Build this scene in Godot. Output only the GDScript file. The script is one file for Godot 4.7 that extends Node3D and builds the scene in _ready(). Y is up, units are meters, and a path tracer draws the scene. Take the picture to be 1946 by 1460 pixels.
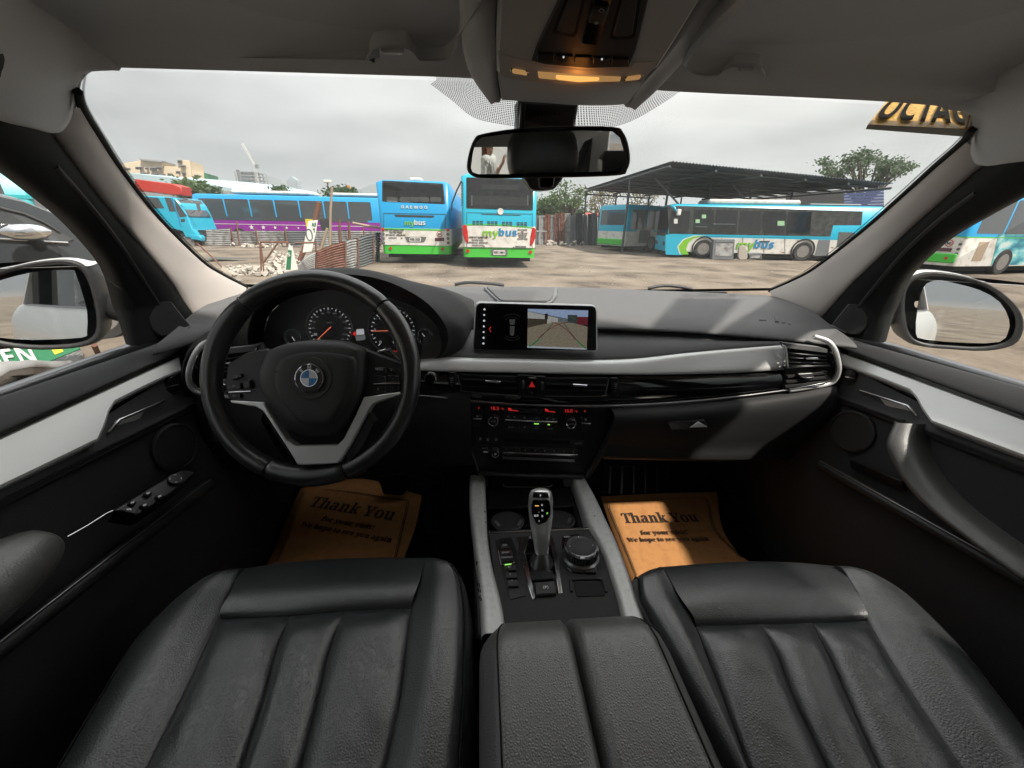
extends Node3D
# A car interior looking out over a bus depot. Car parts are laid out in the car's own axes (x right, y up, -z ahead).
const LIFT := 0.13            # the car's axes stand this far above the ground
const FOC := 738.2
var C := Vector3(-0.1145, 1.2882, 0.1052)
var RX: Vector3
var UX: Vector3
var FX: Vector3
var car: Node3D
var M := {}
var T := {}
var rng := RandomNumberGenerator.new()

func axes() -> void:
	var yaw := deg_to_rad(4.82)
	var pit := deg_to_rad(22.33)
	var rol := deg_to_rad(1.13)
	FX = Vector3(sin(yaw) * cos(pit), -sin(pit), -cos(yaw) * cos(pit))
	var r := Vector3(cos(yaw), 0, sin(yaw))
	var u := r.cross(FX)
	RX = r * cos(rol) + u * sin(rol)
	UX = u * cos(rol) - r * sin(rol)

# ---- surveying: a sight line of the photograph met with a known plane of the car or the yard
func ray(px: float, py: float) -> Vector3:
	return FX + RX * ((px - 973.0) / FOC) + UX * ((730.0 - py) / FOC)
func atz(px: float, py: float, z: float) -> Vector3:
	var d := ray(px, py)
	return C + d * ((z - C.z) / d.z)
func aty(px: float, py: float, y: float) -> Vector3:
	var d := ray(px, py)
	return C + d * ((y - C.y) / d.y)
func atx(px: float, py: float, x: float) -> Vector3:
	var d := ray(px, py)
	return C + d * ((x - C.x) / d.x)
func on(px: float, py: float, p0: Vector3, n: Vector3) -> Vector3:
	var d := ray(px, py)
	return C + d * ((p0 - C).dot(n) / d.dot(n))
func wz(px: float, py: float, z: float) -> Vector3:
	return atz(px, py, z) + Vector3(0, LIFT, 0)
func wy(px: float, py: float, y: float) -> Vector3:
	return aty(px, py, y - LIFT) + Vector3(0, LIFT, 0)
func pts_on(a: Array, p0: Vector3, n: Vector3) -> Array:
	var o := []
	for q in a: o.append(on(q[0], q[1], p0, n))
	return o
func pts_y(a: Array, y: float) -> Array:
	var o := []
	for q in a: o.append(aty(q[0], q[1], y))
	return o
func pts_z(a: Array) -> Array:
	var o := []
	for q in a: o.append(atz(q[0], q[1], q[2]))
	return o
func mirrored(a: Array) -> Array:
	var o := []
	for p in a: o.append(Vector3(-p.x, p.y, p.z))
	return o

# ---- curves
func cr(a: Array, n: int, closed := false) -> Array:
	var o := []
	var c := a.size()
	var segs := c if closed else c - 1
	for i in segs:
		var p0 = a[(i - 1 + c) % c] if closed or i > 0 else a[0] * 2.0 - a[1]
		var p1 = a[i]
		var p2 = a[(i + 1) % c]
		var p3 = a[(i + 2) % c] if closed or i + 2 < c else a[c - 1] * 2.0 - a[c - 2]
		for k in n:
			var t := float(k) / n
			o.append(0.5 * ((2.0 * p1) + (p2 - p0) * t + (2.0 * p0 - 5.0 * p1 + 4.0 * p2 - p3) * t * t + (3.0 * p1 - p0 - 3.0 * p2 + p3) * t * t * t))
	if not closed: o.append(a[c - 1])
	return o
func resample(a: Array, n: int) -> Array:
	var l := [0.0]
	for i in range(1, a.size()): l.append(l[i - 1] + (a[i] - a[i - 1]).length())
	var tot: float = l[-1]
	var o := []
	var j := 0
	for k in n:
		var s: float = tot * k / (n - 1)
		while j < a.size() - 2 and l[j + 1] < s: j += 1
		var w: float = (s - l[j]) / maxf(l[j + 1] - l[j], 1e-9)
		o.append(a[j].lerp(a[j + 1], clampf(w, 0, 1)))
	return o
func rounded(a: Array, r: float, n := 4) -> Array:
	var o := []
	var c := a.size()
	for i in c:
		var p: Vector3 = a[i]
		var d0: Vector3 = a[(i - 1 + c) % c] - p
		var d1: Vector3 = a[(i + 1) % c] - p
		var q := minf(r, minf(d0.length(), d1.length()) * 0.45)
		var s := p + d0.normalized() * q
		var e := p + d1.normalized() * q
		for k in n + 1:
			var t := float(k) / n
			o.append(s.lerp(p, t).lerp(p.lerp(e, t), t))
	return o

# ---- meshes
func new_st() -> SurfaceTool:
	var st := SurfaceTool.new()
	st.begin(Mesh.PRIMITIVE_TRIANGLES)
	return st
func tri(st: SurfaceTool, a: Vector3, b: Vector3, c: Vector3) -> void:
	st.add_vertex(a); st.add_vertex(b); st.add_vertex(c)
func quad(st: SurfaceTool, a: Vector3, b: Vector3, c: Vector3, d: Vector3) -> void:
	tri(st, a, b, c); tri(st, a, c, d)
func grid(st: SurfaceTool, rows: Array, closed := false, uvs := false) -> void:
	st.set_smooth_group(0)
	var h := rows.size()
	var w: int = rows[0].size()
	for i in h - 1:
		for j in (w if closed else w - 1):
			var k := (j + 1) % w
			var v := [rows[i][j], rows[i][k], rows[i + 1][k], rows[i + 1][j]]
			var t := [Vector2(float(j) / (w - 1), float(i) / (h - 1)), Vector2(float(j + 1) / (w - 1), float(i) / (h - 1)), Vector2(float(j + 1) / (w - 1), float(i + 1) / (h - 1)), Vector2(float(j) / (w - 1), float(i + 1) / (h - 1))]
			for m in [0, 1, 2, 0, 2, 3]:
				if uvs: st.set_uv(t[m])
				st.add_vertex(v[m])
func loft_rows(rows: Array, su: int, sv: int, closed := false) -> Array:
	var a := []
	for r in rows: a.append(cr(r, su, closed))
	if sv <= 1: return a
	var o := []
	for i in range((a.size() - 1) * sv + 1): o.append([])
	for j in a[0].size():
		var col := []
		for i in a.size(): col.append(a[i][j])
		var c := cr(col, sv)
		for i in c.size(): o[i].append(c[i])
	return o
func basis_of(n: Vector3, up := Vector3.UP) -> Basis:
	var z := n.normalized()
	var x := up.cross(z)
	if x.length() < 1e-4: x = Vector3.RIGHT
	x = x.normalized()
	return Basis(x, z.cross(x), z)
func poly_normal(a: Array) -> Vector3:
	var n := Vector3.ZERO
	for i in a.size():
		var p: Vector3 = a[i]
		var q: Vector3 = a[(i + 1) % a.size()]
		n += p.cross(q)
	return n.normalized()
func fill(st: SurfaceTool, a: Array, uvs := false) -> void:
	var b := basis_of(poly_normal(a))
	var f := PackedVector2Array()
	for p in a: f.append(Vector2(p.dot(b.x), p.dot(b.y)))
	var ix := Geometry2D.triangulate_polygon(f)
	st.set_smooth_group(-1)
	for i in range(0, ix.size(), 3):
		for k in [0, 2, 1]:
			st.add_vertex(a[ix[i + k]])
func inset(a: Array, d: float) -> Array:
	var n := poly_normal(a)
	var o := []
	var c := a.size()
	for i in c:
		var e0: Vector3 = (a[i] - a[(i - 1 + c) % c]).normalized()
		var e1: Vector3 = (a[(i + 1) % c] - a[i]).normalized()
		var m0 := n.cross(e0)
		var m1 := n.cross(e1)
		var m := (m0 + m1)
		var l := m.length()
		if l < 1e-4: m = m0
		else: m = m / l / maxf(l * 0.5, 0.35)
		o.append(a[i] + m * d)
	return o
# solid plate: outline a is its front rim, ext runs from front to back
func prism(st: SurfaceTool, a: Array, ext: Vector3, bevel := 0.0) -> void:
	var back := []
	for p in a: back.append(p + ext)
	var front := a
	if bevel > 0.0:
		front = inset(a, bevel)
		var mid := []
		for p in a: mid.append(p + ext.normalized() * bevel)
		st.set_smooth_group(1)
		ring(st, front, mid)
		st.set_smooth_group(-1)
		ring(st, mid, back)
	else:
		st.set_smooth_group(-1)
		ring(st, front, back)
	fill(st, front)
	fill(st, back)
func ring(st: SurfaceTool, a: Array, b: Array) -> void:
	for i in a.size():
		var j := (i + 1) % a.size()
		quad(st, a[i], a[j], b[j], b[i])
# cushion: outline a swelling along n by h
func dome(st: SurfaceTool, a: Array, n: Vector3, h: float, rings := 6, flat := 0.35, back := 0.0, power := 2.0) -> void:
	var c := Vector3.ZERO
	for p in a: c += p
	c /= a.size()
	var rows := []
	if back > 0.0:
		var r0 := []
		for p in a: r0.append(p - n * back)
		rows.append(r0)
	for i in rings + 1:
		var t := float(i) / rings
		var s := lerpf(1.0, flat, t)
		var r := []
		for p in a: r.append(c + (p - c) * s + n * h * pow(1.0 - pow(1.0 - t, power), 1.0 / power))
		rows.append(r)
	grid(st, rows, true)
	var top: Array = rows[-1]
	var tc := Vector3.ZERO
	for p in top: tc += p
	tc /= top.size()
	for i in top.size(): tri(st, top[i], top[(i + 1) % top.size()], tc)
func tube(st: SurfaceTool, a: Array, r, seg := 8, closed := false, flat := 1.0, up := Vector3.ZERO) -> void:
	var rows := []
	var c := a.size()
	var prev := Vector3.ZERO
	for i in c:
		var d: Vector3
		if closed: d = a[(i + 1) % c] - a[(i - 1 + c) % c]
		else: d = a[mini(i + 1, c - 1)] - a[maxi(i - 1, 0)]
		d = d.normalized()
		var s := up if up != Vector3.ZERO else prev
		if s == Vector3.ZERO or absf(s.dot(d)) > 0.98: s = Vector3.UP if absf(d.y) < 0.9 else Vector3.RIGHT
		var x := (s - d * s.dot(d)).normalized()
		prev = x
		var y := d.cross(x)
		var rr: float = r[i] if r is Array else r
		var row := []
		for k in seg:
			var t := TAU * k / seg
			row.append(a[i] + x * cos(t) * rr * flat + y * sin(t) * rr)
		rows.append(row)
	if closed: rows.append(rows[0])
	grid(st, rows, true)
	if not closed:
		fill(st, rows[0]); fill(st, rows[-1])
func lathe(st: SurfaceTool, prof: Array, o: Vector3, axis: Vector3, seg := 24, caps := true) -> void:
	var b := basis_of(axis, Vector3.UP if absf(axis.normalized().y) < 0.9 else Vector3.BACK)
	var rows := []
	for p in prof:
		var row := []
		for k in seg:
			var t := TAU * k / seg
			row.append(o + b.x * cos(t) * p[0] + b.y * sin(t) * p[0] + b.z * p[1])
		rows.append(row)
	for i in rows.size() - 1:
		st.set_smooth_group(i % 30 + 1)
		ring(st, rows[i], rows[i + 1])
	if caps and prof[0][0] > 1e-5: fill(st, rows[0])
	if caps and prof[-1][0] > 1e-5: fill(st, rows[-1])
func box(st: SurfaceTool, c: Vector3, s: Vector3, b := Basis.IDENTITY, bev := 0.0) -> void:
	var h := s * 0.5
	if bev <= 0.0:
		bev = 0.0
	bev = minf(bev, minf(h.x, minf(h.y, h.z)) * 0.9)
	st.set_smooth_group(-1)
	for ax in 3:
		for sg in [-1.0, 1.0]:
			var u := (ax + 1) % 3
			var w := (ax + 2) % 3
			var q := []
			for k in [[-1, -1], [1, -1], [1, 1], [-1, 1]]:
				var p := Vector3.ZERO
				p[ax] = sg * h[ax]
				p[u] = k[0] * (h[u] - bev)
				p[w] = k[1] * (h[w] - bev)
				q.append(c + b * p)
			if sg > 0: quad(st, q[0], q[3], q[2], q[1])
			else: quad(st, q[0], q[1], q[2], q[3])
	if bev > 0.0:
		for ax in 3:
			var u := (ax + 1) % 3
			var w := (ax + 2) % 3
			for k in [[-1, -1], [1, -1], [1, 1], [-1, 1]]:
				var q := []
				for e in [[-1, 0], [1, 0], [1, 1], [-1, 1]]:
					var p := Vector3.ZERO
					p[ax] = e[0] * (h[ax] - bev)
					p[u] = k[0] * (h[u] - (bev if e[1] == 1 else 0.0))
					p[w] = k[1] * (h[w] - (0.0 if e[1] == 1 else bev))
					q.append(c + b * p)
				quad(st, q[0], q[1], q[2], q[3])
		for sx in [-1, 1]:
			for sy in [-1, 1]:
				for sz in [-1, 1]:
					var s3 := Vector3(sx, sy, sz)
					var hb := h - Vector3.ONE * bev
					tri(st, c + b * (s3 * Vector3(h.x, hb.y, hb.z)), c + b * (s3 * Vector3(hb.x, h.y, hb.z)), c + b * (s3 * Vector3(hb.x, hb.y, h.z)))

# ---- nodes
func put(called: String, st: SurfaceTool, m: Material, parent: Node) -> MeshInstance3D:
	st.generate_normals()
	var o := MeshInstance3D.new()
	o.name = called
	o.mesh = st.commit()
	o.material_override = m
	parent.add_child(o, true)
	return o
func shared(called: String, mesh: Mesh, m: Material, parent: Node, t: Transform3D) -> MeshInstance3D:
	var o := MeshInstance3D.new()
	o.name = called
	o.mesh = mesh
	o.material_override = m
	o.transform = t
	parent.add_child(o, true)
	return o
func group_node(called: String, parent: Node, at := Vector3.ZERO, turn := 0.0) -> Node3D:
	var o := Node3D.new()
	o.name = called
	parent.add_child(o, true)
	o.position = at
	o.rotation.y = turn
	return o
func tag(o: Node, label: String, category := "", grp := "", kind := "") -> Node:
	if label: o.set_meta("label", label)
	if category: o.set_meta("category", category)
	if grp: o.set_meta("group", grp)
	if kind: o.set_meta("kind", kind)
	return o
func slab(called: String, parent: Node, m: Material, px: Array, p0: Vector3, n: Vector3, th := 0.004, bevel := 0.001, rad := 0.0) -> MeshInstance3D:
	var a := pts_on(px, p0, n)
	if rad > 0.0: a = rounded(a, rad)
	var st := new_st()
	prism(st, a, -n.normalized() * th, bevel)
	return put(called, st, m, parent)
func plate(called: String, parent: Node, m: Material, a: Array, ext: Vector3, bevel := 0.0, rad := 0.0) -> MeshInstance3D:
	var st := new_st()
	prism(st, rounded(a, rad) if rad > 0.0 else a, ext, bevel)
	return put(called, st, m, parent)
func rod(called: String, parent: Node, m: Material, a: Array, r, seg := 8, flat := 1.0, up := Vector3.ZERO) -> MeshInstance3D:
	var st := new_st()
	tube(st, a, r, seg, false, flat, up)
	return put(called, st, m, parent)
func block(called: String, parent: Node, m: Material, c: Vector3, s: Vector3, b := Basis.IDENTITY, bev := 0.0) -> MeshInstance3D:
	var st := new_st()
	box(st, c, s, b, bev)
	return put(called, st, m, parent)
func turned(called: String, parent: Node, m: Material, prof: Array, o: Vector3, axis: Vector3, seg := 24) -> MeshInstance3D:
	var st := new_st()
	lathe(st, prof, o, axis, seg, not "ring" in called)
	return put(called, st, m, parent)
var fonts := {}
func text(called: String, parent: Node, m: Material, s: String, at: Vector3, b: Basis, h: float, font := "Droid Sans", weight := 400, depth := 0.0006, stretch := 1.0, slant := 0.0) -> MeshInstance3D:
	var key := font + str(weight)
	if not fonts.has(key):
		var f := SystemFont.new()
		f.font_names = PackedStringArray([font])
		f.font_weight = weight
		fonts[key] = f
	var t := TextMesh.new()
	t.text = s
	t.font = fonts[key]
	t.font_size = 48
	t.pixel_size = h / 48.0 / 0.72      # h is the height of a capital
	t.depth = depth
	t.curve_step = 3.0
	var o := MeshInstance3D.new()
	o.name = called
	o.mesh = t
	o.material_override = m
	o.transform = Transform3D(Basis(b.x * stretch, b.y + b.x * slant, b.z), at)
	parent.add_child(o, true)
	return o
# lettering centred on a sight line, on a plane
func text_on(called: String, parent: Node, m: Material, s: String, px: float, py: float, p0: Vector3, n: Vector3, hpx: float, up := Vector3.UP, font := "Droid Sans", weight := 400, stretch := 1.0) -> MeshInstance3D:
	var p := on(px, py, p0, n)
	var d := (p - C).dot(FX)
	return text(called, parent, m, s, p + n.normalized() * 0.0008, basis_of(n, up), hpx * d / FOC, font, weight, 0.0006, stretch)

# ---- materials
func noise(kind: int, freq: float, oct := 3, sd := 1) -> FastNoiseLite:
	var n := FastNoiseLite.new()
	n.noise_type = kind
	n.frequency = freq
	n.fractal_octaves = oct
	n.fractal_type = FastNoiseLite.FRACTAL_FBM if oct > 1 else FastNoiseLite.FRACTAL_NONE
	n.seed = sd
	return n
func seamless(n: FastNoiseLite, size := 512) -> ImageTexture:
	return ImageTexture.create_from_image(n.get_seamless_image(size, size))
# colours given as real-world (linear) values
func lin(r: float, g: float, b: float) -> Color:
	return Color(r, g, b).linear_to_srgb()
func mat(called: String, c: Color, rough := 0.6, metal := 0.0, spec := 0.5) -> StandardMaterial3D:
	var m := StandardMaterial3D.new()
	m.resource_name = called
	m.albedo_color = c
	m.roughness = rough
	m.metallic = metal
	m.metallic_specular = spec
	m.cull_mode = BaseMaterial3D.CULL_DISABLED
	M[called] = m
	return m
func bump(m: StandardMaterial3D, t: Texture2D, scale: float, cm: float, world := false) -> StandardMaterial3D:
	m.uv1_triplanar = true
	m.uv1_world_triplanar = world
	m.uv1_scale = Vector3.ONE * scale
	m.heightmap_enabled = true
	m.heightmap_texture = t
	m.heightmap_scale = cm
	return m
# colour map from two noises: speckle between colours
func blotch(n: FastNoiseLite, cols: Array, size := 512, n2: FastNoiseLite = null, mix2 := 0.4) -> ImageTexture:
	var a := n.get_seamless_image(size, size)
	var b: Image = n2.get_seamless_image(size, size) if n2 else null
	var im := Image.create(size, size, false, Image.FORMAT_RGB8)
	var k := cols.size() - 1
	for y in size:
		for x in size:
			var v := a.get_pixel(x, y).r
			if b: v = lerpf(v, b.get_pixel(x, y).r, mix2)
			v = clampf((v - 0.2) / 0.6, 0, 0.9999) * k
			var i := int(v)
			im.set_pixel(x, y, cols[i].lerp(cols[i + 1], v - i))
	return ImageTexture.create_from_image(im)

func make_materials() -> void:
	var cell := FastNoiseLite.new()
	cell.noise_type = FastNoiseLite.TYPE_CELLULAR
	cell.cellular_return_type = FastNoiseLite.RETURN_DISTANCE2_SUB
	cell.frequency = 0.06
	cell.fractal_type = FastNoiseLite.FRACTAL_NONE
	cell.seed = 3
	cell.domain_warp_enabled = true
	cell.domain_warp_amplitude = 8.0
	cell.domain_warp_frequency = 0.03
	T.pebble = seamless(cell, 512)
	T.fine = seamless(noise(FastNoiseLite.TYPE_SIMPLEX_SMOOTH, 0.12, 3, 5), 512)
	T.soft = seamless(noise(FastNoiseLite.TYPE_SIMPLEX_SMOOTH, 0.012, 5, 8), 512)
	var wn := noise(FastNoiseLite.TYPE_VALUE, 0.5, 2, 6)
	T.weave = seamless(wn, 512)
	var leather := bump(mat("leather", lin(0.034, 0.036, 0.039), 0.33, 0.0, 0.65), T.pebble, 11.0, 0.045)
	leather.clearcoat_enabled = true
	leather.clearcoat = 0.5
	leather.clearcoat_roughness = 0.4
	leather.albedo_texture = blotch(noise(FastNoiseLite.TYPE_SIMPLEX_SMOOTH, 0.01, 5, 21), [lin(0.78, 0.8, 0.78), lin(1, 1, 1), lin(0.86, 0.9, 0.88)], 256)
	var arm := bump(mat("armrest_leather", lin(0.11, 0.11, 0.108), 0.38, 0.0, 0.7), T.pebble, 11.0, 0.05)
	arm.clearcoat_enabled = true
	arm.clearcoat = 0.5
	arm.clearcoat_roughness = 0.45
	arm.rim_enabled = true
	arm.rim = 0.15
	bump(mat("wheel_leather", lin(0.028, 0.028, 0.029), 0.3, 0.0, 0.6), T.fine, 6.0, 0.02)
	M.wheel_leather.clearcoat_enabled = true
	M.wheel_leather.clearcoat = 0.4
	M.wheel_leather.clearcoat_roughness = 0.3
	bump(mat("airbag_skin", lin(0.03, 0.03, 0.031), 0.5), T.pebble, 12.0, 0.03)
	bump(mat("dash_skin", lin(0.105, 0.105, 0.107), 0.55, 0.0, 0.45), T.pebble, 14.0, 0.03)
	bump(mat("dash_low", lin(0.03, 0.03, 0.031), 0.65, 0.0, 0.4), T.pebble, 14.0, 0.03)
	bump(mat("door_skin", lin(0.032, 0.032, 0.034), 0.6, 0.0, 0.45), T.pebble, 12.0, 0.03)
	mat("black", lin(0.02, 0.02, 0.021), 0.48)
	mat("black_seal", lin(0.009, 0.01, 0.01), 0.7, 0.0, 0.35)
	bump(mat("carpet", lin(0.012, 0.012, 0.012), 1.0, 0.0, 0.2), T.weave, 6.0, 0.3)
	bump(mat("speaker_mesh", lin(0.022, 0.022, 0.022), 0.6), T.weave, 24.0, 0.12)
	mat("rubber", lin(0.016, 0.016, 0.016), 0.75, 0.0, 0.35)
	var gl := mat("gloss_black", lin(0.004, 0.004, 0.005), 0.08)
	gl.clearcoat_enabled = true
	gl.clearcoat = 0.6
	gl.clearcoat_roughness = 0.05
	mat("panel_black", lin(0.007, 0.007, 0.008), 0.3)
	var sil := bump(mat("satin_silver", lin(0.76, 0.76, 0.755), 0.34, 0.3), T.weave, 12.0, 0.01)
	sil.clearcoat_enabled = true
	sil.clearcoat = 0.15
	sil.clearcoat_roughness = 0.3
	# worn silver paint of the console rails: scratched through in small spots
	var worn := mat("worn_silver", Color.WHITE, 0.45, 0.35)
	worn.albedo_texture = blotch(noise(FastNoiseLite.TYPE_SIMPLEX_SMOOTH, 0.03, 5, 44), [lin(0.5, 0.5, 0.49), lin(0.54, 0.54, 0.53), lin(0.56, 0.56, 0.55), lin(0.57, 0.57, 0.56), lin(0.58, 0.58, 0.57), lin(0.58, 0.58, 0.57), lin(0.6, 0.6, 0.6), lin(0.6, 0.6, 0.6), lin(0.61, 0.61, 0.6)], 512)
	worn.uv1_triplanar = true
	worn.uv1_scale = Vector3.ONE * 5.0
	mat("chrome", lin(0.72, 0.72, 0.73), 0.14, 1.0)
	mat("dark_chrome", lin(0.3, 0.3, 0.31), 0.3, 0.9)
	bump(mat("headliner", lin(0.64, 0.64, 0.635), 1.0, 0.0, 0.2), T.weave, 9.0, 0.05)
	bump(mat("visor_skin", lin(0.58, 0.59, 0.59), 0.9, 0.0, 0.3), T.fine, 22.0, 0.03)
	bump(mat("pillar_cloth", lin(0.55, 0.505, 0.475), 0.95, 0.0, 0.25), T.weave, 9.0, 0.04)
	mat("console_plastic", lin(0.48, 0.47, 0.46), 0.5)
	mat("console_gloss", lin(0.5, 0.475, 0.46), 0.28)
	var g := mat("windscreen_glass", Color(0.8, 0.84, 0.83, 0.045), 0.0, 0.0, 0.25)
	g.transparency = BaseMaterial3D.TRANSPARENCY_ALPHA
	var sg := mat("side_glass", Color(0.12, 0.15, 0.15, 0.12), 0.0, 0.0, 0.35)
	sg.transparency = BaseMaterial3D.TRANSPARENCY_ALPHA
	var bg := mat("bus_glass", Color(0.1, 0.11, 0.12, 0.3), 0.04)
	bg.transparency = BaseMaterial3D.TRANSPARENCY_ALPHA
	var lensm := mat("clear_lens", Color(0.9, 0.93, 0.95, 0.06), 0.03, 0.0, 0.2)
	lensm.transparency = BaseMaterial3D.TRANSPARENCY_ALPHA
	mat("mirror", lin(0.82, 0.84, 0.84), 0.012, 1.0)
	mat("mirror_dark", lin(0.62, 0.65, 0.66), 0.015, 1.0)
	var wp := mat("white_paint", lin(0.74, 0.74, 0.72), 0.2)
	wp.clearcoat_enabled = true
	wp.clearcoat = 0.5
	bump(mat("paper", lin(0.52, 0.25, 0.095), 0.9, 0.0, 0.3), T.soft, 6.0, 0.1)
	M.paper.albedo_texture = blotch(noise(FastNoiseLite.TYPE_SIMPLEX_SMOOTH, 0.02, 5, 61), [lin(0.88, 0.86, 0.84), lin(0.97, 0.97, 0.97), lin(1, 1, 1)], 256)
	mat("ink", lin(0.03, 0.018, 0.015), 0.8)
	mat("white_mark", lin(0.7, 0.7, 0.7), 0.5)
	mat("grey_mark", lin(0.28, 0.28, 0.28), 0.5)
	mat("red_needle", lin(0.6, 0.12, 0.06), 0.5)
	mat("emblem_blue", lin(0.03, 0.2, 0.5), 0.2)
	mat("emblem_white", lin(0.62, 0.63, 0.65), 0.25, 0.3)
	glow("red_led", lin(0.75, 0.03, 0.03), 0.25)
	glow("green_led", lin(0.35, 0.9, 0.15), 0.35)
	glow("red_hazard", lin(0.75, 0.03, 0.04), 0.12)
	glow("white_led", lin(0.8, 0.82, 0.85), 0.22)
	glow("dial_light", lin(0.8, 0.82, 0.85), 0.16)
	glow("dial_dim", lin(0.8, 0.82, 0.85), 0.04)
	glow("needle_light", lin(0.9, 0.2, 0.1), 0.3)
	glow("screen_dark", lin(0.02, 0.02, 0.024), 0.12)
	glow("lamp_amber", lin(1.0, 0.5, 0.13), 0.38)
	glow("lamp_dim", lin(1.0, 0.55, 0.2), 0.12)

func glow(called: String, c: Color, e: float) -> StandardMaterial3D:
	var m := mat(called, Color(c.r * 0.4, c.g * 0.4, c.b * 0.4), 0.4)
	m.emission_enabled = true
	m.emission = c
	m.emission_energy_multiplier = e
	return m

func make_world() -> void:
	var cam := Camera3D.new()
	cam.name = "camera"
	cam.transform = Transform3D(Basis(RX, UX, -FX), C + Vector3(0, LIFT, 0))
	cam.fov = rad_to_deg(2.0 * atan(730.0 / FOC))
	cam.near = 0.02
	cam.far = 4000.0
	add_child(cam)
	cam.current = true
	# hazy overcast sky, paler towards the veiled sun
	var sun_at := Vector3(1.0, 1.9, 1.1).normalized()
	var w := 1024
	var h := 512
	var im := Image.create(w, h, false, Image.FORMAT_RGBF)
	var n1 := noise(FastNoiseLite.TYPE_SIMPLEX_SMOOTH, 0.55, 4, 12)
	var n2 := noise(FastNoiseLite.TYPE_SIMPLEX_SMOOTH, 1.6, 4, 30)
	for y in h:
		var el := PI * (0.5 - (y + 0.5) / h)
		for x in w:
			var a := TAU * (x + 0.5) / w
			var d := Vector3(sin(a) * cos(el), sin(el), -cos(a) * cos(el))
			var s := maxf(d.y, 0.0) + 0.16
			var p := Vector3(d.x / s, 0.6 / s, d.z / s)
			var v := n1.get_noise_3d(p.x, p.y, p.z) * 0.7 + n2.get_noise_3d(p.x, p.y, p.z) * 0.3
			var warm := pow(maxf(0.0, d.dot(Vector3(sun_at.x, 0.12, sun_at.z - 0.9).normalized()) * 0.5 + 0.5), 2.0)
			var l := (0.092 + 0.10 * v + 0.09 * warm) * (1.0 + 6.0 * maxf(d.y, 0.0)) / 1.3      # overcast: the zenith is the brightest
			var c := Color(l * 0.97, l * 1.01, l * 1.02).lerp(Color(l * 1.04, l * 1.03, l * 0.99), warm)
			if d.y < 0.0: c = Color(0.22, 0.2, 0.18)
			im.set_pixel(x, y, c)
	var sky := Sky.new()
	var pm := PanoramaSkyMaterial.new()
	pm.panorama = ImageTexture.create_from_image(im)
	sky.sky_material = pm
	var env := Environment.new()
	env.background_mode = Environment.BG_SKY
	env.sky = sky
	env.tonemap_mode = Environment.TONE_MAPPER_LINEAR
	env.tonemap_exposure = 2.8
	env.sdfgi_enabled = true
	env.ssao_enabled = true
	env.ssil_enabled = true
	env.fog_enabled = true
	env.fog_density = 0.0007
	env.fog_light_color = Color(0.86, 0.89, 0.91)
	var we := WorldEnvironment.new()
	we.name = "world_environment"
	we.environment = env
	add_child(we)
	var sun := DirectionalLight3D.new()
	sun.name = "sun"
	sun.light_energy = 0.9
	sun.light_angular_distance = 2.5
	sun.light_color = Color(1.0, 0.97, 0.92)
	sun.shadow_enabled = true
	add_child(sun)
	sun.look_at_from_position(Vector3.ZERO, -sun_at)

# ---------------------------------------------------------------- the car's shell
func z_edge(x: float) -> float: return -0.80 + 0.105 * pow(clampf(absf(x) / 0.672, 0, 1.2), 3.0)
func y_edge(x: float) -> float: return 1.061 - 0.016 * clampf(absf(x) / 0.67, 0, 1.2)
func z_base(x: float) -> float: return -1.27 + 0.30 * pow(x / 0.74, 2.0)

func sheet(called: String, parent: Node, m: Material, rows: Array, su := 4, sv := 4, closed := false, uvs := false) -> MeshInstance3D:
	var st := new_st()
	grid(st, loft_rows(rows, su, sv, closed), closed, uvs)
	return put(called, st, m, parent)
# a sheet with a thickness t along n
func shell(called: String, parent: Node, m: Material, rows: Array, n: Vector3, su := 4, sv := 4) -> MeshInstance3D:
	var a := loft_rows(rows, su, sv)
	var b := []
	for r in a:
		var q := []
		for p in r: q.append(p + n)
		b.append(q)
	var st := new_st()
	grid(st, a)
	grid(st, b)
	grid(st, [a[0], b[0]]); grid(st, [a[-1], b[-1]])
	var l := [[], []]
	var r2 := [[], []]
	for i in a.size():
		l[0].append(a[i][0]); l[1].append(b[i][0]); r2[0].append(a[i][-1]); r2[1].append(b[i][-1])
	grid(st, l); grid(st, r2)
	return put(called, st, m, parent)

func header_px() -> Array:
	return pts_z([[140, 172, -0.475], [160, 142, -0.485], [200, 128, -0.50], [420, 134, -0.535], [660, 141, -0.555], [880, 148, -0.56], [1090, 161, -0.56], [1300, 175, -0.545], [1500, 184, -0.525], [1680, 193, -0.505], [1800, 203, -0.488], [1851, 225, -0.475]])

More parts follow.
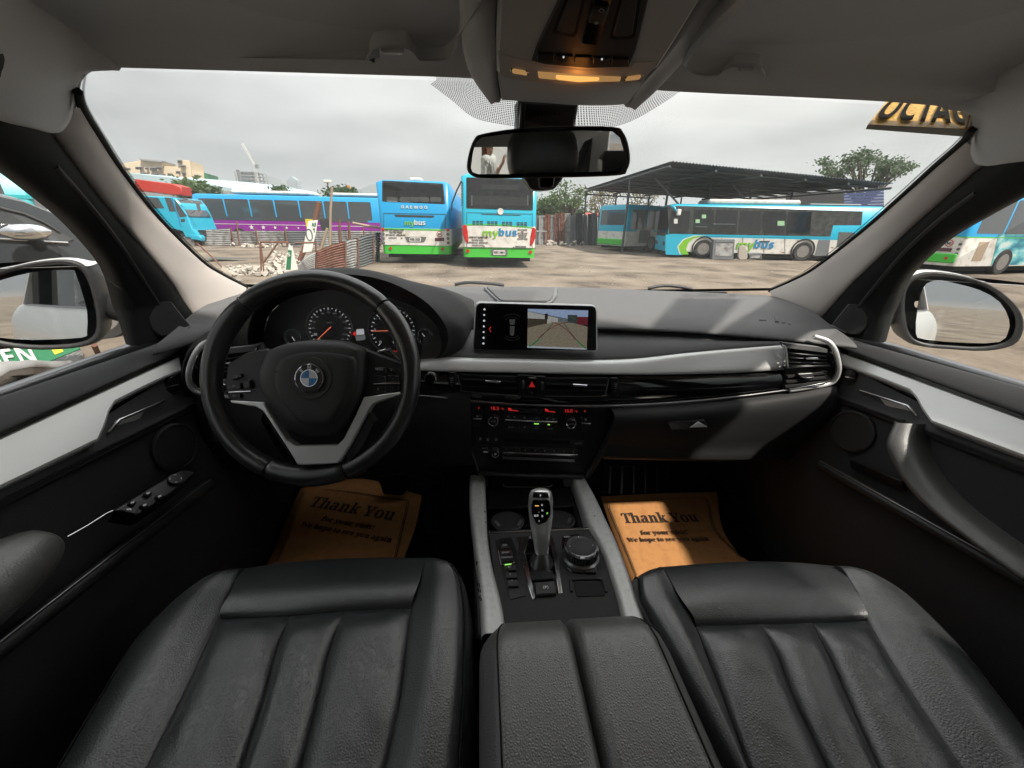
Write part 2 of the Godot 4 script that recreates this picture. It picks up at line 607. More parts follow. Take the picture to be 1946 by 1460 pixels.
func build_shell() -> void:
	# ---- roof lining
	var hd := header_px().slice(2, 11)
	var r1 := []; var r2 := []; var r3 := []; var r4 := []; var r5 := []
	for i in hd.size():
		var p: Vector3 = hd[i]
		var e := pow(absf(p.x) / 0.6, 4.0)
		r1.append(Vector3(p.x * 1.06, p.y + 0.012, p.z + 0.02))
		r2.append(Vector3(p.x * 1.16, 1.513 - 0.05 * e, -0.44))
		r3.append(Vector3(p.x * 1.2, 1.545 - 0.06 * e, -0.15))
		r4.append(Vector3(p.x * 1.2, 1.555 - 0.07 * e, 0.6))
		r5.append(Vector3(p.x * 1.15, 1.50 - 0.06 * e, 1.62))
	var roof := shell("roof_lining", car, M.headliner, [hd, r1, r2, r3, r4, r5], Vector3(0, 0.035, -0.004), 3, 4)
	# ---- body skin above: roof panel, bonnet, sides
	shell("roof_panel", car, M.white_paint, [offs(hd, 0, 0.05, -0.05), offs(r2, 0, 0.075, 0), offs(r3, 0, 0.07, 0), offs(r4, 0, 0.07, 0), offs(r5, 0, 0.07, 0.03)], Vector3(0, 0.012, 0), 3, 3)
	var b0 := []; var b1 := []; var b2 := []; var b3 := []
	for i in 9:
		var x := -0.84 + 0.21 * i
		var k := pow(absf(x) / 0.84, 2.0)
		b0.append(Vector3(x, 1.015 - 0.03 * k, z_base(x * 0.85) - 0.07))
		b1.append(Vector3(x, 0.975 - 0.04 * k, -1.75))
		b2.append(Vector3(x, 0.905 - 0.05 * k, -2.1 + 0.06 * k))
		b3.append(Vector3(x * 0.95, 0.70 - 0.05 * k, -2.32 + 0.2 * k))
	shell("bonnet", car, M.white_paint, [b0, b1, b2, b3], Vector3(0, -0.02, 0.01), 2, 4)
	# ---- windscreen: its sides follow the pillars, its middle bows ahead
	var side := pillar_edge()
	var rows := []
	for k in side.size():
		var e: Vector3 = side[k] + Vector3(-0.025, 0.004, -0.022)
		var f := float(k) / (side.size() - 1)
		var row := []
		for j in 13:
			var t := -1.0 + j / 6.0
			var w := 1.0 - t * t
			row.append(Vector3(-e.x * t, e.y + w * lerpf(-0.05, 0.03, f), e.z - w * lerpf(0.25, 0.085, pow(f, 0.8))))
		rows.append(row)
	var ws := shell("windscreen", car, M.windscreen_glass, rows, Vector3(0, 0.004, -0.003), 3, 3)
	var glass := loft_rows(rows, 3, 3)
	# printed dot bands of the glass
	var dots := Image.create(64, 64, false, Image.FORMAT_RGBA8)
	for y in 64:
		for x in 64:
			var r := Vector2(x % 32 - 15.5, y % 32 - 15.5).length()
			dots.set_pixel(x, y, Color(0.06, 0.06, 0.065, 0.92 if r < 11.0 else 0.1))
	var dm := mat("dot_print", Color.WHITE, 0.9, 0.0, 0.1)
	dm.albedo_texture = ImageTexture.create_from_image(dots)
	dm.transparency = BaseMaterial3D.TRANSPARENCY_ALPHA
	dm.uv1_scale = Vector3(58, 13, 1)
	var de: StandardMaterial3D = dm.duplicate()
	de.uv1_scale = Vector3(120, 2, 1)
	var shade := [[818, 158, 0.985], [860, 190, 0.93], [900, 222, 0.88], [950, 234, 0.86], [1000, 240, 0.85], [1100, 243, 0.85], [1160, 240, 0.85], [1200, 228, 0.87], [1250, 200, 0.92], [1296, 172, 0.985]]
	var sa := []
	var sb := []
	var sc := []
	for q in shade:
		var k: float = q[2]
		sa.append(glass_point(q[0], q[1], glass))
		sb.append(glass_point(lerpf(q[0], 1050, 0.03), 142 + (q[0] - 800) * 0.05, glass))
		sc.append(glass_point(lerpf(q[0], 1050, 0.05), lerpf(q[1], 142 + (q[0] - 800) * 0.05, 0.5), glass))
	sheet("dotted_shade", ws, dm, [sa, sc, sb], 3, 3, false, true)
	for s in [0, 1]:
		var ea := []
		var eb := []
		var c: int = glass[0].size()
		for i in glass.size():
			var r: Array = glass[i]
			ea.append((r[0] if s == 0 else r[c - 1]) + Vector3(0, -0.002, 0.002))
			eb.append((r[0].lerp(r[1], 0.5) if s == 0 else r[c - 1].lerp(r[c - 2], 0.5)) + Vector3(0, -0.002, 0.002))
		sheet("dotted_edge", ws, de, [ea, eb], 1, 1, false, true)
	# black print along the foot of the glass
	var fa := []
	var fb := []
	for j in glass[0].size():
		fa.append(glass[0][j] + Vector3(0, -0.002, 0.003))
		fb.append(glass[0][j].lerp(glass[3][j], 0.25) + Vector3(0, -0.002, 0.003))
	sheet("black_border", ws, M.black_seal, [fa, fb], 1, 1)
	# season sticker in the upper corner, seen from behind
	var stt := blotch(noise(FastNoiseLite.TYPE_SIMPLEX_SMOOTH, 0.06, 4, 77), [lin(0.10, 0.055, 0.01), lin(0.5, 0.27, 0.03), lin(0.72, 0.45, 0.06), lin(0.6, 0.36, 0.05)], 256)
	var sm := mat("sticker_print", Color.WHITE, 0.5)
	sm.albedo_texture = stt
	sm.uv1_triplanar = true
	sm.uv1_scale = Vector3.ONE * 9.0
	sm.backlight_enabled = true
	sm.backlight = Color(0.9, 0.9, 0.9)
	var sq := [[1683, 190], [1848, 203], [1838, 240], [1645, 231]]
	var sp := []
	for q in sq: sp.append(glass_point(q[0], q[1], glass) + Vector3(0, -0.003, 0.003))
	var sn := poly_normal(sp)
	if sn.z < 0: sn = -sn
	plate("sticker", ws, sm, sp, -sn * 0.0006)
	var gs := mat("sticker_border", lin(0.36, 0.35, 0.3), 0.8)
	gs.backlight_enabled = true
	gs.backlight = Color(0.6, 0.6, 0.6)
	var sp2 := []
	for q in [[1645, 231], [1838, 240], [1826, 253], [1641, 239]]: sp2.append(glass_point(q[0], q[1], glass) + Vector3(0, -0.003, 0.003))
	plate("sticker_edge", ws, gs, sp2, -sn * 0.0006)
	var lx := on(1838, 222, sp[0], sn) - on(1668, 212, sp[0], sn)
	var lu := on(1772, 186, sp[0], sn) - on(1757, 230, sp[0], sn)
	var stx := text("sticker_lettering", ws, mat("sticker_ink", lin(0.012, 0.012, 0.012), 1.0, 0.0, 0.05), "OCTAG", on(1760, 208, sp[0], sn) + sn * 0.0012, Basis.IDENTITY, 0.046, "Droid Sans", 700, 0.0005)
	var ssz: Vector3 = stx.mesh.get_aabb().size
	stx.transform.basis = Basis(lx / ssz.x, lu / ssz.y, sn)
	# ---- side pieces, made for the right and mirrored
	for s in [-1, 1]:
		build_pillar(s)

func glass_point(px: float, py: float, glass: Array) -> Vector3:
	var d := ray(px, py)
	for i in glass.size() - 1:
		for j in glass[0].size() - 1:
			for t in [[glass[i][j], glass[i][j + 1], glass[i + 1][j + 1]], [glass[i][j], glass[i + 1][j + 1], glass[i + 1][j]]]:
				var hit = Geometry3D.ray_intersects_triangle(C, d, t[0], t[1], t[2])
				if hit != null: return hit + Vector3(0, -0.002, 0.003)
	return C + d * 0.75
func offs(a: Array, x: float, y: float, z: float) -> Array:
	var o := []
	for p in a: o.append(p + Vector3(x, y, z))
	return o
func flip(a: Array, s: int) -> Array:
	return a if s < 0 else mirrored(a)

func pillar_edge() -> Array:
	return pts_z([[468, 549, -0.985], [420, 524, -0.92], [380, 497, -0.865], [300, 418, -0.755], [230, 330, -0.65], [185, 262, -0.575], [150, 205, -0.515], [140, 172, -0.488], [146, 135, -0.47]])

func build_pillar(s: int) -> void:
	# stations run from the foot of the pillar up to the roof; read off the driver's side
	var g := pillar_edge()
	var m1 := pts_z([[452, 585, -0.93], [395, 545, -0.86], [345, 497, -0.80], [268, 412, -0.70], [202, 326, -0.61], [158, 262, -0.545], [122, 212, -0.505], [104, 170, -0.45], [100, 120, -0.41]])
	var e := pts_z([[395, 625, -0.84], [352, 570, -0.80], [318, 522, -0.755], [228, 415, -0.66], [165, 334, -0.585], [110, 258, -0.52], [62, 212, -0.485], [30, 160, -0.43], [10, 100, -0.39]])
	var e2 := []
	for p in e: e2.append(p + Vector3(-0.03, -0.005, -0.02))
	var gl := []
	for p in g: gl.append(p + Vector3(-0.012, 0.0, -0.02))
	var tr_rows := []
	for r in [gl, g, m1, e, e2]: tr_rows.append(flip(r.slice(0, 7), s))
	var tr := sheet("pillar_trim", car, M.pillar_cloth, tr_rows, 4, 4)
	if s > 0: tag(tr, "beige cloth pillar trim on the passenger side")
	# rubber seal between trim and glass
	var sl := []
	for i in 8: sl.append(g[i] + Vector3(-0.004, 0.002, -0.01))
	rod("glass_seal", tr, M.black_seal, cr(flip(sl, s), 4), 0.005, 6)
	if s > 0:
		var bd := cr(pts_z([[1787, 322, -0.612], [1794, 318, -0.606], [1794, 324, -0.608], [1768, 348, -0.636], [1757, 352, -0.646], [1760, 344, -0.642]]), 3, true)
		var bs := new_st()
		tube(bs, bd, 0.0012, 5, true)
		put("airbag_badge", bs, M.console_plastic, tr)
	# upper corner piece overlapping the trim
	var ua := pts_z([[-60, 40, -0.36], [40, 72, -0.42], [110, 92, -0.46], [160, 112, -0.485], [232, 126, -0.506]])
	var ub := pts_z([[-60, 130, -0.372], [45, 160, -0.432], [100, 165, -0.468], [135, 150, -0.487], [188, 130, -0.503]])
	var uc := pts_z([[-60, 190, -0.387], [50, 215, -0.447], [100, 222, -0.482], [130, 190, -0.497], [152, 152, -0.50]])
	var ud := pts_z([[-60, 215, -0.402], [55, 241, -0.457], [103, 250, -0.495], [131, 220, -0.505], [141, 175, -0.497]])
	plate("corner_backing", tr, M.headliner, flip(pts_z([[70, 112, -0.515], [160, 118, -0.515], [140, 150, -0.515], [132, 190, -0.515], [118, 222, -0.515], [90, 230, -0.515]]), s), Vector3(0, 0, -0.01))
	var ue := offs(ud, -0.012, 0.002, -0.02)
	sheet("corner_trim", tr, M.headliner, [flip(offs(ua, 0.0, 0.06, 0.004), s), flip(ua, s), flip(ub, s), flip(uc, s), flip(ud, s), flip(ue, s)], 4, 4)
	# roof rail running back over the doors
	var ra := []; var rb := []; var rc := []
	for i in 8:
		var z := -0.42 + 0.29 * i
		var dy := -0.03 * pow(maxf(0.0, z - 0.3), 2.0)
		ra.append(Vector3(-0.585, 1.50 + dy, z)); rb.append(Vector3(-0.665, 1.455 + dy, z)); rc.append(Vector3(-0.715, 1.385 + dy, z + 0.02))
	sheet("roof_rail_trim", tr, M.headliner, [flip(ra, s), flip(rb, s), flip(rc, s)], 2, 4)
	# outer roof edge and pillars of the body
	var oa := offs(ra, -0.05, 0.07, 0.0)
	var oc := offs(rc, -0.06, 0.02, 0.0)
	sheet("body_roof_edge", tr, M.white_paint, [flip(oa, s), flip(offs(rb, -0.09, 0.05, 0.0), s), flip(oc, s), flip(rc, s)], 2, 3)
	var xo := -0.80
	for q in [[0.03, 0.2, 0.0], [1.02, 1.2, 0.06], [1.55, 1.75, 0.12]]:
		var a := [Vector3(xo, 1.04, q[0]), Vector3(xo, 1.04, q[1]), Vector3(-0.70, 1.42, q[1] + q[2]), Vector3(-0.70, 1.42, q[0] + q[2])]
		plate("side_pillar", tr, M.black_seal, flip(a, s), Vector3(0.06 * -s, 0, 0), 0.004)

# ---------------------------------------------------------------- dashboard
func build_dash() -> void:
	var d := group_node("dashboard", car)
	var xs := [-0.745, -0.65, -0.5, -0.35, -0.2, -0.05, 0.1, 0.25, 0.4, 0.55, 0.66, 0.725]
	var rows := [[], [], [], [], [], [], []]
	for x in xs:
		var ze := z_edge(x) if x > -0.17 or x < -0.7 else -0.93      # cut back behind the instruments
		var ye := y_edge(x)
		var zb := z_base(x) - 0.02
		rows[0].append(Vector3(x, 1.07, zb))
		rows[1].append(Vector3(x, 1.088 + 0.02 * pow(x / 0.7, 2.0), zb + 0.02))
		rows[2].append(Vector3(x, 1.101, lerpf(zb, ze, 0.5)))
		rows[3].append(Vector3(x, ye + 0.032, ze - 0.075))
		rows[4].append(Vector3(x, ye + 0.016, ze - 0.02))
		rows[5].append(Vector3(x, ye, ze))
		rows[6].append(Vector3(x, ye - 0.006, ze - 0.05))
	sheet("top_pad", d, M.dash_skin, rows, 4, 4)
	# speaker grille let into the pad
	var gp := Vector3(0, 1.104, -1.0)
	var gn := Vector3(0, 1, 0.03).normalized()
	slab("speaker_surround", d, M.dark_chrome, [[918, 544], [1060, 546], [1058, 562], [1048, 574], [948, 572], [936, 562]], gp + gn * 0.002, gn, 0.006, 0.001, 0.01)
	slab("speaker_grille", d, M.dash_skin, [[924, 544], [1054, 546], [1051, 561], [1043, 571], [952, 570], [942, 561]], gp + gn * 0.006, gn, 0.006, 0.001, 0.01)
	# low pad between the groove and the silver trim
	var tt := pts_z([[800, 684, -0.73], [850, 680, -0.738], [900, 681, -0.742], [1000, 683, -0.745], [1100, 685, -0.746], [1200, 683, -0.746], [1300, 672, -0.746], [1400, 663, -0.74], [1490, 656, -0.72]])
	var lt := []; var lm := []; var l0 := []
	for p in tt:
		var top := Vector3(p.x, maxf(y_edge(p.x) - 0.012, p.y + 0.003), z_edge(p.x) - 0.012)
		l0.append(top + Vector3(0, 0.0, -0.03))
		lt.append(top)
		lm.append(top.lerp(p, 0.5) + Vector3(0, 0.006, 0.004))
	sheet("middle_pad", d, M.dash_skin, [l0, lt, lm, offs(tt, 0, 0, 0), offs(tt, 0, -0.006, -0.012)], 4, 3)
	# silver trim
	var tb := pts_z([[800, 704, -0.705], [850, 706, -0.712], [900, 707, -0.716], [1000, 709, -0.72], [1100, 711, -0.721], [1200, 712, -0.721], [1300, 711, -0.72], [1400, 708, -0.714], [1499, 702, -0.698]])
	var t1 := []; var t2 := []; var t3 := []
	for i in tt.size():
		t1.append(tt[i].lerp(tb[i], 0.06) + Vector3(0, 0.003, 0.004))
		t2.append(tt[i].lerp(tb[i], 0.5) + Vector3(0, 0.003, 0.006))
		t3.append(tt[i].lerp(tb[i], 0.97) + Vector3(0, 0.0, 0.003))
	sheet("silver_trim", d, M.satin_silver, [offs(tt, 0, -0.004, -0.012), t1, t2, t3, offs(tb, 0, -0.002, -0.012)], 4, 3)
	# gloss black band
	var gb := pts_z([[790, 748, -0.698], [850, 754, -0.704], [900, 760, -0.708], [1000, 767, -0.712], [1100, 769, -0.713], [1200, 767, -0.713], [1300, 761, -0.712], [1400, 751, -0.706], [1503, 738, -0.69]])
	var g1 := []; var g2 := []
	for i in tb.size():
		g1.append(tb[i] + Vector3(0, -0.004, -0.006))
		g2.append(tb[i].lerp(gb[i], 0.5) + Vector3(0, 0, 0.003))
	sheet("gloss_band", d, M.gloss_black, [offs(g1, 0, 0, -0.02), g1, g2, gb, offs(gb, 0, -0.003, -0.02)], 4, 3)
	# air vents: slats stand in front of a dark recess cut by their frames
	var vp := Vector3(0, 0.93, -0.7015)
	var vn := Vector3(0, 0.12, 1).normalized()
	for v in [[[[870, 711], [984, 716], [984, 750], [886, 746], [878, 738]], [[876, 720], [982, 726], [876, 733], [982, 738]], [922, 725, 951, 727], [[870, 713], [876, 736], [886, 744], [984, 752]]], [[[1036, 719], [1156, 718], [1150, 745], [1141, 752], [1036, 752]], [[1038, 729], [1152, 731], [1038, 740], [1149, 742]], [1088, 732, 1117, 734], [[1036, 753], [1143, 753], [1151, 745], [1158, 719]]]]:
		slab("vent_recess", d, M.black_seal, v[0], vp, vn, 0.004, 0.001, 0.004)
		for k in 2:
			var a := on(v[1][k * 2][0], v[1][k * 2][1], vp + vn * 0.004, vn)
			var b := on(v[1][k * 2 + 1][0], v[1][k * 2 + 1][1], vp + vn * 0.004, vn)
			block("slat", d, M.panel_black, (a + b) * 0.5, Vector3((b - a).length(), 0.0022, 0.012), Basis((b - a).normalized(), Vector3.UP, (b - a).normalized().cross(Vector3.UP).normalized()).orthonormalized(), 0.0006)
		var q: Array = v[2]
		slab("slider", d, M.chrome, [[q[0], q[1] - 2.2], [q[2], q[3] - 2.2], [q[2], q[3] + 2.6], [q[0], q[1] + 2.6]], vp + vn * 0.013, vn, 0.01, 0.001, 0.002)
		var fr := []
		for c in v[3]: fr.append(on(c[0], c[1], vp + vn * 0.003, vn))
		rod("vent_frame", d, M.dark_chrome, cr(fr, 5), 0.0011, 6)
	for q in [[858, 711, 740], [1168, 721, 752]]:
		slab("vent_surround", d, M.panel_black, [[q[0] - 7, q[1] - 3], [q[0] + 7, q[1] - 3], [q[0] + 8, q[2] + 2], [q[0] - 5, q[2] + 2]], vp + vn * 0.002, vn, 0.006, 0.001, 0.004)
		thumbwheel(d, on(q[0], (q[1] + q[2]) / 2.0, vp, vn), 0.016, 0.009)
	slab("switch_block", d, M.panel_black, [[984, 713], [1037, 716], [1036, 755], [986, 752]], vp + vn * 0.004, vn, 0.01, 0.001, 0.004)
	for q in [[994, 731], [1030, 734]]: thumbwheel(d, on(q[0], q[1], vp + vn * 0.003, vn), 0.013, 0.007)
	slab("hazard_button", d, M.gloss_black, [[1002, 717], [1020, 718], [1021, 745], [1016, 749], [1006, 749], [1001, 744]], vp + vn * 0.007, vn, 0.006, 0.001, 0.004)
	slab("hazard_triangle", d, M.red_hazard, [[1011, 725], [1017, 736], [1005, 736]], vp + vn * 0.0078, vn, 0.0008, 0.0)
	# thin bright line under the band, sweeping up round the passenger vent
	var ch := pts_z([[775, 750, -0.69], [850, 757, -0.70], [930, 765, -0.706], [1010, 770, -0.709], [1100, 772, -0.71], [1180, 771, -0.71], [1300, 764, -0.708], [1400, 754, -0.702], [1500, 741, -0.687], [1555, 733, -0.675]])
	rod("bright_line", d, M.dark_chrome, cr(ch, 5), 0.0026, 8)
	# lower dash on the passenger side, with the glove box lid
	var d0 := pts_z([[1160, 776, -0.712], [1300, 768, -0.71], [1400, 758, -0.704], [1500, 746, -0.69], [1590, 734, -0.672]])
	var d1 := pts_z([[1168, 790, -0.69], [1300, 781, -0.685], [1400, 772, -0.682], [1500, 762, -0.674], [1592, 752, -0.662]])
	var d2 := pts_z([[1165, 812, -0.685], [1300, 802, -0.68], [1400, 796, -0.68], [1500, 792, -0.675], [1592, 785, -0.665]])
	var d3 := pts_z([[1150, 848, -0.70], [1280, 850, -0.705], [1390, 850, -0.71], [1490, 845, -0.71], [1590, 840, -0.70]])
	var d4 := pts_z([[1140, 864, -0.73], [1260, 867, -0.745], [1380, 870, -0.755], [1480, 868, -0.76], [1590, 866, -0.75]])
	var d5 := offs(d4, 0.0, 0.02, -0.35)
	sheet("glove_box_panel", d, M.dash_low, [d0, d1, d2, d3, d4, d5], 5, 4)
	var hp := atz(1300, 810, -0.672)
	slab("glove_box_handle", d, M.panel_black, [[1268, 803], [1340, 798], [1345, 812], [1330, 818], [1275, 818]], hp, Vector3(0, 0.1, 1), 0.01, 0.002, 0.006)
	slab("handle_wedge", d, M.satin_silver, [[1312, 813], [1328, 802], [1346, 812]], hp + Vector3(0, 0, 0.003), Vector3(0, 0.1, 1), 0.005, 0.001)
	# driver's knee panel and column shroud
	var k0 := []; var k1 := []; var k2 := []; var k3 := []
	for x in [-0.73, -0.6, -0.45, -0.3, -0.14]:
		k0.append(Vector3(x, 0.985, -0.76)); k1.append(Vector3(x, 0.93, -0.70)); k2.append(Vector3(x, 0.83, -0.685)); k3.append(Vector3(x, 0.72, -0.74))
	sheet("knee_panel", d, M.dash_low, [k0, k1, k2, k3, offs(k3, 0, 0.02, -0.3)], 4, 4)
	rod("column_shroud", d, M.black, [Vector3(-0.411, 1.0, -0.60), Vector3(-0.411, 0.975, -0.68), Vector3(-0.411, 0.94, -0.78)], [0.045, 0.06, 0.07], 14)
	# start button
	var sp := atz(819, 718, -0.69)
	turned("start_button", d, M.chrome, [[0.0135, 0], [0.0135, 0.006], [0.0105, 0.0075]], sp, Vector3(-0.1, 0.1, 1), 24)
	turned("start_button_face", d, M.gloss_black, [[0.0105, 0.004], [0.0105, 0.008], [0.0, 0.0085]], sp, Vector3(-0.1, 0.1, 1), 20)
	# outer vents, one at each end
	for s in [-1, 1]: outer_vent(d, s)
	# demister vent at the windscreen corner
	var dp := Vector3(0.55, 1.098, -0.90)
	var dn := Vector3(0, 1, 0.25).normalized()
	slab("demister_vent", d, M.black, [[1455, 593], [1480, 596], [1510, 604], [1538, 621], [1520, 622], [1490, 616], [1470, 606]], dp + dn * 0.006, dn, 0.01, 0.001, 0.004)
	for k in 5:
		var q := 1472.0 + k * 12
		slab("fin", d, M.dash_skin, [[q, 600 + k * 2.5], [q + 4, 600.5 + k * 2.5], [q + 9, 611 + k * 2.5], [q + 2, 611 + k * 2.5]], dp + dn * 0.009, dn, 0.004, 0.0)
	text_on("airbag_lettering", d, M.black, "AIRBAG", 1449, 609, dp + dn * 0.0045, dn, 3.0, Vector3(0, 0, -1))
	build_stack(d)

func thumbwheel(d: Node, p: Vector3, r: float, w: float) -> void:
	turned("thumbwheel", d, M.black, [[r - 0.0015, -w * 0.5], [r, -w * 0.4], [r, w * 0.4], [r - 0.0015, w * 0.5]], p + Vector3(0, 0, -r + 0.006), Vector3.RIGHT, 28)
	for k in 5:
		var t := deg_to_rad(-32.0 + 16.0 * k)
		block("rib", d, M.dark_chrome, p + Vector3(0, sin(t) * r, cos(t) * r - r + 0.006), Vector3(w * 0.6, 0.0012, 0.0016), Basis(Vector3.RIGHT, -t))

func outer_vent(d: Node, s: int) -> void:
	var vp := Vector3(0.65, 0.98, -0.684)
	var vn := Vector3(-0.12, 0.1, 1).normalized()
	var mir := func(a: Array) -> Array: return a if s > 0 else mirrored(a)
	var mk := func(called: String, m: Material, px: Array, lift: float, th: float, rad := 0.0) -> void:
		var a: Array = pts_on(px, vp + vn * lift, vn)
		var e: Vector3 = -vn * th
		plate(called, d, m, mir.call(a), e if s > 0 else Vector3(-e.x, e.y, e.z), 0.0008, rad)
	mk.call("vent_recess", M.black_seal, [[1497, 660], [1572, 672], [1584, 690], [1582, 720], [1560, 732], [1490, 742]], 0.0, 0.01, 0.006)
	mk.call("vent_roof", M.dash_skin, [[1490, 652], [1560, 660], [1573, 664], [1573, 671], [1496, 662]], 0.012, 0.02)
	for q in [[1500, 670, 1572, 677], [1501, 679, 1573, 684], [1501, 688, 1574, 690], [1502, 694, 1575, 695]]:
		mk.call("slat", M.panel_black, [[q[0], q[1]], [q[2], q[3]], [q[2], q[3] + 2.2], [q[0], q[1] + 2.2]], 0.008, 0.012)
	mk.call("slat", M.panel_black, [[1494, 698], [1580, 694], [1580, 697], [1494, 702]], 0.012, 0.014)
	for q in [[1497, 714, 1572, 706], [1495, 724, 1573, 715], [1493, 733, 1572, 724]]:
		mk.call("slat", M.dash_low, [[q[0], q[1]], [q[2], q[3]], [q[2], q[3] + 5], [q[0], q[1] + 5]], 0.004, 0.008)
	mk.call("slider", M.chrome, [[1532, 680], [1556, 680], [1556, 684], [1532, 684]], 0.014, 0.012, 0.002)
	mk.call("slider", M.dark_chrome, [[1517, 711], [1545, 709], [1548, 718], [1528, 722]], 0.010, 0.01, 0.002)
	mk.call("slider", M.chrome, [[1527, 718], [1548, 717], [1548, 720], [1528, 723]], 0.0115, 0.002)
	mk.call("trim_end", M.chrome, [[1492, 656], [1497, 660], [1500, 700], [1496, 703]], 0.012, 0.01)
	var tw := on(1579, 681, vp, vn)
	if s < 0: tw.x = -tw.x
	thumbwheel(d, tw + Vector3(0, 0, 0.004), 0.014, 0.008)
	# sweeping bright surround
	var a := pts_z([[1548, 640, -0.70], [1572, 648, -0.685], [1585, 662, -0.675], [1592, 682, -0.672], [1594, 702, -0.672], [1588, 720, -0.676], [1574, 730, -0.68], [1540, 736, -0.682], [1500, 742, -0.688]])
	rod("vent_surround", d, M.satin_silver, cr(mir.call(a), 5), 0.0055, 10, 1.0, Vector3(0, 0, 1))
	var b := pts_z([[1584, 668, -0.668], [1589, 684, -0.666], [1590, 702, -0.666], [1584, 718, -0.669], [1572, 726, -0.673], [1540, 733, -0.676], [1500, 740, -0.683]])
	rod("vent_line", d, M.chrome, cr(mir.call(b), 5), 0.0017, 6)
	# end cap joining dash to door
	var c0 := pts_z([[1540, 636, -0.73], [1572, 645, -0.70], [1596, 665, -0.69], [1602, 700, -0.69], [1596, 735, -0.69], [1580, 770, -0.69]])
	sheet("dash_end", d, M.dash_low, [mir.call(offs(c0, -0.01, 0, -0.02)), mir.call(c0), mir.call(offs(c0, 0.06, 0, -0.12))], 4, 3)

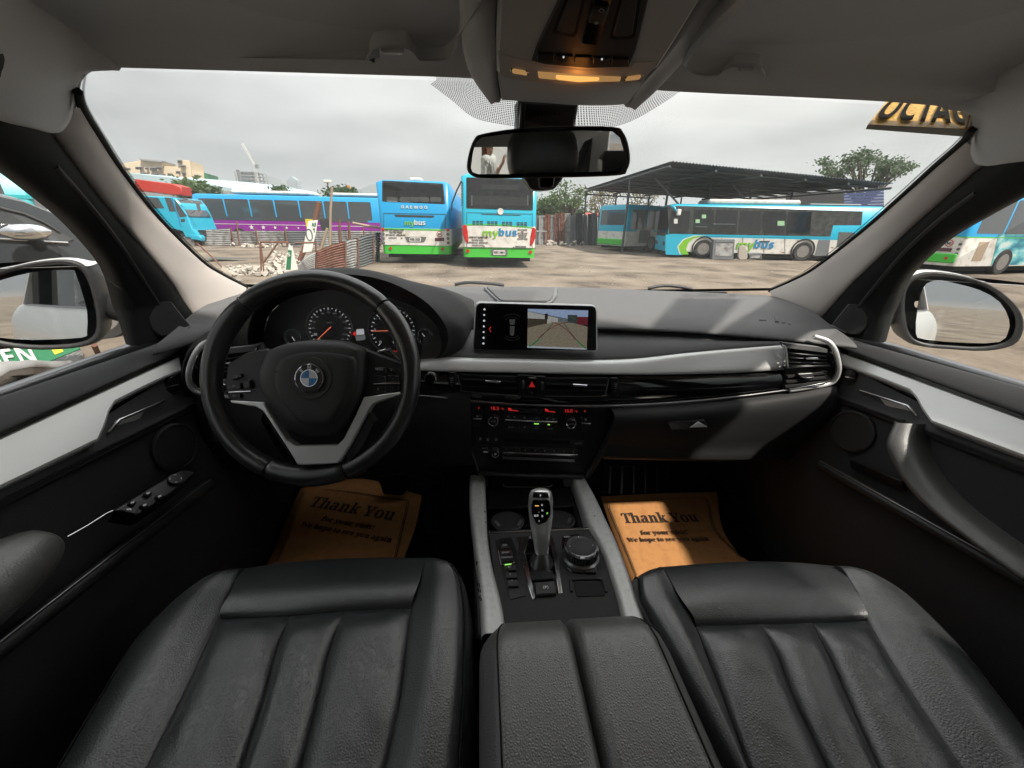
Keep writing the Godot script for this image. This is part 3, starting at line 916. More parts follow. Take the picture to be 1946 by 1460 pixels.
func build_stack(d: Node) -> void:
	var p := Vector3(0, 0.80, -0.706)
	var n := Vector3(0, 0.14, 1).normalized()
	slab("control_panel", d, M.panel_black, [[868, 768], [1010, 774], [1180, 774], [1152, 830], [1112, 906], [1000, 904], [908, 898], [884, 828]], p, n, 0.05, 0.002)
	for q in [[[866, 768], [884, 830], [900, 868], [912, 905]], [[1186, 774], [1158, 830], [1132, 880], [1114, 908]]]:
		var a := []
		for c in q: a.append(on(c[0], c[1], p + n * 0.003, n))
		rod("panel_edge", d, M.dark_chrome if q[0][0] < 900 else M.dash_low, cr(a, 5), 0.002 if q[0][0] < 900 else 0.008, 6)
	var f := n * 0.0012
	var w := Vector3.UP
	# display lettering
	text_on("temperature", d, M.red_led, "18.5", 940, 776, p + f, n, 6.2)
	text_on("temperature", d, M.red_led, "16.0", 1080, 781, p + f, n, 6.2)
	for q in [[955, 777], [1095, 782]]: text_on("unit_mark", d, M.red_led, "°c", q[0], q[1], p + f, n, 4.0)
	for q in [[966, 776, 985, 779], [1036, 778, 1055, 781]]:
		slab("fan_bar", d, M.red_led, [[q[0], q[1] + 3], [q[2], q[3] + 2], [q[2], q[3] + 3], [q[0], q[1] + 4]], p + f, n, 0.001, 0.0)
		slab("fan_mark", d, M.red_led, [[q[0], q[1] - 1], [q[0] + 6, q[1] + 1], [q[0] + 6, q[1] + 3], [q[0], q[1] + 2]], p + f, n, 0.001, 0.0)
	for q in [[910, 775], [1111, 781]]: text_on("airflow_mark", d, M.red_led, "v", q[0], q[1], p + f, n, 4.0)
	# rotary knobs
	for q in [[937, 797, 0.0118, 1], [1083, 802, 0.0118, 1], [941, 858, 0.009, 0]]:
		var c := on(q[0], q[1], p, n)
		turned("knob", d, M.black, [[q[2] * 1.25, 0], [q[2] * 1.25, 0.004], [q[2] * 1.02, 0.006], [q[2], 0.014]], c, n, 28)
		turned("knob_ring", d, M.chrome, [[q[2] * 1.02, 0.012], [q[2] * 1.05, 0.0145], [q[2] * 0.98, 0.016], [q[2] * 0.84, 0.0155]], c, n, 32)
		turned("knob_face", d, M.panel_black, [[q[2] * 0.86, 0.013], [q[2] * 0.84, 0.0152], [0.0, 0.0155]], c, n, 28)
		if q[3] == 1: text("knob_lettering", d, M.white_mark, "AUTO", c + n * 0.0157, basis_of(n), 0.0035, "Droid Sans", 400, 0.0003)
		else: turned("power_mark", d, M.white_mark, [[0.0028, 0.0156], [0.0028, 0.0159], [0.002, 0.0159], [0.002, 0.0156]], c, n, 16)
	# bright bars over the keys
	for q in [[960, 798, 1059, 803, 1.3], [898, 796, 915, 797, 1.2], [1104, 805, 1123, 806, 1.2], [955, 861, 1098, 866, 1.5], [918, 859, 928, 860, 1.3], [955, 871, 1092, 877, 2.0]]:
		slab("bright_bar", d, M.chrome if q[4] < 1.9 else M.dark_chrome, [[q[0], q[1] - q[4]], [q[2], q[3] - q[4]], [q[2], q[3] + q[4]], [q[0], q[1] + q[4]]], p + n * 0.004, n, 0.005, 0.0005)
	# keys
	for q in [[898, 785, 917, 795], [898, 799, 917, 812], [1104, 793, 1125, 804], [1104, 808, 1122, 820]]: key(d, q, p, n)
	for k in 5:
		var x0 := 960.0 + k * 20
		key(d, [x0, 788 + k, x0 + 19, 796 + k], p, n)
	for k in 4:
		var x0 := 960.0 + k * 24.5
		key(d, [x0, 807 + k * 1.2, x0 + 23.5, 821 + k * 1.2], p, n)
	for k in 3: key(d, [906 + k * 14.5, 829 + k * 0.5, 919 + k * 14.5, 841 + k * 0.5], p, n)
	key(d, [1084, 838, 1110, 849], p, n)
	key(d, [914, 846, 930, 857], p, n)
	for k in 8:
		var x0 := 953.0 + k * 18.2
		key(d, [x0, 849 + k * 0.6, x0 + 17.4, 859 + k * 0.6], p, n)
		text_on("key_number", d, M.grey_mark, str(k + 1), x0 + 9, 854.5 + k * 0.6, p + n * 0.0026, n, 3.6)
	slab("disc_slot", d, M.black_seal, [[958, 834], [1081, 839], [1081, 845], [958, 840]], p + f, n, 0.002, 0.0)
	slab("disc_slot_lip", d, M.panel_black, [[957, 831], [1082, 836], [1082, 838.5], [957, 833.5]], p + n * 0.003, n, 0.004, 0.0005)
	for q in [["MAX", 1021, 795, 3.2], ["SYNC", 971, 812, 3.4], ["A/C", 1020, 813.5, 3.4], ["MODE", 1099, 843, 3.6], ["BAND", 921, 852, 3.2], ["◄", 913, 835, 4], ["►", 927, 836, 4], ["▲", 943, 836, 4], ["REAR", 1045, 815, 3.2]]:
		text_on("key_lettering", d, M.grey_mark, q[0], q[1], q[2], p + n * 0.0026, n, q[3])
	for q in [[966, 792], [978, 793], [997, 794], [1040, 796], [1052, 797], [997, 812], [907, 791], [1113, 798]]:
		slab("key_symbol", d, M.grey_mark, [[q[0] - 2, q[1] - 1.6], [q[0] + 2, q[1] - 1.2], [q[0] + 1.6, q[1] + 1.6], [q[0] - 1.4, q[1] + 1.4]], p + n * 0.0032, n, 0.0008, 0.0)
	for q in [[1015, 805, 9], [1041, 806.5, 4]]:
		slab("key_light", d, M.green_led, [[q[0], q[1]], [q[0] + q[2], q[1] + 0.3], [q[0] + q[2], q[1] + 1.8], [q[0], q[1] + 1.5]], p + n * 0.003, n, 0.001, 0.0)
	# shelf mouth under the panel
	slab("shelf_lip", d, M.black, [[906, 898], [1000, 904], [1112, 906], [1108, 912], [1000, 911], [912, 905]], p + n * 0.012, n, 0.03, 0.003)

func key(d: Node, q: Array, p: Vector3, n: Vector3) -> void:
	slab("key", d, M.black, [[q[0], q[1]], [q[2], q[1] + 0.5], [q[2], q[3] + 0.5], [q[0], q[3]]], p + n * 0.0025, n, 0.004, 0.0006, 0.001)

# ---------------------------------------------------------------- screen, instruments, steering wheel
func build_screen() -> void:
	var o := group_node("display_screen", car)
	var p := Vector3(0.014, 1.07, -0.752)
	var n := Vector3(-0.03, 0.12, 1).normalized()
	var st := new_st()
	var outer := [[898, 664], [902, 584], [904, 577], [910, 573.5], [1128, 579.5], [1133, 583], [1135, 590], [1136, 668]]
	slab("bezel", o, M.satin_silver, outer, p, n, 0.016, 0.0025, 0.006)
	slab("display_glass", o, M.gloss_black, [[900, 664], [905, 585], [908, 579], [913, 576], [1126, 582], [1131, 585], [1133, 592], [1133, 667]], p + n * 0.0012, n, 0.003, 0.0005, 0.004)
	# camera picture: the yard behind the car, as the screen shows it
	var w := 256
	var h := 170
	var im := Image.create(w, h, false, Image.FORMAT_RGB8)
	var nz := noise(FastNoiseLite.TYPE_SIMPLEX_SMOOTH, 0.04, 4, 9)
	for y in h:
		for x in w:
			var v := float(y) / h
			var u := float(x) / w
			var c := Color(0.47, 0.44, 0.38)
			var g := nz.get_noise_2d(x * 1.5, y * 3.0) * 0.06
			var edge := 0.30 + 0.22 * pow(absf(u - 0.58), 1.6) * 2.0
			if v < edge:
				c = Color(0.55, 0.62, 0.74)
				if v > 0.10 + 0.25 * (u - 0.2): c = Color(0.36, 0.40, 0.42)
				if u < 0.5 and v > 0.06 + 0.30 * u: c = Color(0.62, 0.62, 0.60)
				if u < 0.32 and v > 0.24: c = Color(0.24, 0.21, 0.18)
				if u > 0.82 and v > 0.16: c = Color(0.36, 0.13, 0.16) if v < 0.36 else Color(0.14, 0.12, 0.12)
				if u > 0.66 and u < 0.82 and v > 0.12: c = Color(0.22, 0.25, 0.24)
				if u > 0.28 and u < 0.33 and v > 0.1 and v < 0.24: c = Color(0.15, 0.13, 0.11)
			if v > 0.95: c = Color(0.62, 0.64, 0.66)
			im.set_pixel(x, y, Color(c.r + g, c.g + g, c.b + g))
	for k in 140:                 # guide lines of the parking aid
		var t := k / 139.0
		var la := Vector2(lerpf(0.03, 0.42, pow(t, 0.8)), lerpf(0.95, 0.34, t))
		var lb := Vector2(lerpf(0.98, 0.60, pow(t, 0.8)), lerpf(0.95, 0.34, t))
		var ca := Vector2(lerpf(0.18, 0.66, t), lerpf(0.74, 0.31, 1.0 - pow(1.0 - t, 1.8)))
		var cb := Vector2(lerpf(0.80, 0.38, t), lerpf(0.74, 0.31, 1.0 - pow(1.0 - t, 1.8)))
		var gc := Color(0.10, 0.42, 0.22) if t < 0.3 else Color(0.2, 0.22, 0.2)
		for q in [[la, gc], [lb, gc], [ca, Color(0.35, 0.10, 0.10)], [cb, Color(0.35, 0.10, 0.10)]]:
			var s := 4 if q[1] == gc and t < 0.3 else 2
			im.fill_rect(Rect2i(int(q[0].x * w), int(q[0].y * h), s, s), q[1])
	var tx := ImageTexture.create_from_image(im)
	var pm := mat("camera_picture", Color.WHITE, 0.25)
	pm.albedo_color = Color(0.1, 0.1, 0.1)
	pm.emission_enabled = true
	pm.emission_operator = BaseMaterial3D.EMISSION_OP_MULTIPLY
	pm.emission = Color.WHITE
	pm.emission_texture = tx
	pm.emission_energy_multiplier = 0.24
	var a := pts_on([[1003, 587], [1118, 590], [1115, 665], [1002, 661]], p + n * 0.002, n)
	st = new_st()
	for k in [0, 1, 2, 0, 2, 3]:
		st.set_uv([Vector2(0, 0), Vector2(1, 0), Vector2(1, 1), Vector2(0, 1)][k])
		st.add_vertex(a[k])
	put("camera_picture", st, pm, o)
	# car seen from above, sensor arcs and menu icons
	var ip := p + n * 0.002
	slab("car_icon", o, M.grey_mark, [[968, 607], [979, 607], [978, 617], [969, 617]], ip, n, 0.0005, 0.0, 0.002)
	slab("car_icon", o, M.grey_mark, [[969, 620], [978, 620], [977, 636], [975, 638], [971, 638], [969, 636]], ip, n, 0.0005, 0.0, 0.001)
	for q in [[603, -1, 18], [597, -1, 22], [642, 1, 17], [647, 1, 20]]:
		var r := []
		for k in 9:
			var t := -0.8 + 0.2 * k
			r.append(on(973 + sin(t) * q[2], q[0] - q[1] * (1.0 - cos(t)) * q[2] * 0.8, ip, n))
		rod("sensor_arc", o, M.panel_black, r, 0.0009, 4)
	for k in 7:
		var y := 588.0 + k * 10.8
		var x := 920.5 - k * 0.35
		if k in [0, 2, 5, 6]: slab("menu_icon", o, M.white_led, [[x - 2, y], [x, y - 2.3], [x + 2.4, y], [x + 1.6, y + 2], [x - 1.6, y + 1.6]], ip, n, 0.0005, 0.0)
		else: turned("menu_icon", o, M.white_led, [[0.0022, 0], [0.0022, 0.0004], [0.0012 if k != 4 else 0.0003, 0.0004]], on(x, y, ip, n), n, 10)
	var rr := []
	for q in [[933, 621], [930, 626], [933, 631]]: rr.append(on(q[0], q[1], ip, n))
	rod("menu_arrow", o, M.red_led, rr, 0.0007, 4)

func build_cluster() -> void:
	var o := group_node("instrument_cluster", car)
	# hood: lip nearest the driver, crest, and the run back into the pad
	var lip := pts_z([[486, 690, -0.71], [470, 640, -0.705], [484, 590, -0.70], [520, 552, -0.70], [570, 530, -0.70], [630, 522, -0.70], [700, 527, -0.70], [760, 546, -0.70], [815, 580, -0.705], [848, 625, -0.715], [846, 662, -0.725], [822, 686, -0.73]])
	var crest := pts_z([[462, 700, -0.74], [440, 640, -0.74], [455, 578, -0.74], [500, 536, -0.75], [560, 516, -0.75], [630, 509, -0.75], [700, 513, -0.75], [765, 534, -0.755], [835, 572, -0.765], [880, 618, -0.77], [880, 662, -0.765], [850, 686, -0.75]])
	var far := []
	for i in crest.size():
		var p: Vector3 = crest[i]
		far.append(Vector3(p.x * 1.0 + (0.05 if i > 7 else 0.0), minf(1.095, p.y - 0.01), minf(p.z - 0.24, -0.98)) if i > 2 and i < 10 else p + Vector3(0.02 if i > 8 else -0.04, 0.0, -0.12))
	var mid := []
	for i in crest.size(): mid.append(crest[i].lerp(far[i], 0.45) + Vector3(0, 0.018 if i > 2 and i < 9 else 0.004, 0))
	sheet("hood", o, M.dash_low, [lip, crest, mid, far], 4, 5)
	var face := pts_z([[520, 684, -0.80], [502, 640, -0.80], [512, 598, -0.80], [545, 570, -0.80], [590, 556, -0.80], [640, 550, -0.80], [700, 556, -0.80], [750, 570, -0.80], [800, 592, -0.80], [832, 625, -0.80], [832, 655, -0.80], [815, 680, -0.80]])
	var lip2 := []
	for p in lip: lip2.append(p + Vector3(0, -0.002, -0.004))
	sheet("binnacle", o, M.black, [lip, lip2, face], 4, 2)
	var n := Vector3(0, 0.2, 1).normalized()
	var p0 := Vector3(-0.411, 1.04, -0.80)
	var st := new_st()
	prism(st, pts_on([[505, 690], [500, 640], [512, 596], [545, 566], [640, 546], [750, 566], [805, 592], [838, 628], [838, 662], [815, 690]], p0, n), -n * 0.01)
	put("dial_face", st, M.panel_black, o)
	var e := n * 0.001
	for q in [[627, 624, 45, 0.0016], [747, 628, 47, 0.0014], [557, 641, 16.5, 0.001], [808, 640, 16.5, 0.001]]:
		var c := on(q[0], q[1], p0, n)
		var r: float = (on(q[0] + q[2], q[1], p0, n) - c).length()
		turned("dial_ring", o, M.dark_chrome, [[r, 0.0], [r, 0.004], [r - q[3], 0.005], [r - q[3] * 2, 0.001]], c, n, 48)
		var big: bool = q[2] > 20
		var steps := 25 if big else 9
		for k in steps:
			var t := deg_to_rad(225.0 - 270.0 * k / (steps - 1))
			var b := basis_of(n)
			var dir := b.x * cos(t) + b.y * sin(t)
			var l := r * (0.10 if k % 2 == 0 else 0.05)
			block("tick", o, M.dial_light, c + dir * (r * 0.88 - l * 0.5) + n * 0.0014, Vector3(l, r * 0.03, 0.0006), Basis(dir, n.cross(dir), n))
		if q[0] == 627:
			for k in 13:
				var t := deg_to_rad(225.0 - 270.0 * k / 12)
				var b := basis_of(n)
				text("dial_number", o, M.dial_light if k < 2 else M.dial_dim, str(k * 20), c + (b.x * cos(t) + b.y * sin(t)) * r * 0.68 + e, b, 0.0052 if k < 2 else 0.0038, "Droid Sans", 400, 0.0004)
			text("dial_unit", o, M.dial_dim, "km/h", c + basis_of(n).y * r * 0.25 + e, basis_of(n), 0.003, "Droid Sans", 400, 0.0004)
			needle(o, c, n, deg_to_rad(222.0), r * 0.84)
		if q[0] == 747:
			var t := 0
			for k in 4:
				var an := deg_to_rad(222.0 - 44.0 * k)
				text("dial_number", o, M.dial_light, str(k), c + (basis_of(n).x * cos(an) + basis_of(n).y * sin(an)) * r * 0.72 + e, basis_of(n), 0.0065, "Droid Sans", 400, 0.0004)
			needle(o, c, n, deg_to_rad(182.0), r * 0.86)
			text("gear_shown", o, M.dial_light, "P", on(748, 651, p0 + e, n), basis_of(n), 0.005, "Droid Sans", 400, 0.0004)
			var rd := []
			for k in 8:
				var an := deg_to_rad(268.0 + 8.0 * k)
				rd.append(c + (basis_of(n).x * cos(an) + basis_of(n).y * sin(an)) * r * 0.86 + e)
			rod("red_zone", o, M.red_led, rd, 0.0009, 4)
		if not big: needle(o, c, n, deg_to_rad(300.0 if q[0] < 600 else 130.0), r * 0.5, M.dial_light)
	# warning symbol between the dials: door open
	slab("warning_car", o, M.dial_light, [[677, 626], [691, 625], [692, 636], [677, 637]], p0 + e, n, 0.001, 0.0, 0.002)
	slab("warning_car", o, M.dial_dim, [[675, 638], [694, 637], [694, 646], [677, 648]], p0 + e, n, 0.001, 0.0, 0.002)
	slab("warning_arrow", o, M.red_led, [[665, 634], [676, 630], [676, 639]], p0 + e, n, 0.001, 0.0)
	slab("cover_glass", o, M.clear_lens, [[505, 690], [500, 640], [512, 596], [545, 566], [640, 546], [750, 566], [805, 592], [838, 628], [838, 662], [815, 690]], p0 + n * 0.03 + Vector3(0, 0, 0.01), Vector3(0, -0.12, 1).normalized(), 0.002, 0.0)
	# bright patch of trim left of the instruments
	slab("trim_end", o, M.satin_silver, [[478, 655], [497, 650], [512, 678], [480, 684]], Vector3(-0.6, 1.0, -0.72), Vector3(0.1, 0.5, 1), 0.01, 0.001)

func needle(o: Node, c: Vector3, n: Vector3, t: float, l: float, m: Material = null) -> void:
	var b := basis_of(n)
	var dir := b.x * cos(t) + b.y * sin(t)
	var sd := n.cross(dir)
	plate("needle", o, m if m else M.needle_light, [c + n * 0.005 - dir * l * 0.12 - sd * 0.0009, c + n * 0.005 + dir * l - sd * 0.0005, c + n * 0.005 + dir * l + sd * 0.0005, c + n * 0.005 - dir * l * 0.12 + sd * 0.0009], -n * 0.001)

func build_wheel() -> void:
	var o := group_node("steering_wheel", car)
	var c := Vector3(-0.411, 1.0354, -0.5533)
	var tl := deg_to_rad(25.0)
	var yw := deg_to_rad(-4.0)
	var n := Vector3(sin(yw) * cos(tl), sin(tl), cos(yw) * cos(tl))
	var x := Vector3(cos(yw), 0, -sin(yw))
	var y := n.cross(x)
	var pt := func(a: float, r: float) -> Vector3: return c + (x * cos(a) + y * sin(a)) * r
	# rim in four leather lengths that meet at the seams
	for q in [[-112, -68], [-67, 46], [47, 133], [134, 247]]:
		var a := []
		var rr := []
		var cnt := 28
		for k in cnt + 1:
			var t := deg_to_rad(lerpf(q[0], q[1], float(k) / cnt))
			var dg := fposmod(rad_to_deg(t), 360.0)
			var grip := exp(-pow((absf(wrapf(dg - 90.0, -180, 180)) - 62.0) / 22.0, 2.0)) * 0.0022
			var low := exp(-pow(wrapf(dg - 270.0, -180, 180) / 24.0, 2.0)) * 0.003
			a.append(pt.call(t, 0.1735 - low * 0.6))
			var endk := minf(k, cnt - k)
			rr.append(0.0158 + grip + low - (0.0012 if endk == 0 else 0.0))
		var st := new_st()
		tube(st, a, rr, 18, false, 1.08, n)
		put("rim", st, M.wheel_leather, o)
	# seam rings and stitching inside the rim
	for t in [-111.5, -67.5, 46.5, 133.5]:
		var r := []
		var tt := deg_to_rad(t)
		var rad := Vector3(x * cos(tt) + y * sin(tt))
		for k in 20:
			var an := TAU * k / 20
			r.append(pt.call(tt, 0.1735) + rad * cos(an) * 0.0163 + n * sin(an) * 0.0175)
		var st := new_st()
		tube(st, r, 0.0007, 5, true)
		put("seam", st, M.black_seal, o)
	for k in 160:
		var t := deg_to_rad((196.0 + 0.9 * k) if k < 60 else ((-70.0 + 1.0 * (k - 60)) if k < 120 else (138.0 + 0.9 * (k - 120))))
		var p: Vector3 = pt.call(t, 0.1595)
		var tang := (x * -sin(t) + y * cos(t))
		block("stitch", o, M.grey_mark, p + n * 0.006, Vector3(0.0028, 0.0007, 0.0007), Basis(tang, n.cross(tang), n) * Basis(Vector3(0, 0, 1), 0.5))
	# hub cover
	var hp := c + n * 0.012
	var outline := [[509, 678], [521, 664], [551, 652], [599, 646], [656, 648], [687, 659], [696, 672], [698, 711], [691, 750], [675, 786], [653, 815], [635, 827], [596, 831], [560, 822], [539, 803], [515, 767], [500, 743], [498, 709]]
	var a := cr(pts_on(outline, hp, n), 3, true)
	var st := new_st()
	dome(st, a, n, 0.026, 8, 0.55, 0.03, 2.6)
	put("airbag_cover", st, M.airbag_skin, o)
	# raised inner panel with its crease
	var pts := [[524, 690], [545, 672], [600, 664], [655, 670], [676, 684], [676, 720], [662, 765], [640, 800], [618, 812], [580, 812], [556, 795], [530, 760], [518, 725]]
	st = new_st()
	dome(st, cr(pts_on(pts, c + n * 0.034, n), 3, true), n, 0.0058, 5, 0.5, 0.01, 3.0)
	put("airbag_panel", st, M.airbag_skin, o)
	text_on("airbag_lettering", o, M.grey_dim if M.has("grey_dim") else mat("grey_dim", lin(0.02, 0.02, 0.021), 0.7), "AIRBAG", 592, 793, c + n * 0.0385, n, 5.0, y)
	for s in [527, 651]: text_on("horn_mark", o, M.grey_dim, "r-", s, 707, c + n * 0.039, n, 5.0, y)
	# emblem
	var ec := on(589, 719, c + n * 0.042, n)
	turned("emblem_dish", o, M.airbag_skin, [[0.036, -0.004], [0.0345, 0.0015], [0.03, 0.001], [0.0, 0.001]], ec - n * 0.002, n, 48)
	turned("emblem_ring", o, M.chrome, [[0.0235, 0], [0.0235, 0.003], [0.0222, 0.0037], [0.0215, 0.002]], ec, n, 48)
	turned("emblem_black_band", o, M.black, [[0.0216, 0.0], [0.0216, 0.003], [0.0138, 0.0032]], ec, n, 48)
	turned("emblem_inner_ring", o, M.chrome, [[0.0140, 0.002], [0.0140, 0.0037], [0.0132, 0.0037], [0.0132, 0.002]], ec, n, 40)
	for k in 4:
		var f := [ec + n * 0.0034]
		for j in 9:
			var t := PI / 2 * k + PI / 2 * j / 8.0
			f.append(ec + n * 0.0034 + (x * cos(t) + y * sin(t)) * 0.0133)
		plate("emblem_quarter", o, M.emblem_blue if k % 2 == 1 else M.emblem_white, f, -n * 0.002)
	for q in [["B", 137.0], ["M", 90.0], ["W", 43.0]]:
		var t := deg_to_rad(q[1])
		var up := x * cos(t) + y * sin(t)
		text("emblem_letter", o, M.emblem_white, q[0], ec + n * 0.0035 + up * 0.0177, Basis(up.cross(n), up, n), 0.0058, "Droid Sans", 700, 0.0005)
	# spokes
	var lp := [[430, 690], [470, 668], [512, 660], [520, 700], [512, 772], [500, 768], [436, 764], [424, 740]]
	st = new_st()
	prism(st, rounded(pts_on(lp, c + n * 0.010, n), 0.01), -n * 0.024, 0.004)
	put("spoke", st, M.black, o)
	var rp := [[690, 660], [730, 676], [770, 690], [778, 715], [772, 742], [760, 748], [692, 758], [684, 700]]
	st = new_st()
	prism(st, rounded(pts_on(rp, c + n * 0.010, n), 0.01), -n * 0.024, 0.004)
	put("spoke", st, M.black, o)
	var bp := [[557, 850], [641, 848], [660, 880], [695, 894], [680, 905], [640, 915], [560, 915], [520, 905], [545, 890]]
	st = new_st()
	prism(st, rounded(pts_on(bp, c + n * 0.006, n), 0.012), -n * 0.02, 0.005)
	put("lower_spoke", st, M.wheel_leather, o)
	# silver V
	var vpoly := [[436, 761], [500, 765], [510, 783], [543, 836], [561, 848], [641, 846], [653, 834], [675, 790], [691, 755], [759, 745], [760, 750], [722, 762], [708, 768], [699, 780], [668, 840], [650, 869], [641, 881], [565, 884], [551, 860], [499, 781], [485, 773], [439, 766]]
	st = new_st()
	prism(st, pts_on(vpoly, c + n * 0.022, n), -n * 0.02, 0.0016)
	put("silver_spoke_trim", st, M.satin_silver, o)
	# the dark cheeks below the V
	for q in [[[498, 783], [550, 862], [543, 880], [520, 850], [494, 800]], [[700, 782], [652, 868], [664, 880], [690, 850], [712, 800]]]:
		slab("spoke_cheek", o, M.black, q, c + n * 0.012, n, 0.02, 0.002, 0.004)
	# keys on the spokes
	var kp := c + n * 0.0145
	for q in [[[440, 716], [458, 709], [459, 717], [441, 723]], [[437, 729], [456, 727], [457, 740], [438, 741]], [[436, 748], [456, 748], [457, 757], [440, 757]]]:
		slab("spoke_key", o, M.panel_black, q, kp, n, 0.006, 0.001, 0.002)
	slab("spoke_rocker", o, M.panel_black, [[459, 724], [474, 720], [477, 738], [461, 740]], kp + n * 0.003, n, 0.008, 0.002, 0.004)
	slab("spoke_bright_bar", o, M.chrome, [[434, 744.5], [476, 742.5], [476, 744.5], [434, 746.5]], kp + n * 0.001, n, 0.004, 0.0003)
	for q in [[[711, 697], [732, 698], [733, 708], [711, 707]], [[737, 699], [749, 702], [754, 709], [738, 708]], [[714, 713], [732, 715], [732, 726], [714, 725]], [[737, 713], [757, 715], [758, 727], [738, 726]], [[712, 733], [733, 732], [733, 744], [709, 746]], [[738, 731], [759, 730], [758, 740], [738, 743]]]:
		slab("spoke_key", o, M.panel_black, q, kp, n, 0.006, 0.001, 0.002)
	slab("spoke_bright_bar", o, M.chrome, [[709, 728.5], [760, 727.5], [760, 729.5], [709, 731]], kp + n * 0.001, n, 0.004, 0.0003)
	for q in [["MODE", 721, 702, 3.6], ["+", 744, 704, 4.0], ["-", 746, 720, 4.0], ["C", 719, 740, 4.0], ["<", 746, 736, 4.0], ["LIM", 449, 716, 2.8], ["RES", 446, 734, 2.8], ["SET", 446, 752, 2.8]]:
		text_on("key_lettering", o, M.white_mark if q[0] in ["MODE", "+", "-", "C"] else M.grey_mark, q[0], q[1], q[2], kp + n * 0.0004, n, q[3], y)
	# paddles behind the rim and the column stalks
	for q in [[[716, 667], [741, 661], [762, 684], [757, 686], [739, 667], [719, 671]], [[480, 690], [487, 676], [512, 673], [512, 677], [491, 680], [485, 692]]]:
		slab("paddle", o, M.chrome, q, c - n * 0.012, n, 0.006, 0.001)
	rod("indicator_stalk", o, M.black, [c - n * 0.05 - x * 0.03, c - n * 0.05 - x * 0.09 + y * 0.012, c - n * 0.045 - x * 0.135 + y * 0.014], [0.011, 0.0105, 0.009], 10)
	rod("wiper_stalk", o, M.black, [c - n * 0.05 + x * 0.03, c - n * 0.05 + x * 0.09 + y * 0.0, c - n * 0.045 + x * 0.16 - y * 0.01], [0.011, 0.0105, 0.009], 10)
	text("stalk_marking", o, M.white_mark, ">-<", c - n * 0.034 - x * 0.115 + y * 0.02, Basis(x, y, n), 0.004, "Droid Sans", 400, 0.0004)

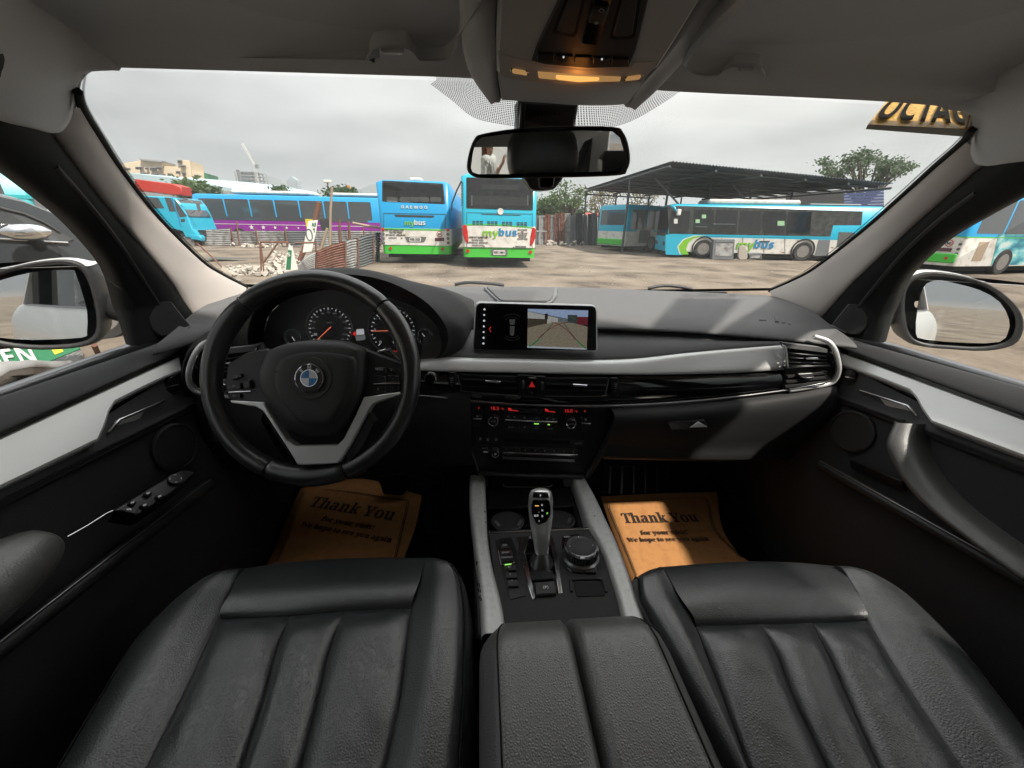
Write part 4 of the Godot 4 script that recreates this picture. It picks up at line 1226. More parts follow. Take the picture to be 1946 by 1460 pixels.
# ---------------------------------------------------------------- roof console, visors, mirror
func build_overhead() -> void:
	var o := group_node("roof_console", car)
	var p := Vector3(0, 1.453, -0.465)
	var n := Vector3(0, -0.9, 0.44).normalized()
	slab("console_body", o, M.console_plastic, [[950, -60], [943, 89], [944, 140], [956, 149], [1012, 157], [1099, 163], [1179, 160], [1217, 158], [1228, 150], [1250, 132], [1290, 70], [1370, -60]], p, n, 0.03, 0.004)
	slab("switch_panel", o, M.black, [[1090, -60], [1061, 0], [1020, 87], [1010, 118], [1036, 125], [1115, 132], [1195, 130], [1209, 97], [1233, 0], [1245, -60]], p + n * 0.002, n, 0.006, 0.002)
	for q in [[[1085, -30], [1121, -30], [1095, 74], [1047, 65]], [[1184, -30], [1224, -30], [1208, 75], [1155, 78]]]:
		slab("grille_frame", o, M.black_seal, q, p + n * 0.0025, n, 0.004, 0.001, 0.006)
		var a := inset(pts_on(q, p + n * 0.004, n), 0.004)
		var b := inset(pts_on(q, p + n * 0.004, n), -0.004)
		plate("speaker_grille", o, M.airbag_skin, a if (a[0] - a[2]).length() < (b[0] - b[2]).length() else b, -n * 0.003, 0.0006, 0.005)
	slab("switch_strip", o, M.gloss_black, [[1140, -40], [1176, -40], [1139, 88], [1104, 84]], p + n * 0.004, n, 0.004, 0.001, 0.003)
	slab("roof_switch", o, M.panel_black, [[1128, 14], [1160, 18], [1146, 50], [1116, 46]], p + n * 0.009, n, 0.006, 0.002, 0.004)
	slab("switch_mark", o, M.grey_mark, [[1130, 42], [1137, 41], [1137, 46], [1130, 47]], p + n * 0.0095, n, 0.001, 0.0, 0.001)
	var dm := []
	for q in [[1143, 16], [1148, 20], [1142, 24], [1138, 20], [1143, 16]]: dm.append(on(q[0], q[1], p + n * 0.0096, n))
	rod("switch_mark", o, M.grey_mark, dm, 0.0004, 4)
	for k in 5:
		var x0 := 1021.0 + k * 35.5
		slab("lamp_switch", o, M.panel_black, [[x0, 103 + k * 2.2], [x0 + 33, 104 + k * 2.2], [x0 + 32, 118 + k * 2.0], [x0 - 1, 117 + k * 2.0]], p + n * 0.004, n, 0.004, 0.001, 0.002)
	for q in [[1071, 108], [1144, 112]]: turned("switch_light", o, M.white_led, [[0.0011, 0], [0.0011, 0.0008], [0.0, 0.001]], on(q[0], q[1], p + n * 0.0042, n), n, 10)
	# lamp: amber bar and two reading lights
	slab("lamp_bezel", o, M.console_gloss, [[947, 100], [1008, 118], [1036, 126], [1115, 134], [1196, 132], [1205, 118], [1248, 118], [1228, 148], [1217, 157], [1179, 159], [1099, 162], [1012, 156], [957, 148], [948, 138]], p + n * 0.0012, n, 0.004, 0.001)
	slab("lamp_lens", o, M.lamp_dim, [[1022, 140], [1100, 146], [1180, 150], [1178, 156], [1099, 158], [1024, 150]], p + n * 0.004, n, 0.003, 0.001)
	slab("lamp_core", o, M.lamp_amber, [[1055, 144], [1100, 147], [1140, 149], [1138, 155], [1099, 157], [1057, 152]], p + n * 0.0046, n, 0.002, 0.0008, 0.003)
	for q in [[[969, 131], [1004, 137], [1006, 146], [970, 140]], [[1187, 148], [1224, 143], [1218, 152], [1184, 156]]]:
		slab("reading_lamp_frame", o, M.chrome, q, p + n * 0.003, n, 0.003, 0.0008, 0.002)
		var cc := Vector3.ZERO
		var a := pts_on(q, p + n * 0.0036, n)
		for v in a: cc += v / 4.0
		for k in 4: a[k] = cc + (a[k] - cc) * 0.8
		plate("reading_lamp", o, M.lamp_dim, a, -n * 0.002, 0.0003, 0.002)
	var l := OmniLight3D.new()
	l.name = "roof_lamp_light"
	l.light_color = Color(1.0, 0.62, 0.28)
	l.light_energy = 0.00018
	l.omni_range = 3.0
	l.omni_attenuation = 2.0
	l.light_size = 0.015
	l.shadow_enabled = true
	o.add_child(l)
	l.position = on(1100, 151, p + n * 0.012, n)
	# cover in front of the lamp, above the mirror foot
	var ca := pts_z([[946, 142, -0.475], [1012, 153, -0.475], [1099, 160, -0.475], [1179, 157, -0.475], [1226, 150, -0.475]])
	var cb := pts_z([[950, 170, -0.51], [1015, 176, -0.515], [1095, 182, -0.515], [1170, 182, -0.515], [1206, 178, -0.51]])
	var cc2 := pts_z([[954, 190, -0.55], [1015, 194, -0.56], [1092, 199, -0.56], [1160, 200, -0.56], [1188, 198, -0.55]])
	sheet("front_cover", o, M.visor_skin, [offs(ca, 0, 0.01, 0.0), ca, cb, cc2, offs(cc2, 0, 0.03, -0.01)], 4, 4)
	# folds of lining that run down on each side
	var f0 := pts_z([[872, -60, -0.40], [878, 60, -0.45], [886, 120, -0.50], [905, 160, -0.54], [932, 196, -0.565]])
	var f1 := pts_z([[915, -60, -0.385], [915, 60, -0.43], [918, 120, -0.475], [925, 160, -0.515], [940, 195, -0.55]])
	var f2 := pts_z([[948, -60, -0.40], [944, 60, -0.44], [944, 120, -0.475], [947, 160, -0.515], [952, 190, -0.555]])
	sheet("lining_fold", o, M.headliner, [offs(f0, 0, 0.03, -0.02), f0, f1, f2, offs(f2, 0, 0.03, 0)], 4, 4)
	var h0 := pts_z([[1460, -60, -0.40], [1385, 30, -0.44], [1310, 105, -0.49], [1245, 175, -0.535], [1208, 207, -0.565]])
	var h1 := pts_z([[1405, -60, -0.385], [1340, 30, -0.43], [1275, 105, -0.475], [1225, 165, -0.52], [1200, 205, -0.55]])
	var h2 := pts_z([[1365, -60, -0.40], [1305, 40, -0.44], [1254, 120, -0.475], [1212, 165, -0.515], [1186, 198, -0.555]])
	sheet("lining_fold", o, M.headliner, [offs(h0, 0, 0.03, -0.02), h0, h1, h2, offs(h2, 0, 0.03, 0)], 4, 4)
	# ---- visors
	var vp := Vector3(0, 1.478, -0.515)
	var vn := Vector3(0, -1, 0.11).normalized()
	for q in [[[-40, -90], [-30, 30], [40, 60], [110, 78], [150, 86], [170, 98], [195, 107], [300, 110], [690, 118], [703, 113], [712, 100], [735, 95], [768, 96], [780, 104], [790, 116], [805, 120], [845, 119], [866, 106], [873, 80], [878, -90]], [[1500, -90], [1402, 12], [1330, 78], [1300, 118], [1299, 134], [1323, 147], [1364, 147], [1384, 135], [1400, 130], [1440, 131], [1449, 149], [1467, 158], [1570, 169], [1707, 182], [1844, 190], [1875, 187], [1897, 177], [1960, 168], [2020, 150], [2020, -90]]]:
		var a := cr(pts_on(q, vp, vn), 3, true)
		var st := new_st()
		prism(st, a, -vn * 0.02, 0.005)
		var v := put("sun_visor", st, M.visor_skin, car)
		if q[0][0] > 0: tag(v, "passenger's grey fabric sun visor folded up")
		var cp := [[722, 98], [770, 99], [766, 106], [728, 105]] if q[0][0] < 0 else [[1402, 133], [1432, 133], [1428, 143], [1408, 143]]
		slab("clip", v, M.console_plastic, cp, vp - vn * 0.004, vn, 0.012, 0.002, 0.003)
	# ---- rear view mirror
	var r := group_node("rear_view_mirror", car)
	var mp := Vector3(-0.012, 1.385, -0.55)
	var mn := Vector3(-0.27, -0.085, 0.95).normalized()
	var hx := [[886, 319], [890, 290], [900, 264], [916, 254], [989, 243], [1088, 239], [1168, 241], [1184, 250], [1194, 272], [1198, 303], [1192, 323], [1178, 333], [1088, 337], [969, 339], [914, 339], [894, 333]]
	var a := cr(pts_on(hx, mp, mn), 3, true)
	var st := new_st()
	var c0 := Vector3.ZERO
	for v in a: c0 += v / a.size()
	var rows := []
	for q in [[0.93, 0.0], [0.975, 0.003], [1.0, -0.003], [1.0, -0.012], [0.93, -0.026], [0.6, -0.038], [0.2, -0.042]]:
		var row := []
		for v in a: row.append(c0 + (v - c0) * q[0] + mn * q[1])
		rows.append(row)
	grid(st, rows, true)
	put("housing", st, M.black, r)
	slab("glass", r, M.mirror_dark, [[895, 319], [898, 295], [903, 272], [916, 261], [985, 252], [1108, 248], [1164, 250], [1178, 262], [1184, 282], [1188, 303], [1185, 316], [1172, 325], [1088, 328], [969, 331], [908, 331], [898, 327]], mp + mn * 0.0008, mn, 0.002, 0.0)
	# foot of the mirror on the glass, with the sensor box
	var sa := pts_z([[985, 190, -0.58], [1100, 195, -0.58], [1096, 225, -0.60], [1088, 262, -0.60], [982, 262, -0.60], [985, 225, -0.60]])
	plate("foot", r, M.black, sa, Vector3(0, 0.01, -0.07), 0.004)
	plate("foot_ridge", r, M.panel_black, pts_z([[990, 195, -0.572], [1000, 195, -0.572], [997, 258, -0.59], [986, 258, -0.59]]), Vector3(0, 0, -0.02), 0.003)
	var bx := cr(pts_z([[997, 325, -0.575], [1070, 325, -0.575], [1060, 352, -0.58], [1048, 360, -0.58], [1015, 361, -0.58], [1004, 350, -0.58]]), 2, true)
	plate("sensor_box", r, M.black, bx, Vector3(0, 0.0, -0.03), 0.003)
	plate("sensor_window", r, M.gloss_black, pts_z([[1024, 335, -0.573], [1054, 335, -0.573], [1051, 355, -0.576], [1027, 356, -0.576]]), Vector3(0, 0, -0.006), 0.001, 0.004)
	var rp := pts_z([[1023, 337, -0.5725], [1025, 355, -0.5745], [1030, 358, -0.5745], [1049, 357, -0.5745], [1054, 337, -0.5725]])
	rod("sensor_rim", r, M.dark_chrome, cr(rp, 4), 0.0008, 5)

# ---------------------------------------------------------------- console between the seats, armrest
func build_console() -> void:
	var o := group_node("centre_console", car)
	var p := Vector3(0, 0.71, -0.5)
	var n := Vector3(0, 1, -0.10).normalized()
	var fw := Vector3(0, 0, -1)
	slab("console_body", o, M.black, [[896, 905], [1112, 905], [1215, 1150], [1240, 1210], [905, 1210], [900, 1100]], p - n * 0.03, n, 0.25, 0.004)
	for q in [[[[893, 906], [893, 960], [897, 996], [903, 1050], [909, 1092], [914, 1168], [916, 1210]], [[921, 908], [923, 960], [925, 1007], [930, 1050], [937, 1084], [953, 1150], [962, 1205]]], [[[1087, 908], [1103, 950], [1118, 996], [1134, 1025], [1150, 1060], [1174, 1135], [1188, 1200]], [[1110, 908], [1131, 945], [1152, 990], [1170, 1028], [1192, 1085], [1212, 1145], [1232, 1200]]]]:
		var a := pts_on(q[0], p + n * 0.006, n)
		var b := pts_on(q[1], p + n * 0.006, n)
		var mid := []
		for i in a.size(): mid.append(a[i].lerp(b[i], 0.5) + n * 0.004)
		sheet("silver_rail", o, M.worn_silver, [offs(a, 0, -0.05, 0), a, mid, b, offs(b, 0, -0.05, 0)], 4, 3)
	# paint chipped off the rails along their inner edges
	for q in [[919, 965], [921, 972], [920, 985], [922, 992], [903, 1012], [906, 1068], [908, 1105], [911, 1110], [909, 1118], [913, 1122], [912, 1132], [914, 1138], [1117, 955], [1121, 962], [1126, 975], [1130, 981], [1183, 1085], [1186, 1078]]:
		var fl := []
		var ctr := on(q[0], q[1], p + n * 0.0105, n)
		for k in 7:
			var t := TAU * k / 7
			fl.append(ctr + Vector3(cos(t) * rng.randf_range(0.0006, 0.0018), 0, sin(t) * rng.randf_range(0.001, 0.0032)))
		plate("paint_chip", o, M.black, fl, -n * 0.006)
	slab("cup_holder_tray", o, M.gloss_black, [[924, 925], [1090, 925], [1126, 1004], [927, 1011]], p - n * 0.028, n, 0.01, 0.0)
	for q in [[965, 990, 0.037], [1062, 987, 0.037]]:
		turned("cup_holder", o, M.black, [[q[2], 0.0], [q[2] - 0.003, 0.002], [q[2] - 0.004, -0.03]], on(q[0], q[1], p - n * 0.024, n), n, 36)
	for q in [[945, 995, 0.5], [988, 994, -0.5], [1082, 990, -0.5]]:
		block("cup_holder_tab", o, M.dark_chrome, on(q[0], q[1], p - n * 0.022, n), Vector3(0.006, 0.004, 0.018), Basis(Vector3.UP, q[2]), 0.001)
	slab("cubby_lid", o, M.panel_black, [[926, 930], [1085, 926], [1092, 962], [927, 965]], p - n * 0.012, n, 0.006, 0.002, 0.004)
	var cl := []
	for q in [[956, 920], [962, 925], [1000, 926], [1044, 925], [1050, 919]]: cl.append(on(q[0], q[1], p - n * 0.01, n))
	rod("cubby_handle", o, M.dark_chrome, cr(cl, 4), 0.0012, 6)
	slab("tray_edge", o, M.chrome, [[929, 1008], [1127, 1001], [1128, 1004.5], [930, 1012]], p + n * 0.003, n, 0.006, 0.0008)
	slab("console_top", o, M.dash_low, [[929, 1012], [1128, 1005], [1150, 1058], [1176, 1132], [1190, 1200], [962, 1200], [938, 1085]], p, n, 0.02, 0.001)
	# left key column
	slab("key_plate", o, M.panel_black, [[940, 1030], [952, 1023], [972, 1022], [980, 1040], [1000, 1132], [970, 1140], [958, 1100]], p + n * 0.0012, n, 0.004, 0.0006, 0.004)
	for q in [[950, 1034, 968, 1042], [965, 1074, 981, 1084], [960, 1088, 984, 1098], [964, 1102, 986, 1114]]:
		slab("console_key", o, M.black, [[q[0], q[1]], [q[2] - 2, q[1] - 0.5], [q[2], q[3]], [q[0] + 2, q[3] + 0.5]], p + n * 0.005, n, 0.006, 0.001, 0.001)
	slab("sport_switch_frame", o, M.chrome, [[946, 1046], [972, 1043], [979, 1069], [952, 1073]], p + n * 0.004, n, 0.005, 0.0008, 0.002)
	slab("sport_switch", o, M.panel_black, [[949, 1048], [970, 1045.5], [976, 1067], [954, 1070]], p + n * 0.0065, n, 0.004, 0.001, 0.001)
	slab("switch_light", o, M.green_led, [[959, 1072.5], [972, 1071], [972, 1072.5], [959, 1074]], p + n * 0.0045, n, 0.001, 0.0)
	for q in [["OFF", 959, 1037, 3], ["SPORT", 961, 1051, 2.8], ["COMFORT", 963, 1060, 2.4], ["P/", 968, 1079, 3.6], ["o", 970, 1092, 4], ["~", 973, 1104, 6]]:
		text_on("key_lettering", o, M.white_mark, q[0], q[1], q[2], p + n * 0.0068, n, q[3], fw)
	# gear gate and lever
	var gf := [[982, 1020], [1008, 1019], [1003, 1030], [997, 1050], [1004, 1075], [1018, 1133], [1012, 1140], [998, 1090], [986, 1048]]
	slab("gate_frame", o, M.chrome, gf, p + n * 0.003, n, 0.005, 0.001)
	slab("gate_frame", o, M.chrome, [[1043, 1016], [1049, 1018], [1060, 1050], [1069, 1126], [1062, 1128], [1054, 1070], [1046, 1040]], p + n * 0.003, n, 0.005, 0.001)
	slab("gate_floor", o, M.gloss_black, [[1005, 1025], [1044, 1022], [1055, 1070], [1062, 1128], [1018, 1133], [1003, 1075], [999, 1050]], p + n * 0.0005, n, 0.004, 0.0)
	slab("parking_brake_plate", o, M.panel_black, [[1008, 1085], [1050, 1083], [1053, 1100], [1010, 1103]], p + n * 0.004, n, 0.006, 0.001, 0.002)
	slab("parking_brake_key", o, M.black, [[1014, 1106], [1055, 1103], [1058, 1128], [1018, 1131]], p + n * 0.006, n, 0.008, 0.002, 0.003)
	text_on("parking_brake_mark", o, M.white_mark, "(P)", 1037, 1117, p + n * 0.0064, n, 6.0, fw, "Droid Sans", 700)
	build_lever()
	# round controller
	var kp := on(1103, 1062, p, n)
	slab("controller_base", o, M.gloss_black, [[1066, 1020], [1100, 1014], [1136, 1050], [1137, 1082], [1128, 1090], [1088, 1088], [1072, 1075]], p + n * 0.002, n, 0.006, 0.001, 0.006)
	turned("controller_foot", o, M.dark_chrome, [[0.034, 0.0], [0.034, 0.006], [0.031, 0.009]], kp, n, 40)
	turned("controller_grip", o, M.black, [[0.0295, 0.008], [0.0295, 0.022], [0.029, 0.024]], kp, n, 48)
	for k in 36:
		var t := TAU * k / 36
		var b := basis_of(n, Vector3.BACK)
		var dir := b.x * cos(t) + b.y * sin(t)
		block("controller_rib", o, M.dark_chrome, kp + dir * 0.0297 + n * 0.015, Vector3(0.0012, 0.0014, 0.012), Basis(dir, n.cross(dir), n))
	turned("controller_ring", o, M.chrome, [[0.0305, 0.023], [0.031, 0.026], [0.0295, 0.029], [0.0265, 0.029]], kp, n, 48)
	turned("controller_pad", o, M.black, [[0.0268, 0.026], [0.0266, 0.029], [0.02, 0.0278], [0.0, 0.0275]], kp, n, 40)
	for q in [[1, 0], [-1, 0], [0, 1], [0, -1]]:
		turned("controller_mark", o, M.white_mark, [[0.0011, 0], [0.0011, 0.0004], [0, 0.0004]], kp + n * 0.0285 + Vector3(q[0] * 0.0215, 0, q[1] * 0.0215), n, 8)
	for q in [[[1086, 1079], [1108, 1081], [1108, 1088], [1088, 1086]], [[1111, 1081], [1134, 1081], [1133, 1088], [1111, 1088]]]: slab("controller_key", o, M.black, q, p + n * 0.0042, n, 0.004, 0.0008, 0.001)
	for q in [["BACK", 1097, 1079.5, 2.8], ["OPTION", 1121, 1080, 2.6], ["MENU", 1078, 1021, 2.8]]: text_on("key_lettering", o, M.white_mark, q[0], q[1], q[2], p + n * 0.0045, n, q[3], fw)
	slab("coin_tray", o, M.black_seal, [[1090, 1107], [1142, 1105], [1151, 1132], [1096, 1134]], p + n * 0.0012, n, 0.003, 0.0, 0.004)
	var ct := []
	for q in [[1086, 1125], [1084, 1108], [1090, 1102], [1138, 1101], [1146, 1106], [1152, 1126]]: ct.append(on(q[0], q[1], p + n * 0.001, n))
	rod("coin_tray_lip", o, M.dash_low, cr(ct, 4), 0.0028, 6)
	# ---- armrest: two padded lids
	var ar := group_node("armrest", car)
	for q in [[-0.122, -0.003], [0.003, 0.128]]:
		var rows := []
		for i in 25:
			var t := i / 24.0
			var z := lerpf(-0.285, 0.30, pow(t, 1.35))
			var fr := clampf((z + 0.285) / 0.07, 0, 1)
			var top := 0.803 + 0.010 * t - 0.055 * pow(1.0 - fr, 2.2)
			var row := []
			for j in 17:
				var u := j / 16.0
				var x := lerpf(q[0], q[1], u)
				var side := u if q[0] < 0 else 1.0 - u       # 0 at the outer side
				var outer_in := 0.022 * pow(1.0 - fr, 2.0) * (1.0 - side)
				if q[0] < 0: x += outer_in
				else: x -= outer_in
				var e1 := pow(1.0 - clampf(side / 0.28, 0, 1), 2.2) * 0.034
				var e2 := pow(1.0 - clampf((1.0 - side) / 0.06, 0, 1), 2.0) * 0.010
				row.append(Vector3(x, top - e1 - e2, z))
			row.push_front(row[0] + Vector3(0, -0.13, 0))
			row.append(row[-1] + Vector3(0, -0.04, 0))
			rows.append(row)
		var fro := []
		for v in rows[0]: fro.append(Vector3(v.x, minf(v.y, 0.75) - 0.06, v.z + 0.003))
		rows.push_front(fro)
		var st := new_st()
		grid(st, rows)
		var lid := put("lid", st, M.armrest_leather, ar)
		# seam piping along the outer shoulder
		var sm := []
		for i in range(2, 25):
			var r: Array = rows[i]
			sm.append((r[4] if q[0] < 0 else r[r.size() - 5]) + Vector3(0, 0.0007, 0))
		rod("seam", lid, M.black_seal, sm, 0.0011, 5)
		var sts := new_st()
		for i in range(0, sm.size() - 1):
			var seg: Vector3 = sm[i + 1] - sm[i]
			var cnt := maxi(1, int(seg.length() / 0.0045))
			for k in cnt:
				var v: Vector3 = sm[i] + seg * (k / float(cnt)) + Vector3(0.0035 if q[0] < 0 else -0.0035, 0.0012, 0)
				box(sts, v, Vector3(0.0007, 0.0007, 0.003), Basis.looking_at(seg.normalized()))
		tag(put("stitching", sts, M.grey_mark, lid), "", "", "", "stuff")

func build_lever() -> void:
	var o := group_node("gear_lever", car)
	# axis of the lever from its boot up and forward
	var base := aty(1029, 1075, 0.712)
	var low := atx(1029, 1048, base.x + 0.001)
	low = atz(1029, 1050, base.z - 0.012)
	var neck := atz(1027, 1015, base.z - 0.028)
	var top := atz(1027, 936, base.z - 0.052)
	var ax := (top - low).normalized()
	var sx := Vector3.RIGHT
	var back := sx.cross(ax).normalized()
	if back.z < 0: back = -back
	rod("boot", o, M.wheel_leather, [base + Vector3(0, -0.005, 0.0), base.lerp(low, 0.45), low], [0.026, 0.021, 0.0125], 14)
	var rows := []
	for q in [[-0.02, 0.011, 0.012], [0.0, 0.012, 0.013], [0.03, 0.0165, 0.0165], [0.06, 0.021, 0.0185], [0.085, 0.0225, 0.018], [0.104, 0.0215, 0.016], [0.114, 0.018, 0.012], [0.1175, 0.010, 0.006]]:
		var row := []
		for k in 24:
			var t := TAU * k / 24
			var ct := cos(t)
			var sn := sin(t)
			row.append(low + ax * q[0] + sx * signf(ct) * pow(absf(ct), 0.75) * q[1] + back * signf(sn) * pow(absf(sn), 0.85) * q[2])
		rows.append(row)
	var st := new_st()
	grid(st, loft_cols(rows, 3), true)
	fill(st, rows[-1])
	put("knob", st, M.chrome_satin if M.has("chrome_satin") else mat("chrome_satin", lin(0.7, 0.7, 0.7), 0.25, 0.6), o)
	# face of the knob towards the driver
	var fp := low + ax * 0.08 + back * 0.0187
	var fnn := (back + ax * 0.02).normalized()
	slab("knob_face", o, M.gloss_black, [[1013, 951], [1044, 951], [1047, 968], [1046, 980], [1038, 993], [1024, 999], [1018, 994], [1011, 978], [1010, 965]], fp, fnn, 0.006, 0.0008, 0.003)
	slab("park_button", o, M.panel_black, [[1014, 937], [1041, 937], [1044, 947], [1012, 947]], fp + ax * 0.0 - fnn * 0.0012, fnn, 0.008, 0.001, 0.002)
	for q in [["P", 1027, 942, 4, 0], ["R", 1030, 960, 3.6, 0], ["N", 1030.5, 970, 3.6, 0], ["D", 1030.5, 981, 3.8, 0], ["M/S", 1019, 980, 3.2, 0], ["-", 1024, 973, 3, 0], ["+", 1024.5, 990, 3, 0], ["P", 1040, 976, 4, 1]]:
		text_on("shift_letter", o, M.green_led if q[4] else M.white_led, q[0], q[1], q[2], fp + fnn * 0.0004, fnn, q[3], ax)
	slab("shift_mark", o, M.lamp_amber, [[1017, 961], [1024, 961], [1024, 962.4], [1017, 962.4]], fp + fnn * 0.0006, fnn, 0.0006, 0.0)

func loft_cols(rows: Array, sv: int) -> Array:
	var o := []
	for i in range((rows.size() - 1) * sv + 1): o.append([])
	for j in rows[0].size():
		var col := []
		for i in rows.size(): col.append(rows[i][j])
		var c := cr(col, sv)
		for i in c.size(): o[i].append(c[i])
	return o

# ---------------------------------------------------------------- seats
func run_back(a: Array, z: float) -> Array:
	var p: Vector3 = a[-1]
	var d: Vector3 = a[-1] - a[-2]
	var o := a.duplicate()
	for k in [1.1, 2.5, 4.2, 6.4, 9.0]: o.append(p + d * k)
	return o
func pad(called: String, parent: Node, l: Array, r: Array, puff: float, nu := 12, nv := 56, wrinkle := 0.0026) -> MeshInstance3D:
	var a := resample(cr(l, 6), nv)
	var b := resample(cr(r, 6), nv)
	var nz := noise(FastNoiseLite.TYPE_SIMPLEX_SMOOTH, 16.0, 3, 90)
	var rows := []
	for i in nv:
		var v := float(i) / (nv - 1)
		var row := []
		for j in nu + 1:
			var u := float(j) / nu
			var q: Vector3 = a[i].lerp(b[i], u)
			var s := 1.0 - pow(absf(2.0 * u - 1.0), 3.5)
			var e := 1.0 - pow(1.0 - clampf(v / 0.06, 0, 1), 2.0)
			q.y += puff * s * e + nz.get_noise_3d(q.x * 1.2 + q.z * 0.5, 0, q.z * 2.2) * wrinkle * s
			row.append(q)
		row.push_front(row[0] + Vector3(0, -0.012, 0))
		row.append(row[-1] + Vector3(0, -0.012, 0))
		rows.append(row)
	var fr := []
	for q in rows[0]: fr.append(q + Vector3(0, -0.012, 0))
	rows.push_front(fr)
	var st := new_st()
	grid(st, rows)
	return put(called, st, M.leather, parent)

func build_seat(d: Dictionary, called_label: String) -> void:
	var o := group_node("seat", car)
	tag(o, called_label)
	var y := 0.745
	for k in 3:
		pad("fluted_panel", o, run_back(pts_y(d.s[k], y), 0.25), run_back(pts_y(d.s[k + 1], y), 0.25), 0.012)
	# front pad rolling over the front edge
	var f0 := pts_y(d.f[2], y - 0.004)
	var f1 := pts_y(d.f[1], y + 0.008)
	var f2 := pts_y(d.f[0], y - 0.012)
	var f3 := offs(f2, 0, -0.03, -0.016)
	var f4 := offs(f2, 0, -0.10, -0.012)
	var f5 := offs(f2, 0, -0.24, 0.02)
	var sd := new_st()
	grid(sd, loft_rows([offs(f0, 0, -0.015, 0), f0, blend(f0, f1, 0.25, 0.007), f1, f2, f3, f4, f5], 6, 5))
	put("front_pad", sd, M.leather, o)
	for b in [[d.bi, d.bo, -1], [d.ci, d.co, 1]]:
		var inn := run_back(pts_y(b[0], y), 0.25)
		var out := run_back(pts_y(b[1], y + 0.005), 0.25)
		var rows := []
		rows.append(offs(inn, 0, -0.012, 0))
		rows.append(inn)
		rows.append(swell(inn, out, 0.2, 0.009))
		rows.append(swell(inn, out, 0.5, 0.018))
		rows.append(swell(inn, out, 0.82, 0.012))
		rows.append(out)
		rows.append(offs(out, 0.012 * b[2], -0.03, -0.006))
		rows.append(offs(out, 0.016 * b[2], -0.09, -0.004))
		rows.append(offs(out, 0.006 * b[2], -0.24, 0.01))
		# the bolster's nose curls down over the seat's front
		for k in rows.size():
			var r: Array = rows[k]
			var p: Vector3 = r[0]
			r.push_front(p + Vector3(0, -0.03, -0.012))
			r.push_front(p + Vector3(0, -0.12, 0.0))
		var st := new_st()
		grid(st, loft_rows(rows, 5, 4))
		put("bolster", st, M.leather, o)
		# piping and stitches on the outer shoulder
		var pp := offs(cr(out, 8), 0.004 * b[2], -0.003, 0)
		rod("piping", o, M.black_seal, pp, 0.0016, 6)
		var sts := new_st()
		var fine := resample(pp, 110)
		for k in 109:
			var seg: Vector3 = fine[k + 1] - fine[k]
			box(sts, fine[k] + Vector3(-0.005 * b[2], 0.0035, 0), Vector3(0.0007, 0.0007, seg.length() * 0.6), Basis.looking_at(seg.normalized()))
		tag(put("stitching", sts, M.grey_mark, o), "", "", "", "stuff")
	# frame of the seat and the backrest behind
	var cx: float = d.cx
	block("seat_base", o, M.black, Vector3(cx, 0.50, -0.12), Vector3(0.36, 0.16, 0.5), Basis.IDENTITY, 0.03)
	var rows := []
	for q in [[0.70, 0.22, 0.16], [0.80, 0.24, 0.17], [1.0, 0.25, 0.20], [1.20, 0.24, 0.24], [1.26, 0.19, 0.25]]:
		var row := []
		for k in 20:
			var t := TAU * k / 20
			row.append(Vector3(cx + signf(cos(t)) * pow(absf(cos(t)), 0.6) * q[1], q[0], q[2] + sin(t) * 0.07 + 0.03 * pow(absf(cos(t)), 3.0) * -1.0))
		rows.append(row)
	var st2 := new_st()
	grid(st2, rows, true)
	fill(st2, rows[-1])
	put("backrest", st2, M.leather, o)
	var hr := []
	for q in [[1.28, 0.09, 0.02], [1.30, 0.125, 0.05], [1.36, 0.135, 0.06], [1.42, 0.115, 0.055], [1.45, 0.07, 0.03]]:
		var row := []
		for k in 20:
			var t := TAU * k / 20
			row.append(Vector3(cx + signf(cos(t)) * pow(absf(cos(t)), 0.7) * q[1], q[0], 0.29 + sin(t) * q[2]))
		hr.append(row)
	st2 = new_st()
	grid(st2, loft_cols(hr, 3), true)
	fill(st2, hr[-1]); fill(st2, hr[0])
	put("headrest", st2, M.leather, o)

func blend(a: Array, b: Array, t: float, lift: float) -> Array:
	var o := []
	for i in a.size(): o.append(a[i].lerp(b[i], t) + Vector3(0, lift, 0))
	return o

func swell(a: Array, b: Array, t: float, lift: float) -> Array:
	var o := []
	for i in a.size(): o.append(a[i].lerp(b[i], t) + Vector3(0, lift * minf(1.0, 0.25 + 0.3 * i), 0))
	return o

